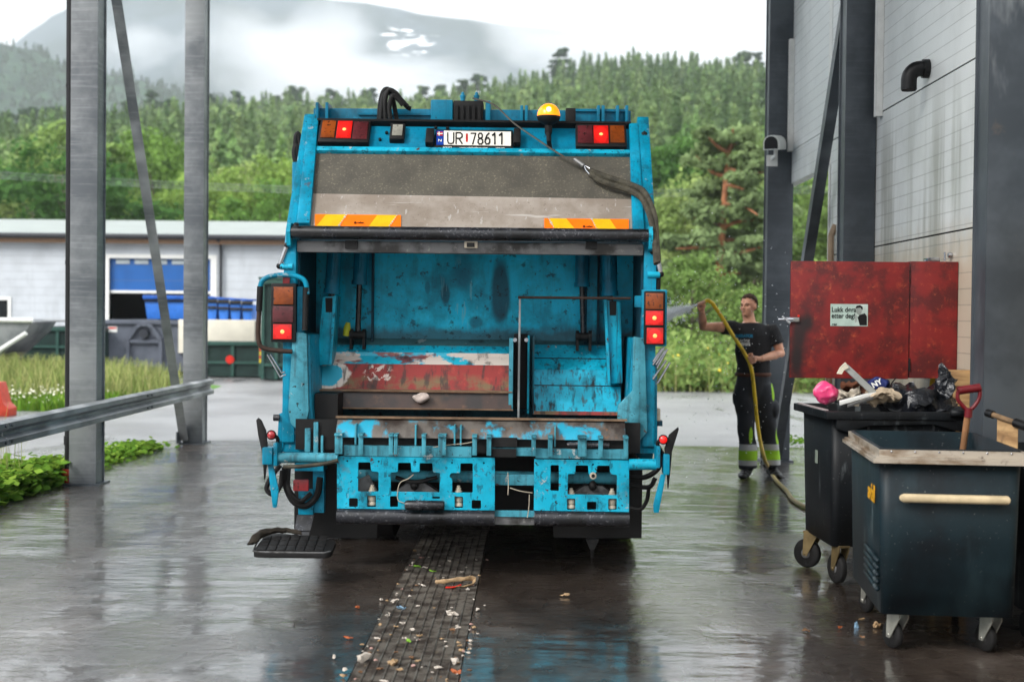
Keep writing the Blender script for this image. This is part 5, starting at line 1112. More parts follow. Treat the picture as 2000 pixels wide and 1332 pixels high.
# ---- lower corners
for q in ([(562, 690), (575, 652), (606, 655), (610, 790), (616, 850), (616, 884), (549, 882), (556, 690)], [(1234, 660), (1258, 662), (1266, 690), (1283, 700), (1283, 885), (1226, 885), (1228, 790)]):
    bxp('corner_panel', T['teal'], lambda bm: ppoly(bm, PB, q, .02, .7, 0, .006))
bxp('guide_plate', T['scraped'], lambda bm: ppoly(bm, PB, [(574, 658), (580, 648), (602, 651), (606, 800), (597, 852), (571, 826), (566, 800)], .06, -.03, 0, .006))
bxp('guide_plate', T['scraped'], lambda bm: ppoly(bm, PB, [(1236, 657), (1258, 660), (1263, 842), (1242, 866), (1228, 866), (1204, 838), (1206, 790), (1234, 762)], .06, -.03, 0, .006))
bxp('hinge_lug', T['scraped'], lambda bm: [pbox(bm, PB, a, b, c, d, .10, .05, 0, .005) for a, b, c, d in ((600, 834, 611, 880), (617, 822, 626, 882), (631, 848, 636, 882))])
bxp('dark_corner', T['grime'], lambda bm: [pbox(bm, PB, 612, 770, 657, 890, -.05, .3), pbox(bm, PB, 634, 843, 658, 884, .05, .02)])
def side_rail(pts, r, mat, nm='cross_tube'): return bxp(nm, mat, lambda bm: tube(bm, [PR.px(a, b, .02) for a, b in pts], r, 14))
side_rail([(541, 893), (600, 893), (661, 894)], .031, T['scraped']); side_rail([(1228, 906), (1281, 906)], .033, T['worn'])
bxp('cable_loom', T['strap'], lambda bm: tube(bm, spline([PR.px(a, b, .05) for a, b in ((556, 910), (600, 908), (640, 903), (662, 897))], 5), .012, 8))
def blade_lever(q, nm, mat, d=.03): return bxp(nm, mat, lambda bm: ppoly(bm, PR, q, d, -d + .02, 0, .006))
blade_lever([(502, 820), (506, 815), (512, 820), (521, 840), (524, 870), (523, 905), (519, 935), (517, 936), (515, 890), (506, 850)], 'guard_flap', M['rubber']); blade_lever([(1324, 833), (1325, 838), (1312, 880), (1309, 915), (1305, 952), (1303, 953), (1301, 915), (1297, 875), (1306, 848)], 'guard_flap', M['rubber'])
blade_lever([(524, 905), (534, 903), (546, 955), (542, 990), (534, 990)], 'lock_lever', T['teal']); blade_lever([(1290, 925), (1300, 925), (1286, 1000), (1276, 1000), (1275, 985)], 'lock_lever', T['teal'])
bxp('lever_knuckle', T['teal'], lambda bm: [pbox(bm, PR, 516, 872, 536, 905, .07, .05, 0, .008), pbox(bm, PR, 537, 863, 545, 908, .06, .1, 0, .006), pbox(bm, PR, 1294, 885, 1306, 925, .07, .05, 0, .008), pbox(bm, PR, 1280, 870, 1288, 912, .06, .1, 0, .006)])
bxp('pivot_arm', T['teal'], lambda bm: [ppoly(bm, PB, [(546, 808), (556, 803), (557, 860), (547, 900), (541, 900)], .03, .02, 0, .004)] ); bxp('pivot_bolt', T['bar'], lambda bm: [cyl(bm, PB.px(536, 815, .03), PB.px(548, 815, .03), .02, None, 8), cyl(bm, PB.px(532, 895, .12), PB.px(536, 895, .12), .03, None, 10)])
for x, y, m in ((533, 848, 'dred2'), (1294, 857, 'red_on')):
    c = PR.px(x, y, .05); k = bxp('side_marker', T['grime'], lambda bm: (tube(bm, [c + Vector((0, .001, 0)), c + Vector((0, .03, 0))], [.030, .022], 16), tube(bm, spline([c + Vector((0, .03, 0)), c + Vector((.03 if x < 900 else -.03, .05, -.03)), c + Vector((.01, .05, -.10))], 4), .012, 8)))
    bxp('lens', T[m], lambda bm: lathe(bm, c, (0, -1, 0), [(.0, .024), (.012, .022), (.02, .012), (.022, .001)], 16), k)
bxp('hydraulic_hose', M['rubber'], lambda bm: [tube(bm, spline([PB.px(a, b, d) for a, b, d in q], 5), r, 8) for q, r in ((((553, 905, .1), (535, 930, .12), (528, 950, .12), (540, 960, .12), (553, 945, .1), (557, 915, .1)), .015), (((560, 910, .06), (560, 940, .06), (575, 975, .06), (600, 985, .06), (622, 965, .06), (628, 930, .06)), .02), (((566, 912, .04), (568, 950, .08), (590, 975, .09), (612, 960, .08)), .015), (((1228, 930, .05), (1260, 928, .08), (1285, 908, .08), (1284, 870, .05)), .016), (((1228, 945, .05), (1265, 948, .08), (1278, 930, .08)), .014), (((1230, 990, .03), (1250, 992, .05), (1262, 975, .05), (1266, 950, .05)), .012))])
bxp('red_reflector', T['dred2'], lambda bm: pbox(bm, PB, 579, 932, 609, 954, .13, -.09, 0, .008)); bxp('reflector_post', T['teal'], lambda bm: [pbox(bm, PB, 585, 955, 614, 1003, .05, .02, 0, .006), pbox(bm, PB, 612, 915, 634, 1000, .02, .04), pbox(bm, PB, 578, 905, 634, 918, .05, .2)])
# step board
bxp('step_bracket', T['bar'], lambda bm: [prism(bm, [PB.px(a, b, d) for a, b, d in ((583, 1003, .06), (616, 1003, .06), (612, 1030, .12), (582, 1030, .12))], (0, .012, 0)), prism(bm, [PB.px(a, b, d) for a, b, d in ((588, 1026, .1), (611, 1026, .1), (609, 1052, .16), (588, 1052, .16))], (0, .012, 0))])
sb = Vector((P(577, 1060, 8.36).x, 8.36, .232)); w2, d2 = .23, .15
def stp(bm):
    o = [Vector((sb.x + a, sb.y + b, sb.z + b * .25)) for a, b in rounded([(-w2, -d2), (w2, -d2), (w2 + .01, d2 * .3), (w2 * .2, d2 * .75), (-w2 * .85, d2)], .05, 5)] if False else [Vector((sb.x + q.x, sb.y + q.y, sb.z + q.y * .25)) for q in rounded([(-w2, -d2), (w2, -d2), (w2 + .01, d2 * .3), (w2 * .3, d2 * .7), (-w2 * .85, d2)], .05, 5)]
    prism(bm, o, (0, 0, -.03), 0, .006)
st = bxp('step_board', M['rubber'], stp)
bxp('step_tread', M['rubber'], lambda bm: [prism(bm, [(sb.x - w2 * .88 + i * .056 + (.0 if j else -.002), sb.y - d2 * .8 + j * .075, sb.z - d2 * .2 + j * .0187 + .0005), (sb.x - w2 * .88 + i * .056 + .048, sb.y - d2 * .8 + j * .075, sb.z - d2 * .2 + j * .0187 + .0005), (sb.x - w2 * .88 + i * .056 + .048, sb.y - d2 * .8 + j * .075 + .066, sb.z - d2 * .2 + j * .0187 + .017), (sb.x - w2 * .88 + i * .056, sb.y - d2 * .8 + j * .075 + .066, sb.z - d2 * .2 + j * .0187 + .017)], (0, 0, .006), 0, .003) for i in range(7) for j in range(3)], st)
bxp('step_rim', T['grey'], lambda bm: tube(bm, [(sb.x - w2 + .004, sb.y + .02, sb.z + .01), (sb.x - w2 + .004, sb.y - d2 + .03, sb.z - d2 * .25 + .006), (sb.x - w2 + .03, sb.y - d2 + .003, sb.z - d2 * .25 + .004), (sb.x + w2 - .04, sb.y - d2 + .003, sb.z - d2 * .25 + .004), (sb.x + w2 - .006, sb.y - d2 + .035, sb.z - d2 * .25 + .008)], .0055, 6), st)
bm = BM(); tube(bm, spline([(sb.x + .02, sb.y + .10, sb.z + .04), (sb.x - .1, sb.y + .11, sb.z + .055), (sb.x - .2, sb.y + .03, sb.z + .05), (sb.x - .27, sb.y - .05, sb.z - .01)], 4), [.008, .014, .016, .014, .018, .02, .018, .02, .022, .02, .024, .018, .006], 8); crumple(bm, .014, 26); tr.part('snagged_rag', bm, simple('muddy_rag', rgb(44, 38, 30), .9, var=.5, sc=25), st)
# flaps and wheels
bxp('mud_and_blocking_flap', T['grime'], lambda bm: [pbox(bm, Plane(8.8), 575, 880, 737, 1050, 0, .012)]); bxp('mud_and_blocking_flap', T['grime'], lambda bm: [pbox(bm, Plane(8.8), 1082, 900, 1254, 1050, 0, .012)]); bxp('mud_and_blocking_flap', T['grime'], lambda bm: box(bm, TL.x - 1.08, TL.x + 1.08, 11.0, 11.015, .007, .95)); bxp('underrun_plate', T['grime'], lambda bm: pbox(bm, Plane(9.0), 640, 880, 1230, 1000, 0, .02))  # the third, full-width flap is added to block reflections under the truck
def wheel(x0, x1, yc, r):
    w = bxp('wheel', T['tyre'], lambda bm: lathe(bm, (x0, yc, r + .005), (1, 0, 0), [(0, r * .62), (0, r * .9), (.02, r * .985), (.05, r), ((x1 - x0) - .05, r), ((x1 - x0) - .02, r * .985), (x1 - x0, r * .9), (x1 - x0, r * .62)], 40))
    bxp('rim', T['grey'], lambda bm: lathe(bm, (x0 + .03, yc, r + .005), (1, 0, 0), [(0, .05), (0, r * .58), (x1 - x0 - .06, r * .58), (x1 - x0 - .06, .05)], 24), w)
for s in (-1, 1):
    for k in (0, 1): x = TL.x + s * (.55 + k * .30); wheel(min(x, x + s * .27), max(x, x + s * .27), 10.1, .47)
    x = TL.x + s * .82; wheel(min(x, x + s * .27), max(x, x + s * .27), 14.9, .47)
bxp('chassis_and_light_blocks', T['grime'], lambda bm: [box(bm, TL.x - .95, TL.x + .95, 12.0, 13.9, .24, .86), box(bm, TL.x - .5, TL.x + .5, 14.2, 16.4, .26, .9)] + [box(bm, TL.x + a, TL.x + a + .1, 9.1, 16.6, .62, .85) for a in (-.45, .35)] + [tube(bm, [(TL.x - .9, 10.1, .475), (TL.x + .9, 10.1, .475)], .08, 12), tube(bm, [(TL.x - .9, 14.9, .475), (TL.x + .9, 14.9, .475)], .07, 12), ball(bm, Vector((TL.x, 10.1, .475)), .18)])  # the two low boxes are added to block light and view under the truck
bd = bxp('body', T['teal_up'], lambda bm: [box(bm, TL.x - 1.05, TL.x + 1.05, 10.26, 14.3, .9, 2.82, 0, .03)] + [box(bm, TL.x + s * 1.05 - .03, TL.x + s * 1.05 + .03, y, y + .09, .92, 2.8) for s in (-1, 1) for y in np.linspace(10.4, 14.1, 6)])
cbx = bxp('cab', T['teal_up'], lambda bm: prism(bm, [(TL.x - 1.05, a, b) for a, b in ((14.5, .62), (16.5, .55), (16.6, 1.3), (16.3, 2.45), (14.6, 2.5), (14.5, 2.4))], (2.1, 0, 0), 0, .04))
bxp('cab_window', simple('cab_glass', rgb(20, 26, 28), .06), lambda bm: [box(bm, TL.x + s * 1.05 - .006, TL.x + s * 1.05 + .006, 15.2, 16.1, 1.45, 2.2, 0, .004) for s in (-1, 1)], cbx)
# ---- bits along both flanks
gl = bxp('lamp_guard', T['teal'], lambda bm: tube(bm, spline([PB.px(a, b, .08) for a, b in ((513, 572), (514, 556), (521, 546), (536, 540), (560, 538), (582, 540), (596, 546), (602, 556), (604, 575))], 4), .0155, 10))
bxp('guard_sleeve', T['grime'], lambda bm: [tube(bm, [PB.px(513, 560, .08), PB.px(511, 608, .08)], .019, 10), tube(bm, [PB.px(602, 562, .08), PB.px(600, 645, .08)], .019, 10)], gl)
bxp('guard_lower', T['rustbar'], lambda bm: tube(bm, spline([PB.px(a, b, .08) for a, b in ((511, 608), (509, 650), (512, 672), (522, 680), (545, 684), (575, 686))], 4), .0145, 10), gl)
lamp_box(PB, (533, 554, 582, 668), [((539, 561, 577, 595), 'amber'), ((537, 598, 577, 630), 'dred'), ((538, 633, 574, 662), 'red_on')], .075, lab='lower left lamp cluster with its bottom lens lit red')
lamp_box(PB, (1256, 569, 1297, 673), [((1259, 573, 1293, 604), 'amber'), ((1259, 607, 1293, 635), 'red_on'), ((1261, 640, 1293, 671), 'red_on')], .075, lab='lower right lamp cluster with two lenses lit red')
bxp('lamp_housing', T['teal'], lambda bm: pbox(bm, PB, 1252, 566, 1301, 676, .055, .03, 0, .008)); bxp('lamp_bracket', T['teal'], lambda bm: [pbox(bm, PB, 582, 560, 592, 665, .03, .05), pbox(bm, PB, 1240, 578, 1254, 600, .03, .05), pbox(bm, PB, 1262, 676, 1274, 700, .02, .05)])
bxp('red_cover', T['dred2'], lambda bm: pbox(bm, PB, 555, 542, 568, 556, .05, .02))
for s in (-1, 1):
    a = (577, 440, 547, 520) if s < 0 else (1272, 450, 1290, 536)
    bxp('gas_strut', T['chrome'], lambda bm: [tube(bm, [PB.px(a[0], a[1], .02), PB.px((a[0] + a[2]) / 2, (a[1] + a[3]) / 2, .02)], .011, 8), tube(bm, [PB.px((a[0] + a[2]) / 2, (a[1] + a[3]) / 2, .02), PB.px(a[2], a[3], .02)], .0155, 8)])
    bxp('strut_end', T['grime'], lambda bm: [ball(bm, PB.px(a[0] - 2 * s, a[1] + 2, .02), .022), ball(bm, PB.px(a[2], a[3], .02), .02), ball(bm, PB.px((a[0] + a[2]) / 2, (a[1] + a[3]) / 2, .02), .02)])
    bxp('strut_stub', T['worn'], lambda bm: tube(bm, [PB.px(a[2] - s * 2, a[3] + 1, .02), PB.px(a[2] - s * 26, a[3] + 1, .02)], .02, 10))
    px = 581 if s < 0 else 1259; q = Plane(9.3)
    bxp('lift_ram', T['teal_up'], lambda bm: tube(bm, [q.px(px - s * -0, 318), q.px(px + s * 2, 432)], .034, 12)); bxp('rubber_boot', M['rubber'], lambda bm: [tube(bm, spline([q.px(a_, b_) for a_, b_ in ((px + s * 1, 322), (px + s * 5, 300), (px + s * 2, 285), (px - s * 3, 305))], 4), .022, 8), tube(bm, spline([q.px(a_, b_) for a_, b_ in ((px + s * 4, 290), (px + s * 3, 268), (px - s * 2, 262), (px - s * 6, 290))], 4), .016, 8)])
bxp('flank_hose', M['rubber'], lambda bm: [tube(bm, spline([PB.px(a, b, .0) for a, b in q], 5), .015, 8) for q in (((1276, 450), (1284, 480), (1286, 520), (1285, 580)), ((1272, 470), (1273, 520), (1270, 575)))])
bxp('side_post', T['dark'], lambda bm: [ppoly(bm, PB, [(563, 445), (570, 445), (577, 545), (570, 550)], -.02, .05), ppoly(bm, PB, [(1259, 470), (1266, 472), (1258, 570), (1252, 570)], -.02, .05)])
bxp('folded_step', T['chrome'], lambda bm: [tube(bm, [PB.px(*a, .03), PB.px(*b, .03), PB.px(*c, .03)], .0065, 6) for a, b, c in (((524, 692), (549, 736), (560, 731)), ((530, 692), (552, 728), (558, 726)))] + [tube(bm, [PB.px(*p, .04) for p in q], .007, 6, closed=True) for q in (((1296, 678), (1302, 682), (1282, 718), (1274, 712)), ((1300, 703), (1307, 708), (1283, 748), (1274, 740)), ((1292, 680), (1298, 684), (1280, 712), (1274, 706)))])
bxp('side_box', T['plug'], lambda bm: pbox(bm, PB, 1272, 798, 1290, 822, .0, .1, 0, .005)); bxp('box_post', T['dark'], lambda bm: [pbox(bm, PB, 1271, 822, 1294, 832, .0, .1), pbox(bm, PB, 1274, 832, 1284, 860, 0, .05)])
bxp('drip_funnel', T['grey'], lambda bm: lathe(bm, P(1157, 1052, 9.3), (0, 0, -1), [(0, .045), (.06, .02), (.075, .012), (.14, .010)], 12))
# ================================================================== RED CABINET
CY = 9.44; pc = Plane(CY)
m_ = MB('stained_red_paint', rgb(122, 18, 16), .6); m_.layer(rgb(80, 11, 12), 5, .42, .62, det=7); m_.layer(rgb(150, 50, 30), 14, .53, .69, det=8, nr=.72, k=.75); m_.layer(rgb(190, 96, 56), 20, .565, .69, det=8, nr=.75, k=.6, off=(3, 4, 1))
_cl = Vector((P(1700, 625, CY).x, CY, P(1700, 740, CY).z))
for c, r in (((1562, 650), (.075, .3, .17)), ((1556, 700), (.05, .3, .16)), ((1578, 632), (.055, .3, .07))): m_.mixc(m_.math('MULTIPLY', m_.blob(tuple(P(*c, CY) - _cl), r, .12, 9, (.25, 1.25)), .93), rgb(18, 12, 13))
M['redpaint'] = m_.done()
cab = Thing('hose_cabinet', 'rust stained red wall cabinet with its door swung open beside the man', 'cabinet', _cl)
bm = BM(); u0, u1, v0, v1 = pc.rect(1776.5, 511, 1867, 739); box(bm, u0, WX - .003, CY, CY + .55, v0, v1, 0, .004); cab.part('cabinet_box', bm, M['redpaint'])
bm = BM(); pbox(bm, pc, 1543, 511, 1774.5, 739, .012, .014, 0, .004); dr = cab.part('door', bm, M['redpaint'])
bm = BM(); [cyl(bm, pc.px(1775.5, y - 12, .004), pc.px(1775.5, y + 12, .004), .008, None, 8) for y in (540, 712)]; cab.part('hinge', bm, M['black'], dr)
bm = BM(); pbox(bm, pc, 1534, 620, 1560, 629, .03, -.013, 0, .002); tube(bm, [pc.px(1519, 624, .02), pc.px(1548, 624, .024)], .009, 8); tube(bm, [pc.px(1526, 618, .02), pc.px(1542, 631, .03)], .008, 8); cab.part('latch', bm, T['chrome'], dr)
bm = BM(); cyl(bm, pc.px(1559, 617, .012), pc.px(1559, 617, .018), .008, None, 10); cab.part('red_button', bm, M['hz_r'], dr)
bm = BM(); box(bm, P(1820, 506, CY).x, P(1845, 506, CY).x, CY + .1, CY + .2, v1 + .002, v1 + .03, 0, .004); tube(bm, [(WX - .03, CY + .15, v1 + .05), (WX - .004, CY + .15, v1 + .05)], .018, 8); tube(bm, [(WX - .05, CY + .15, v1 + .01), (WX - .05, CY + .15, v1 + .07)], .008, 8); cab.part('clasp', bm, T['chrome'])
bm = BM(); pbox(bm, pc, 1621, 594, 1694, 637, .0145, -.0125); stk = cab.part('door_sticker', bm, simple('sticker_paper', rgb(176, 196, 186), .5, var=.15), dr)
def stext(s, x, y, sz): u, v = pc.uv(x, y); cab.mpart('lettering', text_mesh(s, sz, T['ink'], frame_on(pc, u, v, .0162), .0007, .0006, 'LEFT', .86), stk)
stext('Lukk døra', 1623, 605, .046); stext('etter deg!', 1623, 617, .046); stext('retur', 1624, 633.5, .018)
for nm, q, mt in (('picture_backdrop', [(1668, 595), (1693, 595), (1693, 636), (1668, 636)], simple('pale_print', rgb(190, 204, 196), .5)), ('picture_suit', [(1674, 620), (1678, 615), (1688, 612), (1692, 618), (1692, 635.5), (1678, 635.5)], T['ink']), ('picture_face', [(1671, 603), (1675, 598.5), (1681, 599), (1683, 605), (1681, 613), (1677, 616), (1672, 612)], simple('print_skin', rgb(150, 158, 152), .5)), ('picture_hair', [(1669.5, 603), (1672, 597.5), (1679, 596), (1684, 600), (1683.5, 606), (1679.5, 601), (1673, 601.5)], T['ink']), ('picture_hand', [(1667.5, 620), (1671, 614), (1674, 619), (1672, 628), (1669, 631)], simple('print_hand', rgb(160, 168, 162), .5))):
    bm = BM(); k = {'picture_backdrop': .0152, 'picture_hair': .0166}.get(nm, .0160); ppoly(bm, pc, q, k, -k + .0004 + .0146); cab.part(nm, bm, mt, stk)
# wooden board behind the bins
m_ = MB('damp_plywood', rgb(176, 142, 98), .75); m_.layer(rgb(128, 96, 62), 3, .4, .65, st=(1, 1, 6), det=6); m_.layer(rgb(70, 52, 38), 6, .56, .7, det=7, k=.8); M['ply'] = m_.done()
a = P(1836, 722, 8.95); b = P(1912, 722, 8.95); bm = BM(); box(bm, a.x, b.x, 8.95, 8.975, .006, a.z, 0, .003); box(bm, a.x, b.x, 8.925, 8.9485, a.z - .1, a.z - .02, 0, .003)
single('plywood_board', bm, M['ply'], 'damp plywood board standing on edge between the bins and the wall', 'board')
# ================================================================== BINS
m_ = MB('dark_bin_plastic', rgb(20, 23, 26), .5, spec=.22); m_.layer(rgb(14, 15, 17), 3, .4, .62, det=6); m_.layer(rgb(86, 92, 94), 15, .58, .72, st=(1, 1, .25), det=6, k=.55); m_.layer(rgb(120, 120, 116), 60, .66, .7, k=.5); M['bin'] = m_.done()
m_ = MB('blue_black_bin', rgb(16, 32, 38), .48, spec=.22); m_.layer(rgb(10, 17, 22), 2.5, .4, .62, det=6); m_.layer(rgb(44, 64, 70), 4, .52, .70, st=(1, 1, .4), det=7, k=.4, rough=.6); m_.layer(rgb(120, 122, 116), 70, .67, .71, k=.6); m_.layer(rgb(88, 98, 100), 12, .56, .7, st=(1, 1, .2), det=5, k=.5, mask=m_.below(0, .02, .06)); M['bin2'] = m_.done()
m_ = MB('scuffed_rim_metal', rgb(176, 166, 152), .45, .35); m_.layer(rgb(120, 100, 78), 5, .46, .62, st=(.5, .5, 2), det=8); m_.layer(rgb(70, 54, 40), 14, .58, .7, det=6, k=.8); M['rim'] = m_.done()
def tub(bm, w, d, z0, z1, ins, th, r=.03):
    def ring(i, z): return [bm.verts.new((p.x, p.y, z)) for p in rounded([(i, i), (w - i, i), (w - i, d - i), (i, d - i)], r, 4)]
    R = [ring(ins, z0), ring(0, z1), ring(th, z1), ring(ins + th, z0 + th)]; n = len(R[0])
    for A, B in zip(R, R[1:]):
        for k in range(n): bm.faces.new((A[k], A[(k + 1) % n], B[(k + 1) % n], B[k]))
    bm.faces.new(list(reversed(R[0]))); bm.faces.new(R[-1])
def caster(th, x, y, z, r, ang, fork, w=.036):
    c, s = math.cos(ang), math.sin(ang); ax = Vector((c, s, 0)); fw = Vector((-s, c, 0)); hub = Vector((x, y, 0)) + fw * .035; hub.z = r + .0045
    bm = BM(); lathe(bm, hub - ax * w / 2, ax, [(0, r * .3), (0, r * .86), (.006, r * .97), (.012, r), (w - .012, r), (w - .006, r * .97), (w, r * .86), (w, r * .3)], 26); wh = th.part('wheel', bm, T['tyre'])
    bm = BM(); lathe(bm, hub - ax * (w / 2 + .004), ax, [(0, .01), (0, r * .34), (w + .008, r * .34), (w + .008, .01)], 16); th.part('hub', bm, T['grey'], wh)
    bm = BM(); top = Vector((x, y, z))
    for k in (-1, 1):
        o = ax * (k * (w / 2 + .009) - .0025); prism(bm, [top + o - fw * .045 - Vector((0, 0, .012)), top + o + fw * .045 - Vector((0, 0, .012)), hub + o + fw * .016 - Vector((0, 0, .012)), hub + o - fw * .012 - Vector((0, 0, .014)), top + o - fw * .045 - Vector((0, 0, .035))], ax * .005)
    prism(bm, [top + ax * a + fw * b for a, b in ((-.034, -.05), (.034, -.05), (.034, .05), (-.034, .05))], (0, 0, -.0118)); cyl(bm, hub - ax * (w / 2 + .014), hub + ax * (w / 2 + .014), .008, None, 8); th.part('fork', bm, fork)
fork_y = simple('yellowed_zinc', rgb(130, 112, 78), .4, .6, var=.3); fork_g = simple('wet_zinc', rgb(168, 166, 156), .35, .6, var=.25)
# near bin
nb = Thing('rolling_bin', 'open blue black rolling bin with bare metal rim and a shovel in it', 'bin')
W1, D1, Z0, Z1 = .655, 1.06, .19, .925
bm = BM(); tub(bm, W1, D1, Z0, Z1 + .056, .018, .012, .05); nb.part('body', bm, M['bin2'])
bm = BM()
def ringbox(bm, o, i, z0, z1):
    box(bm, -o, W1 + o, -o, i, z0, z1); box(bm, -o, W1 + o, D1 - i, D1 + o, z0, z1); box(bm, -o, i, i, D1 - i, z0, z1); box(bm, W1 - i, W1 + o, i, D1 - i, z0, z1)
ringbox(bm, .036, -.002, Z1 - .012, Z1 + .004); ringbox(bm, .026, -.003, Z1 + .0045, Z1 + .016); ringbox(bm, .008, -.001, Z1 + .0165, Z1 + .05); nb.part('rim', bm, M['rim'])
bm = BM()
for i in range(6): x = .05 + i * .11; cyl(bm, (x, -.012, Z1 + .042), (x, -.0095, Z1 + .042), .005, None, 8); cyl(bm, (x, D1 - .013, Z1 - .03), (x, D1 - .0105, Z1 - .03), .006, None, 8)
nb.part('rivets', bm, T['chrome'])
bm = BM(); tube(bm, [(.10, -.028, .752), (.105, -.04, .752), (.575, -.04, .752), (.58, -.028, .752)], [.016, .021, .021, .016], 12); box(bm, .115, .14, -.03, .002, .742, .762); box(bm, .54, .565, -.03, .002, .742, .762); nb.part('handle', bm, simple('worn_handle', rgb(204, 184, 148), .5, var=.3, sc=8))
bm = BM()
for i in range(5): z = .30 + i * .034; tube(bm, [(.006, .06, z), (.004, .46, z + .012)], .011, 8)
nb.part('side_ribs', bm, M['bin2'])
nb.mpart('lettering', text_mesh('avfall', .115, simple('yellow_print', rgb(206, 150, 22), .5), Matrix.Translation((-.0035, .24, .74)) @ Matrix(((0, 0, -1), (-1, 0, 0), (0, 1, 0))).to_4x4(), .003, .0008))
for x, y, a in ((.11, .10, .5), (.545, .10, .45), (.10, .93, .3), (.55, .93, -.2)): caster(nb, x, y, Z0 + .006, .068, a, fork_g)
nb.o.location = (1.652, 6.74, 0); nb.o.rotation_euler = (0, 0, math.radians(-5.0))
# far bin
fb = Thing('waste_container', 'dark grey wheeled bin heaped with rubbish in front of the red cabinet', 'bin')
W2, D2, Z2, Z3 = .76, .72, .235, 1.03
bm = BM(); tub(bm, W2, D2, Z2, Z3, .02, .012, .05); fb.part('body', bm, M['bin'])
bm = BM(); o = .045
box(bm, -o, W2 + o, -o, .002, Z3 - .035, Z3 + .012, 0, .008); box(bm, -o, W2 + o, D2 - .002, D2 + o, Z3 - .035, Z3 + .012, 0, .008); box(bm, -o, -.001, .004, D2 - .004, Z3 - .034, Z3 + .011, 0, .006); box(bm, W2 + .001, W2 + o, .004, D2 - .004, Z3 - .034, Z3 + .011, 0, .006)
fb.part('rim', bm, M['bin'])
bm = BM()
prism(bm, [(.02, -.001, Z3 - .036), (.74, -.001, Z3 - .036), (.74, -.001, Z3 - .10), (.60, -.001, Z3 - .06), (.22, -.001, Z3 - .07), (.08, -.001, Z3 - .11), (.02, -.001, Z3 - .09)], (0, -.03, 0), 0, .006); box(bm, .21, .225, -.012, -.0012, Z2 + .05, Z3 - .075, 0, .003); box(bm, .60, .615, -.012, -.0012, Z2 + .05, Z3 - .065, 0, .003); fb.part('grip_moulding', bm, M['bin'])
bm = BM(); cyl(bm, (W2 + .02, -.03, Z3 - .03), (W2 + .02, .1, Z3 - .03), .075, None, 18); cyl(bm, (W2 - .07, -.06, Z3 + .01), (W2 + .02, -.06, Z3 + .01), .022, None, 12); fb.part('lid_hinge', bm, M['bin'])
bm = BM(); box(bm, -.0042, -.0022, .30, .36, .70, .78); fb.part('small_sticker', bm, simple('grey_sticker', rgb(130, 140, 128), .5))
bm = BM(); box(bm, -o + .004, -o + .03, .02, D2 - .04, Z3 + .0125, Z3 + .019); fb.part('pale_strip', bm, simple('pale_strip', rgb(170, 160, 160), .5))
for x, y, a in ((.08, .06, .25), (.05, .60, .8), (.66, .06, .2), (.68, .60, .3)): caster(fb, x, y, Z2 + .006, .092, a, fork_y, .045)
fb.o.location = (1.775, 8.42, 0); fb.o.rotation_euler = (0, 0, math.radians(3.2))
# narrow trolley at the right edge
tb3 = Thing('waste_trolley', 'narrow black bin with a handle bar at the right edge by the nearest column', 'bin', (2.56, 7.3, 0))
bm = BM(); bt = BM(); tub(bt, .30, .70, .14, .93, .02, .012, .03); bmesh.ops.translate(bt, verts=bt.verts, vec=(2.45, 7.05, 0)); tb3.part('body', bt, M['bin'])
bm.free(); bm = BM(); h0, h1 = P(1928, 806, 7.3), P(2030, 842, 7.0); tube(bm, [h0, h0.lerp(h1, .12)], .021, 12); tube(bm, [h0.lerp(h1, .55), h1], .024, 12); tb3.part('bar_end', bm, M['black'], split=True)
bm = BM(); tube(bm, [h0.lerp(h1, .12), h0.lerp(h1, .55)], .014, 12); tb3.part('handle_bar', bm, simple('worn_wood', rgb(120, 96, 70), .7, var=.4)); 
bm = BM(); A = h0.lerp(h1, .2); B = h0.lerp(h1, .6); prism(bm, [A, B, B - Vector((0, 0, .16)), A - Vector((0, 0, .16))], (.006, .012, 0)); tb3.part('side_board', bm, M['ply'])
bm = BM()
for y in (7.15, 7.65):
    for x in (2.5, 2.7): cyl(bm, (x - .02, y, .0645), (x + .02, y, .0645), .06, None, 18); box(bm, x - .012, x + .012, y - .02, y + .02, .1, .139)
tb3.part('wheel', bm, T['tyre'], split=True)
# shovel
sv = Thing('shovel', 'shovel with dark red D handle standing in the near bin', 'shovel', P(1880, 860, 7.55)); tp = P(1891, 803, 7.5); bt_ = Vector((2.20, 7.62, .30))
bm = BM(); tube(bm, spline([tp, tp.lerp(bt_, .4) + Vector((.01, 0, 0)), bt_], 5), .017, 12); sv.part('shaft', bm, simple('shovel_wood', rgb(146, 104, 70), .6, var=.4, sc=10))
pl = Plane(7.5); bm = BM(); tube(bm, [pl.px(1871, 763), pl.px(1914, 757)], .022, 12); tube(bm, spline([pl.px(1871, 764), pl.px(1871, 780), pl.px(1882, 794), pl.px(1892, 804)], 4), .011, 10); tube(bm, spline([pl.px(1914, 758), pl.px(1913, 776), pl.px(1904, 792), pl.px(1892, 804)], 4), .011, 10); tube(bm, [pl.px(1892, 797), pl.px(1891, 815)], .021, 12); sv.part('grip', bm, simple('dark_red_plastic', rgb(104, 22, 30), .35))
bm = BM(); prism(bm, [bt_ + Vector(v) for v in ((-.1, 0, .02), (.06, .02, .02), (.06, .02, -.08), (-.02, .01, -.098), (-.1, 0, -.08))], (0, .006, 0), 0, .002); sv.part('blade', bm, T['rust'])
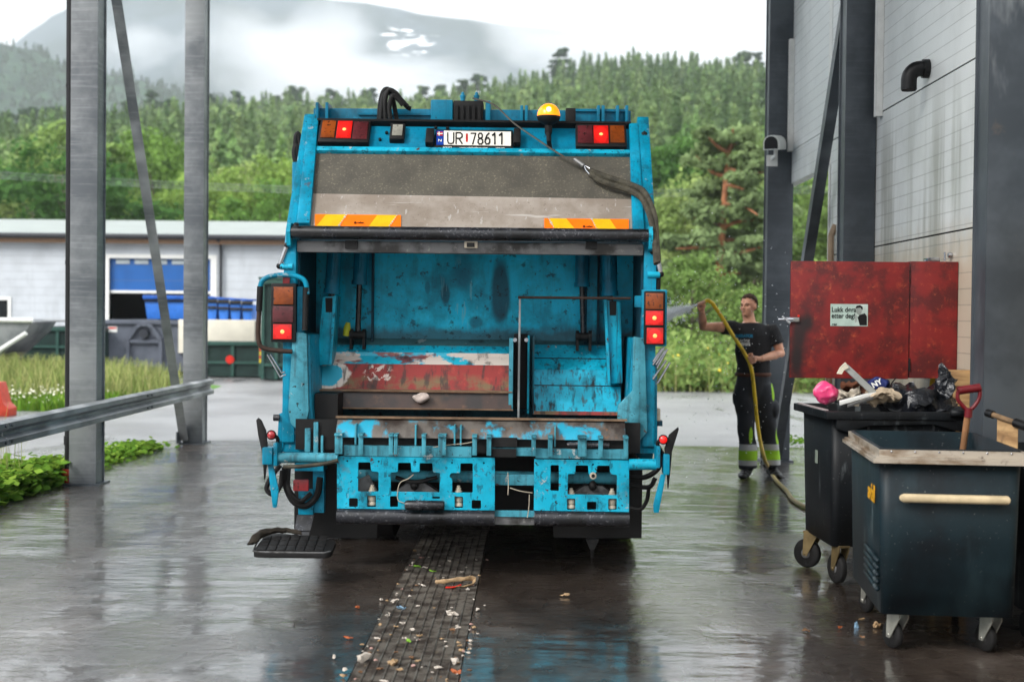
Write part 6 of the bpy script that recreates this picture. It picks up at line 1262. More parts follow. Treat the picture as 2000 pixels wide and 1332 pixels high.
# ---- rubbish in the far bin
def lump(name, px, py, Y, r, sc, amp, f, mat, lab, cat, seed, sub=4):
    bm = BM(); ball(bm, P(px, py, Y), r, 0, sub, sc); crumple(bm, amp, f, seed); crumple(bm, amp * .45, f * 2.3, seed + 3); return single(name, bm, mat, lab, cat)
m_ = MB('pink_bag_film', rgb(216, 66, 118), .3); m_.layer(rgb(246, 150, 180), 12, .5, .66, det=5); m_.layer(rgb(190, 30, 96), 9, .52, .7, k=.7, off=(2, 2, 2)); m_.b.inputs['Subsurface Weight'].default_value = .3; m_.b.inputs['Subsurface Radius'].default_value = (.05, .02, .02); m_.bump(16, .5); pink = m_.done()
lump('pink_bag', 1616, 766, 8.62, .072, (1.08, 1, .78), .028, 11, pink, 'crumpled bright pink plastic bag on top of the far bin', 'bag', 2)
m_ = MB('black_bag_film', rgb(20, 22, 27), .22); m_.bump(18, .8).bump(45, .5); bag = m_.done()
lump('black_bag', 1790, 790, 8.72, .2, (1.1, 1.2, .52), .07, 8, bag, 'black rubbish bag slumped across the right of the far bin', 'bag', 5)
lump('black_boot', 1846, 752, 8.6, .075, (.62, .8, 1.35), .05, 13, bag, 'stiff black bag end standing up above the heap by the plywood', 'bag', 9)
lump('torn_cloth', 1722, 776, 8.55, .085, (1.2, .9, .5), .05, 14, simple('beige_cloth', rgb(182, 164, 140), .8, var=.35), 'crumpled beige cloth lying in the middle of the far bin', 'cloth', 4)
lump('white_film', 1665, 776, 8.6, .075, (1.3, .9, .4), .05, 15, simple('dirty_white_film', rgb(178, 168, 152), .5, var=.3), 'crumpled white plastic beside the pink bag', 'plastic', 14)
lump('brown_rag', 1668, 756, 8.75, .06, (1.3, .8, .5), .04, 15, simple('brown_rag', rgb(96, 56, 36), .8, var=.4), 'brown rag behind the grey profile in the far bin', 'rag', 8)
pk = Thing('snack_packet', 'blue snack packet with white letters on the rubbish heap', 'packet', P(1714, 765, 8.62)); bm = BM(); ball(bm, P(1714, 753, 8.62), .062, 0, 4, (1.25, .6, .68)); crumple(bm, .03, 15, 6); pk.part('wrapper', bm, simple('blue_foil', rgb(28, 40, 96), .25, .3, var=.4))
p8 = Plane(8.565); u, v = p8.uv(1712, 749); pk.mpart('lettering', text_mesh('NY', .045, M['white'], frame_on(p8, u, v, .005, .5), .002)); bm = BM(); ball(bm, P(1722, 762, 8.575), .02, 0, 2, (1.2, .6, .6)); pk.part('yellow_mark', bm, simple('packet_yellow', rgb(220, 150, 20), .4))
pf = Thing('grey_profile', 'bent grey plastic profile sticking up out of the far bin', 'profile', P(1712, 768, 8.5)); bm = BM(); a, b = P(1652, 716, 8.5), P(1708, 768, 8.5); d = (b - a).normalized(); n = Vector((d.z, 0, -d.x)); prism(bm, [a - n * .018, a + n * .018, b + n * .018, b - n * .018], (0, .03, 0), 0, .003); pf.part('strip', bm, simple('grey_pvc', rgb(150, 152, 148), .5))
bm = BM(); q = [P(*t, 8.49) for t in ((1652, 708), (1658, 718), (1648, 724), (1644, 731), (1636, 730), (1642, 718))]; prism(bm, q, (0, .03, 0)); pf.part('torn_end', bm, simple('torn_foam', rgb(214, 206, 186), .8, var=.3))
bm = BM(); a, b = P(1640, 792, 8.42), P(1712, 771, 8.5); prism(bm, [a, b, b + Vector((0, 0, .018)), a + Vector((0, 0, .022))], (.01, .06, .004), 0, .002); single('plastic_offcut', bm, M['white'], 'long dirty white plastic offcut lying on the front edge of the rubbish', 'offcut')
bm = BM(); a, b = P(1655, 796, 8.40), P(1705, 780, 8.44); prism(bm, [a, b, b + Vector((0, 0, .014)), a + Vector((0, 0, .014))], (.01, .04, .004), 0, .002); single('metal_offcut', bm, T['grey'], 'grey metal offcut lying below the long white offcut in the far bin', 'offcut')
bm = BM(); tube(bm, spline([P(1735, 764, 8.6), P(1742, 748, 8.6), P(1750, 738, 8.6)], 4), .004, 6); single('black_wire', bm, M['black'], 'stiff black wire poking up beside the snack packet', 'wire')
# ================================================================== LITTER
LM = {k: simple(k + '_scrap', c, .6, var=.3, sc=40) for k, c in (('white', rgb(196, 186, 174)), ('brown', rgb(116, 84, 58)), ('tan', rgb(164, 136, 102)), ('green', rgb(120, 170, 50)), ('orange', rgb(160, 84, 44)), ('blue', rgb(120, 150, 172)), ('pink', rgb(176, 140, 130)), ('dark', rgb(50, 46, 44)))}
def scrap(kind, px, py, r, lab, cat, grp, sc=(1, 1, .4), seed=0, name=None):
    sc = (sc[0], sc[1], sc[2] * .7)
    c = G(px, py, .012 + r * .3); bm = BM(); ball(bm, c, r, 0, 2, sc); crumple(bm, r * .8, 1.3 / r, seed); bmesh.ops.rotate(bm, verts=bm.verts, cent=c, matrix=Matrix.Rotation(random.uniform(0, 3.1), 3, 'Z'))
    return single(name or kind + '_scrap', bm, LM[kind], lab, cat, grp)
k = 0
LABS = {'white': 'small dirty white scrap lying on the drain grate', 'brown': 'small brown food scrap lying on the drain grate', 'tan': 'small tan paper scrap lying on the drain grate', 'pink': 'small pinkish scrap lying on the drain grate', 'dark': 'small dark scrap lying on the drain grate'}
for i in range(130):
    py = 1070 + 262 * random.random() ** .8; t = (py - 612) / 720; x0, x1 = 1040 - 352 * t, 1040 - 134 * t
    px = random.uniform(x0, x1) if random.random() < .6 else random.choice((x0, x1)) + random.gauss(0, 10); kd = random.choices(('white', 'brown', 'tan', 'pink', 'dark'), (8, 2, 2.2, 1.2, 1))[0]
    scrap(kd, px, py, random.uniform(.004, .0125), LABS[kd], 'litter', kd + ' scraps on the grate', (random.uniform(1, 2), random.uniform(.6, 1), .45), i)
for i, (px, py, r, sx) in enumerate(((814, 1105, .012, 2.8), (845, 1115, .012, 2.6), (798, 1250, .014, 2.4))): scrap('green', px, py, r, 'bright green bean pod ' + ('lying far back on the grate', 'lying beside the far pod on the grate', 'lying alone near the front of the grate')[i], 'litter', None, (sx, .5, .4), i + 50, 'bean_pod')
for px, py, r, kd, lab, cat, sc, nm in ((708, 1283, .032, 'white', 'crumpled white plastic bag on the left edge of the grate', 'plastic', (.8, 1.1, .9), 'plastic_bag'), (883, 1196, .024, 'white', 'long white foam strip across the grate', 'litter', (2.2, .6, .5), 'foam_strip'), (783, 1186, .018, 'blue', 'pale blue plastic strip on the grate', 'litter', (2.4, .4, .4), 'plastic_strip'), (768, 1293, .022, 'tan', 'folded tan paper on the front of the grate', 'paper', (1.2, .8, .7), 'folded_paper'), (888, 1290, .022, 'white', 'white foam lump at the right edge of the grate', 'litter', (1, .9, .6), 'foam_lump'),
                                       (893, 1312, .020, 'orange', 'orange peel at the right front of the grate', 'litter', (1.1, .8, .4), 'orange_peel'), (698, 1185, .014, 'orange', 'small reddish scrap on the wet floor left of the grate', 'litter', (1.2, .7, .5), 'red_scrap'), (680, 1244, .014, 'orange', 'orange scrap on the wet floor left of the grate', 'litter', (1.8, .7, .4), 'orange_scrap'), (652, 1281, .012, 'white', 'white bits in a row left of the plastic bag', 'litter', (2.4, .5, .5), 'white_bits'), (1104, 1161, .016, 'tan', 'flat tan scrap alone on the dark floor under the truck', 'litter', (1.8, .6, .3), 'flat_scrap'),
                                       (1700, 1184, .026, 'tan', 'bread crust beside the near bin, farthest of the scraps', 'litter', (1.1, .7, .6), 'bread_crust'), (1712, 1220, .022, 'tan', 'bread piece by the front caster of the near bin', 'litter', (1.3, .8, .6), 'bread_piece'), (1672, 1220, .02, 'blue', 'small blue and white carton on the floor left of the near bin', 'carton', (.6, .7, 1.2), 'small_carton'), (1684, 1208, .016, 'tan', 'thin pale scrap between the two bread pieces', 'litter', (1.7, .5, .3), 'pale_scrap'), (1640, 1224, .012, 'orange', 'tiny orange scrap left of the blue carton', 'litter', (1, 1, .6), 'orange_bit'), (1576, 1230, .02, 'brown', 'brown leaf on the wet floor left of the bins', 'leaf', (1.5, .7, .3), 'brown_leaf'), (1684, 1243, .012, 'brown', 'small brown scrap in front of the blue carton', 'litter', (1.4, .7, .4), 'brown_bit')):
    scrap(kd, px, py, r, lab, cat, None, sc, int(px), nm)
bm = BM(); c = G(890, 1136, .02); pts = [G(a, b, .012 + h) for a, b, h in ((852, 1137, 0), (880, 1133, .02), (905, 1130, .03), (922, 1128, .03), (926, 1136, .01), (912, 1143, .004), (880, 1147, .002))]; tube(bm, spline(pts, 4), [.012] * (6 * 4 + 1), 8, flat=.4); crumple(bm, .01, 40); single('brown_paper', bm, LM['tan'], 'curled brown paper strip lying across the grate', 'paper')
bm = BM(); tube(bm, spline([G(870, 1147, .014), G(888, 1146, .016), G(900, 1142, .02)], 4), .005, 6); single('red_straw', bm, M['hz_r'], 'thin red straw beside the curled brown paper', 'straw')
# ================================================================== THE MAN
MY = 14.08
def J(px, py, dy=0.0): return P(px, py, MY + dy)
def loft(bm, secs, seg=20):
    """secs: (centre, half width, half depth, turn)"""
    R = []
    for c, a, b, t in secs: R.append([bm.verts.new(c + Vector((math.cos(t) * a * math.cos(q) - math.sin(t) * b * math.sin(q), math.sin(t) * a * math.cos(q) + math.cos(t) * b * math.sin(q), 0))) for q in [2 * math.pi * k / seg for k in range(seg)]])
    for A, B in zip(R, R[1:]):
        for k in range(seg): bm.faces.new((A[k], A[(k + 1) % seg], B[(k + 1) % seg], B[k]))
    bm.faces.new(list(reversed(R[0]))); bm.faces.new(R[-1]); bmesh.ops.recalc_face_normals(bm, faces=bm.faces)
def remesh(bm, vox, smooth=4, wr=None):
    bmesh.ops.recalc_face_normals(bm, faces=bm.faces); me = bpy.data.meshes.new('tmp'); bm.to_mesh(me); bm.free(); o = bpy.data.objects.new('tmp', me); COL.objects.link(o)
    m = o.modifiers.new('r', 'REMESH'); m.mode = 'VOXEL'; m.voxel_size = vox; s = o.modifiers.new('s', 'SMOOTH'); s.iterations = smooth; s.factor = .5
    r = bpy.data.meshes.new_from_object(o.evaluated_get(bpy.context.evaluated_depsgraph_get())); bpy.data.objects.remove(o)
    b = BM(); b.from_mesh(r); bpy.data.meshes.remove(r)
    if wr: crumple(b, *wr)
    return b
man = Thing('person', 'man in black t-shirt and dark work trousers spraying water from a yellow hose', 'person', (J(1475, 930).x, MY, 0))
def mm(name, bm, mat, parent=None, ang=80): return man.part(name, bm, mat, parent, None, ang)
neck, chin = J(1464, 628, .0), J(1458, 612, -.02)
shR, elR, wrR, hdR = J(1432, 640, -.03), J(1373, 638, -.14), J(1370.5, 606, -.28), J(1371, 595, -.30)
shL, elL, wrL, hdL = J(1509, 645, .0), J(1525, 690, -.03), J(1486, 701, -.22), J(1466, 703, -.255)
hipR, knR, anR = J(1454, 752, .0), J(1457, 828, -.05), J(1461, 905, -.02)
hipL, knL, anL = J(1489, 752, .0), J(1499, 826, -.02), J(1507, 899, .07)
skin = MB('skin', rgb(226, 168, 138), .5); skin.layer(rgb(160, 98, 76), 9, .45, .65, k=.6); skin.b.inputs['Subsurface Weight'].default_value = .08; skin.b.inputs['Subsurface Radius'].default_value = (.02, .008, .005); skin = skin.done()
def torso(bm, g, z0=True):
    t = .14
    loft(bm, [(J(1471, 752), .165 + g, .115 + g, t), (J(1471, 736), .162 + g, .112 + g, t), (J(1471, 716), .158 + g, .108 + g, t), (J(1472, 690), .168 + g, .112 + g, t), (J(1472, 662), .188 + g, .118 + g, t), (J(1471, 645), .190 + g, .105 + g, t), (J(1469, 636), .150 + g, .085 + g, t), (J(1466, 629), .080 + g * .6, .065 + g * .6, t)])
HC = J(1461.5, 598, -.02); HR = Matrix.Rotation(math.radians(-38), 3, 'Z')
def hp(x, y, z): return HC + HR @ Vector((x, y, z))
def eb(bm, c, r, sub=3):
    vs = ball(bm, (0, 0, 0), 1, 0, sub, r)
    for v in vs: v.co = HC + HR @ (v.co + Vector(c))
def grip(bm, c, ax, back, r, wrist, thumb_end=1):
    """closed hand round a rod: c on the rod, ax along it, back = from the rod to the back of the hand"""
    ax = ax.normalized(); back = (back - ax * back.dot(ax)).normalized(); sd = ax.cross(back)
    for i in range(4):
        o = c + ax * ((i - 1.5) * .0205); R = r + .0085; n = 9; L_ = (4.0, 4.4, 4.3, 3.7)[i]
        tube(bm, [o + (back * math.cos(a) + sd * math.sin(a)) * (R + (.010 if a < .3 else 0)) for a in np.linspace(-.35, L_, n)], [.0108, .0112, .0105, .0108, .0098, .0098, .0095, .0088, .0075], 8)
    tube(bm, [c - ax * .036 + back * (r + .014), c + back * (r + .019), c + ax * .036 + back * (r + .014)], [.017, .020, .017], 10)
    p0 = c + back * (r + .016) - sd * .012; tube(bm, [p0, p0.lerp(wrist, .55), wrist], [.027, .025, .024], 12, flat=.8)
    t0 = c + ax * (.034 * thumb_end) + back * (r + .012) - sd * .014
    tube(bm, [t0, t0 + ax * .012 * thumb_end - sd * .02 - back * .006, c + ax * .052 * thumb_end - sd * (r + .012), c + ax * .046 * thumb_end - back * (r + .008) - sd * .004], [.013, .0125, .011, .009], 8)
noz, hz1 = J(1359, 597.5, -.31), J(1384, 588, -.29)
bm = BM(); torso(bm, -.006)
tube(bm, [shR + Vector((.05, 0, .0)), shR, shR.lerp(elR, .5), elR, elR.lerp(wrR, .3), wrR], [.055, .058, .050, .042, .044, .028], 14); ball(bm, elR, .042)
tube(bm, [shL + Vector((-.05, 0, .0)), shL, shL.lerp(elL, .5), elL, elL.lerp(wrL, .3), wrL], [.055, .060, .052, .043, .045, .028], 14); ball(bm, elL, .043)
for h, k, a in ((hipR, knR, anR), (hipL, knL, anL)): tube(bm, [h, h.lerp(k, .5), k, k.lerp(a, .35), a], [.085, .075, .055, .058, .038], 14)
tube(bm, [neck + Vector((.01, .01, -.06)), neck, chin + Vector((.012, .03, .02))], [.068, .060, .058], 14)
# head: skull, jaw, brow, cheeks, nose, lips, chin, ears
eb(bm, (0, .012, .022), (.074, .092, .092)); eb(bm, (0, -.022, -.035), (.056, .066, .068)); eb(bm, (0, -.052, -.078), (.030, .030, .022)); eb(bm, (0, -.070, .022), (.052, .018, .013)); eb(bm, (.036, -.056, -.022), (.022, .022, .022)); eb(bm, (-.036, -.056, -.022), (.022, .022, .022))
tube(bm, [hp(0, -.082, .016), hp(0, -.094, -.004), hp(0, -.103, -.020), hp(0, -.092, -.028)], [.009, .010, .012, .010], 10); eb(bm, (.010, -.090, -.024), (.009, .010, .008)); eb(bm, (-.010, -.090, -.024), (.009, .010, .008)); eb(bm, (0, -.083, -.046), (.021, .009, .005)); eb(bm, (0, -.081, -.055), (.018, .010, .006))
for s in (-1, 1): eb(bm, (.076 * s, .008, -.004), (.010, .018, .030))
grip(bm, hdR, hz1 - noz, wrR - hdR + Vector((.0, .06, -.02)), .016, wrR, -1)
hdir = J(1471, 722, -.26) - J(1452, 686, -.26)
grip(bm, hdL, hdir, wrL - hdL + Vector((0, -.10, 0)), .019, wrL, -1)
body = mm('body', remesh(bm, .0055, 3), skin)
dk = simple('dark_eye', rgb(40, 28, 24), .3); hair_m = simple('short_brown_hair', rgb(66, 46, 34), .85, var=.4, sc=60, bump=.4)
for s in (-1, 1):
    bm = BM(); eb(bm, (.031 * s, -.0785, .004), (.010, .004, .0042), 2); mm('eye', bm, dk, body); bm = BM(); tube(bm, [hp(.016 * s, -.089, .021), hp(.032 * s, -.087, .026), hp(.050 * s, -.073, .020)], [.003, .0036, .002], 6); mm('eyebrow', bm, hair_m, body)
bm = BM(); eb(bm, (0, -.089, -.0505), (.020, .004, .0022), 2); mm('mouth', bm, simple('lip_line', rgb(96, 46, 40), .5), body)
bm = BM(); ball(bm, (0, 0, 0), 1, 0, 4, (.0785, .0955, .0955)); 
for v in bm.verts: v.co += Vector((0, .016, .026))
bmesh.ops.delete(bm, geom=[v for v in bm.verts if (v.co.y < -.035 and v.co.z < .072) or (v.co.y < .03 and v.co.z < .03 + (.0 if v.co.y > -.01 else .03)) or v.co.z < -.045], context='VERTS')
for v in bm.verts: v.co = HC + HR @ v.co
crumple(bm, .004, 60); bmesh.ops.solidify(bm, geom=bm.faces, thickness=-.006); mm('hair', bm, hair_m, body)
# clothes
shirt = MB('black_cotton', rgb(26, 26, 30), .85); shirt.layer(rgb(16, 16, 19), 6, .4, .6); shirt.layer(rgb(150, 150, 150), 90, .70, .73, det=2, k=.5); shirt.bump(14, .25, det=5, dist=.01); shirt = shirt.done()
bm = BM(); t = .14
loft(bm, [(J(1471, 735), .172, .122, t), (J(1471, 724), .170, .122, t), (J(1471, 700), .170, .118, t), (J(1472, 676), .184, .124, t), (J(1472, 655), .198, .126, t), (J(1471, 644), .198, .112, t), (J(1469, 636), .160, .094, t), (J(1466, 630), .094, .080, t)])
e = shR.lerp(elR, .36); tube(bm, [shR + Vector((.06, 0, -.02)), shR, e], [.072, .074, .070], 16); e = shL.lerp(elL, .60); tube(bm, [shL + Vector((-.06, 0, -.02)), shL, e], [.074, .076, .072], 16)
sb_ = remesh(bm, .010, 4, (.010, 9, 4)); from mathutils.bvhtree import BVHTree; bv = BVHTree.FromBMesh(sb_); ts = mm('t_shirt', sb_, shirt)
def print_on(s, px, py, size, mat, bold=.0, sx=1.0, ext=.0):
    me = text_mesh(s, size, mat, Matrix.Translation(J(px, py, -.3)) @ Matrix.Rotation(math.radians(90), 4, 'X'), bold, .0005, sx=sx)
    for v in me.vertices:
        h = bv.ray_cast(Vector((v.co.x, MY - .6, v.co.z)), Vector((0, 1, 0)))[0]
        if h: v.co.y = h.y - .004 + (v.co.y - (MY - .3)) * .1
    man.mpart('shirt_print', me, ts)
tealp = simple('teal_print', rgb(30, 130, 170), .6); whp = simple('white_print', rgb(214, 214, 214), .6)
print_on('GENERATOR', 1456, 657, .040, tealp, .002, .85); print_on('Racing', 1457, 665.5, .048, whp, .0006); print_on('TEAM', 1459, 673.5, .034, whp, .004, 1.25); print_on('* *', 1459, 680, .03, tealp, .002)
tro = MB('work_trousers', rgb(40, 43, 50), .8); tro.layer(rgb(26, 28, 33), 5, .4, .62, det=6); lime = rgb(150, 200, 40); sil = rgb(176, 178, 178); lc = man.loc
def zz_(py): return P(1480, py, MY).z
def zband(m, a, b, col):
    f = m.math('MULTIPLY', m.below(2, zz_(a), zz_(a) + .006), m.math('SUBTRACT', 1, m.below(2, zz_(b), zz_(b) + .006))); m.mixc(f, col)
for c, r in (((1466, 850, -.09), (.022, .09, .09)), ((1510, 762, -.05), (.022, .09, .11)), ((1518, 850, 0), (.028, .12, .10))): tro.mixc(tro.blob(tuple(J(*c) - lc), r, .12, 9, (.8, 1)), lime)
zband(tro, 867, 879, sil); zband(tro, 879, 898, lime); zband(tro, 898, 908, sil); tro.bump(10, .3, det=5, dist=.012); tro = tro.done()
bm = BM(); loft(bm, [(J(1471, 790, .0), .10, .08, t), (J(1471, 770), .165, .118, t), (J(1471, 745), .174, .126, t), (J(1471, 729), .168, .118, t)])
for h, k, a in ((hipR, knR, anR), (hipL, knL, anL)): tube(bm, [h, h.lerp(k, .35), h.lerp(k, .7), k, k.lerp(a, .4), k.lerp(a, .8), a + Vector((0, -.01, -.055))], [.098, .102, .093, .085, .084, .090, .092], 18)
for c, r in ((J(1438, 775, .0), (.04, .07, .09)), (J(1513, 800, -.02), (.045, .08, .10))): M_ = Matrix.Translation(c) @ Matrix.Diagonal((*r, 1)); bmesh.ops.create_icosphere(bm, subdivisions=3, radius=1, matrix=M_)
mm('trousers', remesh(bm, .011, 4, (.014, 8, 7)), tro)
bm = BM(); q = []
for k in range(28): a = 2 * math.pi * k / 28; q.append(J(1471, 731) + Vector((math.cos(a) * .173, math.sin(a) * .124, 0)))
tube(bm, q, [.019] * 28, 8, closed=True, flat=.35); mm('belt', bm, simple('brown_belt', rgb(88, 52, 36), .6))
sho = simple('black_work_shoe', rgb(26, 26, 28), .5, var=.3)
for a, d, zz in ((anR, Vector((-.055, -.18, 0)), 0), (anL, Vector((.02, -.18, 0)), 0)):
    bm = BM(); b = Vector((a.x, a.y + .05, .005)); dn = d.normalized()
    for i, (k, w, h) in enumerate(((0, .048, .11), (.08, .052, .11), (.15, .054, .085), (.23, .056, .07), (.29, .044, .055))): ball(bm, b + dn * k + Vector((0, 0, h * .52)), 1, 0, 3, (w, .062, h * .52))
    tube(bm, [a + Vector((0, .01, -.07)), a + Vector((0, .01, .0))], [.056, .058], 14); mm('shoe', remesh(bm, .007, 4), sho)
# ---- hose and water
hp_ = [noz, J(1371, 594.5, -.30), J(1381, 587, -.29), J(1388, 590, -.27), J(1394, 596, -.25), J(1410.6, 621, -.22), J(1432, 656, -.24), J(1453, 688, -.26), J(1467, 719, -.26), J(1473.5, 768, -.24), J(1478, 815, -.22), J(1484, 858, -.22), J(1494, 898, -.24), G(1504, 918, .06), G(1514, 936, .026), G(1535, 957, .026), G(1568, 987, .026), Vector((2.62, 10.4, .026)), Vector((2.70, 9.9, .4)), Vector((2.74, 9.75, 1.2))]
m_ = MB('yellow_hose', rgb(232, 196, 36), .4); m_.layer(rgb(150, 112, 30), 9, .5, .68, k=.7); m_.mixc(m_.math('MULTIPLY', m_.below(2, .1, .5, .1), .85), rgb(198, 176, 116)); mh = m_.done()
hs2 = Thing('water_hose', 'yellow water hose held by the man and trailing to the wall', 'hose', Vector((hp_[14].x, hp_[14].y, .005))); bm = BM(); tube(bm, spline(hp_[1:], 6), .019, 12); hs2.part('tubing', bm, mh)
bm = BM(); nd = (noz - hp_[1]).normalized(); tube(bm, [hp_[1], hp_[1] + nd * .03, noz, noz + nd * .012], [.0185, .020, .014, .011], 14); hs2.part('nozzle', bm, T['chrome'])
tip = noz + nd * .014; end = P(1255, 628, MY - .2)
wd_ = MB('water_drop', rgb(236, 240, 244), .1); wd_ = wd_.done(); _t = wd_.node_tree; _x = _t.nodes.new('ShaderNodeMixShader'); _x.inputs[0].default_value = .7; _tr = _t.nodes.new('ShaderNodeBsdfTranslucent'); _o = [q for q in _t.nodes if q.type == 'OUTPUT_MATERIAL'][0]; _b = [q for q in _t.nodes if q.type == 'BSDF_PRINCIPLED'][0]; _t.links.new(_b.outputs[0], _x.inputs[1]); _t.links.new(_tr.outputs[0], _x.inputs[2]); _tr.inputs[0].default_value = (.97, .98, 1, 1); _t.links.new(_x.outputs[0], _o.inputs[0])
tet = np.array([[1, 1, 1], [1, -1, -1], [-1, 1, -1], [-1, -1, 1], ]) * .8; oc = np.array([[1, 0, 0], [-1, 0, 0], [0, 1, 0], [0, -1, 0], [0, 0, 1], [0, 0, -1]]); of = np.array([[0, 2, 4], [2, 1, 4], [1, 3, 4], [3, 0, 4], [2, 0, 5], [1, 2, 5], [3, 1, 5], [0, 3, 5]])
def drops(name, C, R, lab):
    n = len(C); v = (C[:, None, :] + oc[None] * R[:, None, None] * np.array([1.5, 1, 1])).reshape(-1, 3); f = (np.arange(n)[:, None, None] * 6 + of[None]).reshape(-1, 3)
    setp(link(name, raw_mesh(name, v, f, wd_)), lab, 'water', None, 'stuff')
n = 700; t_ = rng.uniform(0, 1, n) ** .9; dirv = np.array((end - tip)[:]); base = np.array(tip[:]) + t_[:, None] * dirv; sp = .012 + .17 * t_[:, None]; base += rng.normal(size=(n, 3)) * sp * [.6, 1, .9]
drops('spray_drops', base, rng.uniform(.0026, .0062, n), 'fine jet of water drops leaving the hose nozzle')
n = 330; C = np.array(J(1400, 690, -.4)[:]) + rng.normal(size=(n, 3)) * [.42, .35, .62]; C = C[C[:, 2] > .05]; drops('flying_drops', C, rng.uniform(.002, .0055, len(C)), 'scattered water drops flying in front of the man')
# ================================================================== AIR
def vol(name, lo, hi, dens, col=(.91, .955, 1.0, 1), an=.25):
    bm = BM(); box(bm, lo[0], hi[0], lo[1], hi[1], lo[2], hi[2]); m = bpy.data.materials.new(name); m.use_nodes = True; t = m.node_tree; t.nodes.clear()
    o = t.nodes.new('ShaderNodeOutputMaterial'); v = t.nodes.new('ShaderNodeVolumePrincipled'); t.links.new(v.outputs[0], o.inputs['Volume'])
    v.inputs['Color'].default_value = col; v.inputs['Density'].default_value = dens; v.inputs['Anisotropy'].default_value = an
    return setp(link(name, mesh_of(bm, name, m)), None, None, None, 'stuff')
hz = vol('haze', (-1300, -80, -1), (1300, 2520, 640), .00023); setp(hz, 'thin pale haze between the yard and the mountain', 'haze')
bm = BM(); cd = (end - tip); tube(bm, [tip + cd * .02, tip + cd * .2, tip + cd * .5, tip + cd * 1.0, tip + cd * 1.7 + Vector((0, 0, -.06))], [.012, .05, .13, .24, .42], 16)
def vmat(name, dens):
    m = bpy.data.materials.new(name); m.use_nodes = True; t = m.node_tree; t.nodes.clear(); o = t.nodes.new('ShaderNodeOutputMaterial'); v = t.nodes.new('ShaderNodeVolumePrincipled'); t.links.new(v.outputs[0], o.inputs['Volume'])
    v.inputs['Color'].default_value = (.98, .99, 1, 1); v.inputs['Density'].default_value = dens; v.inputs['Anisotropy'].default_value = .2
    nn = lambda op, a=None, b=None: (lambda q: (setattr(q, 'operation', op), [t.links.new(x, q.inputs[i]) if hasattr(x, 'is_linked') else setattr(q.inputs[i], 'default_value', x) for i, x in enumerate((a, b)) if x is not None], q)[-1])(t.nodes.new('ShaderNodeVectorMath' if op in VO else 'ShaderNodeMath'))
    VO = ('SUBTRACT_V', 'DOT_PRODUCT', 'CROSS_PRODUCT', 'LENGTH'); g = t.nodes.new('ShaderNodeTexCoord'); s = t.nodes.new('ShaderNodeVectorMath'); s.operation = 'SUBTRACT'; t.links.new(g.outputs['Object'], s.inputs[0]); s.inputs[1].default_value = tip[:]
    ax = tuple(cd.normalized()); dt = nn('DOT_PRODUCT', s.outputs[0], ax).outputs['Value']; cr_ = nn('CROSS_PRODUCT', s.outputs[0], ax); ln = nn('LENGTH', cr_.outputs[0]).outputs['Value']
    rr = nn('DIVIDE', ln, nn('MULTIPLY_ADD', dt, .26).outputs[0]); rr.inputs[0].is_linked; q = rr.inputs[1].links[0].from_node; q.inputs[2].default_value = .02
    k = t.nodes.new('ShaderNodeMapRange'); k.interpolation_type = 'SMOOTHSTEP'; k.inputs['To Min'].default_value = 1; k.inputs['To Max'].default_value = 0; t.links.new(rr.outputs[0], k.inputs['Value'])
    z = t.nodes.new('ShaderNodeTexNoise'); z.inputs['Scale'].default_value = 7; t.links.new(g.outputs['Object'], z.inputs['Vector'])
    fall = nn('DIVIDE', dens, nn('ADD', dt, .25).outputs[0]); a = nn('MULTIPLY', k.outputs[0], fall.outputs[0]); b = nn('MULTIPLY', a.outputs[0], z.outputs[0]); t.links.new(b.outputs[0], v.inputs['Density']); return m
setp(link('water_mist', mesh_of(bm, 'water_mist', vmat('water_mist', 55))), 'white mist fanning out from the hose nozzle', 'mist', None, 'stuff')

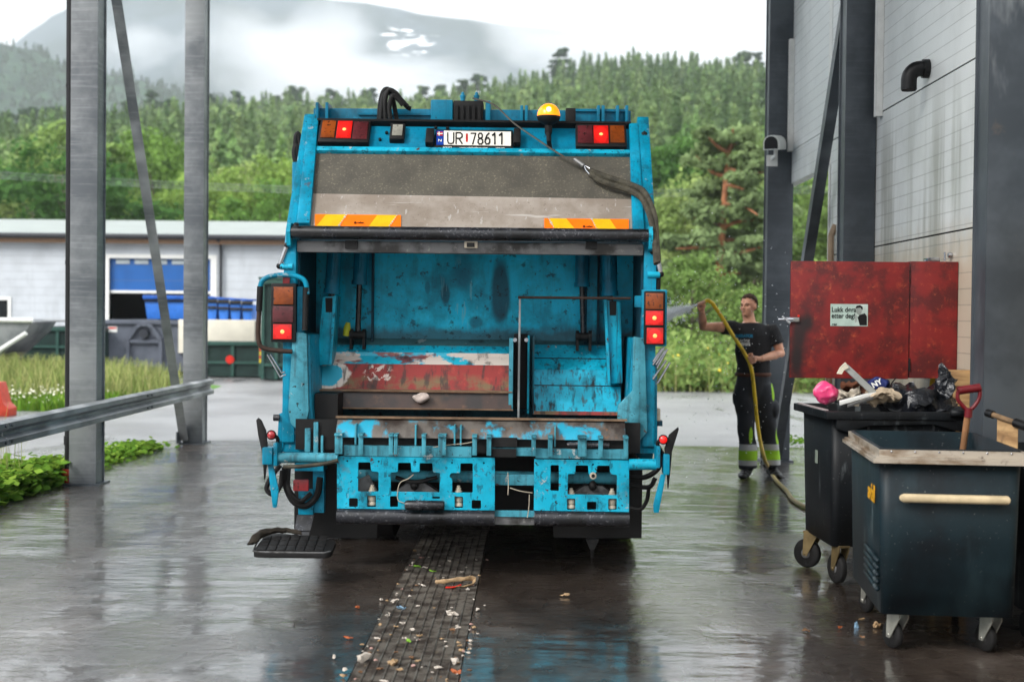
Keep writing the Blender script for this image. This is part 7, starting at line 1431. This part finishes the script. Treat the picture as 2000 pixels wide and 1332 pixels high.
def cloud(px, py, Y, rx, ry, rz, dens, seed, lab):
    c = P(px, py, Y); bm = BM(); ball(bm, c, 1, 0, 3, (rx, ry, rz)); m = bpy.data.materials.new('low_cloud'); m.use_nodes = True; t = m.node_tree; t.nodes.clear()
    nn = lambda k: t.nodes.new(k); o = nn('ShaderNodeOutputMaterial'); v = nn('ShaderNodeVolumePrincipled'); t.links.new(v.outputs[0], o.inputs['Volume'])
    v.inputs['Color'].default_value = (.99, .99, 1, 1); v.inputs['Anisotropy'].default_value = .2
    g = nn('ShaderNodeTexCoord'); s = nn('ShaderNodeVectorMath'); s.operation = 'MULTIPLY_ADD'; s.inputs[1].default_value = (2, 2, 2); s.inputs[2].default_value = (-1, -1, -1); t.links.new(g.outputs['Generated'], s.inputs[0])
    l = nn('ShaderNodeVectorMath'); l.operation = 'LENGTH'; t.links.new(s.outputs[0], l.inputs[0])
    z = nn('ShaderNodeTexNoise'); z.inputs['Scale'].default_value = 1.7; z.inputs['Detail'].default_value = 5; a = nn('ShaderNodeVectorMath'); a.inputs[1].default_value = (seed, seed, 0); t.links.new(s.outputs[0], a.inputs[0]); t.links.new(a.outputs[0], z.inputs['Vector'])
    f = nn('ShaderNodeMath'); f.operation = 'MULTIPLY_ADD'; f.inputs[1].default_value = 1.7; f.inputs[2].default_value = .0; t.links.new(z.outputs[0], f.inputs[0])
    d = nn('ShaderNodeMath'); d.operation = 'SUBTRACT'; t.links.new(f.outputs[0], d.inputs[0]); t.links.new(l.outputs['Value'], d.inputs[1])
    r = nn('ShaderNodeMapRange'); r.inputs['From Min'].default_value = -.05; r.inputs['From Max'].default_value = .6; r.inputs['To Max'].default_value = dens; t.links.new(d.outputs[0], r.inputs['Value']); t.links.new(r.outputs[0], v.inputs['Density'])
    setp(link('low_cloud', mesh_of(bm, 'low_cloud', m)), lab, 'cloud', None, 'stuff')
cloud(590, 125, 1390, 130, 55, 78, .02, 1.0, 'bank of low white cloud between the far hill and the snowy mountain')
cloud(1210, 70, 1390, 150, 55, 80, .03, 4.0, 'bank of low white cloud hiding the right end of the mountain')
cloud(790, 165, 1300, 130, 50, 32, .02, 7.0, 'low white mist lying along the forest ridge')
cloud(260, 90, 1400, 60, 40, 30, .012, 9.0, 'thin mist on the left mountain flank')
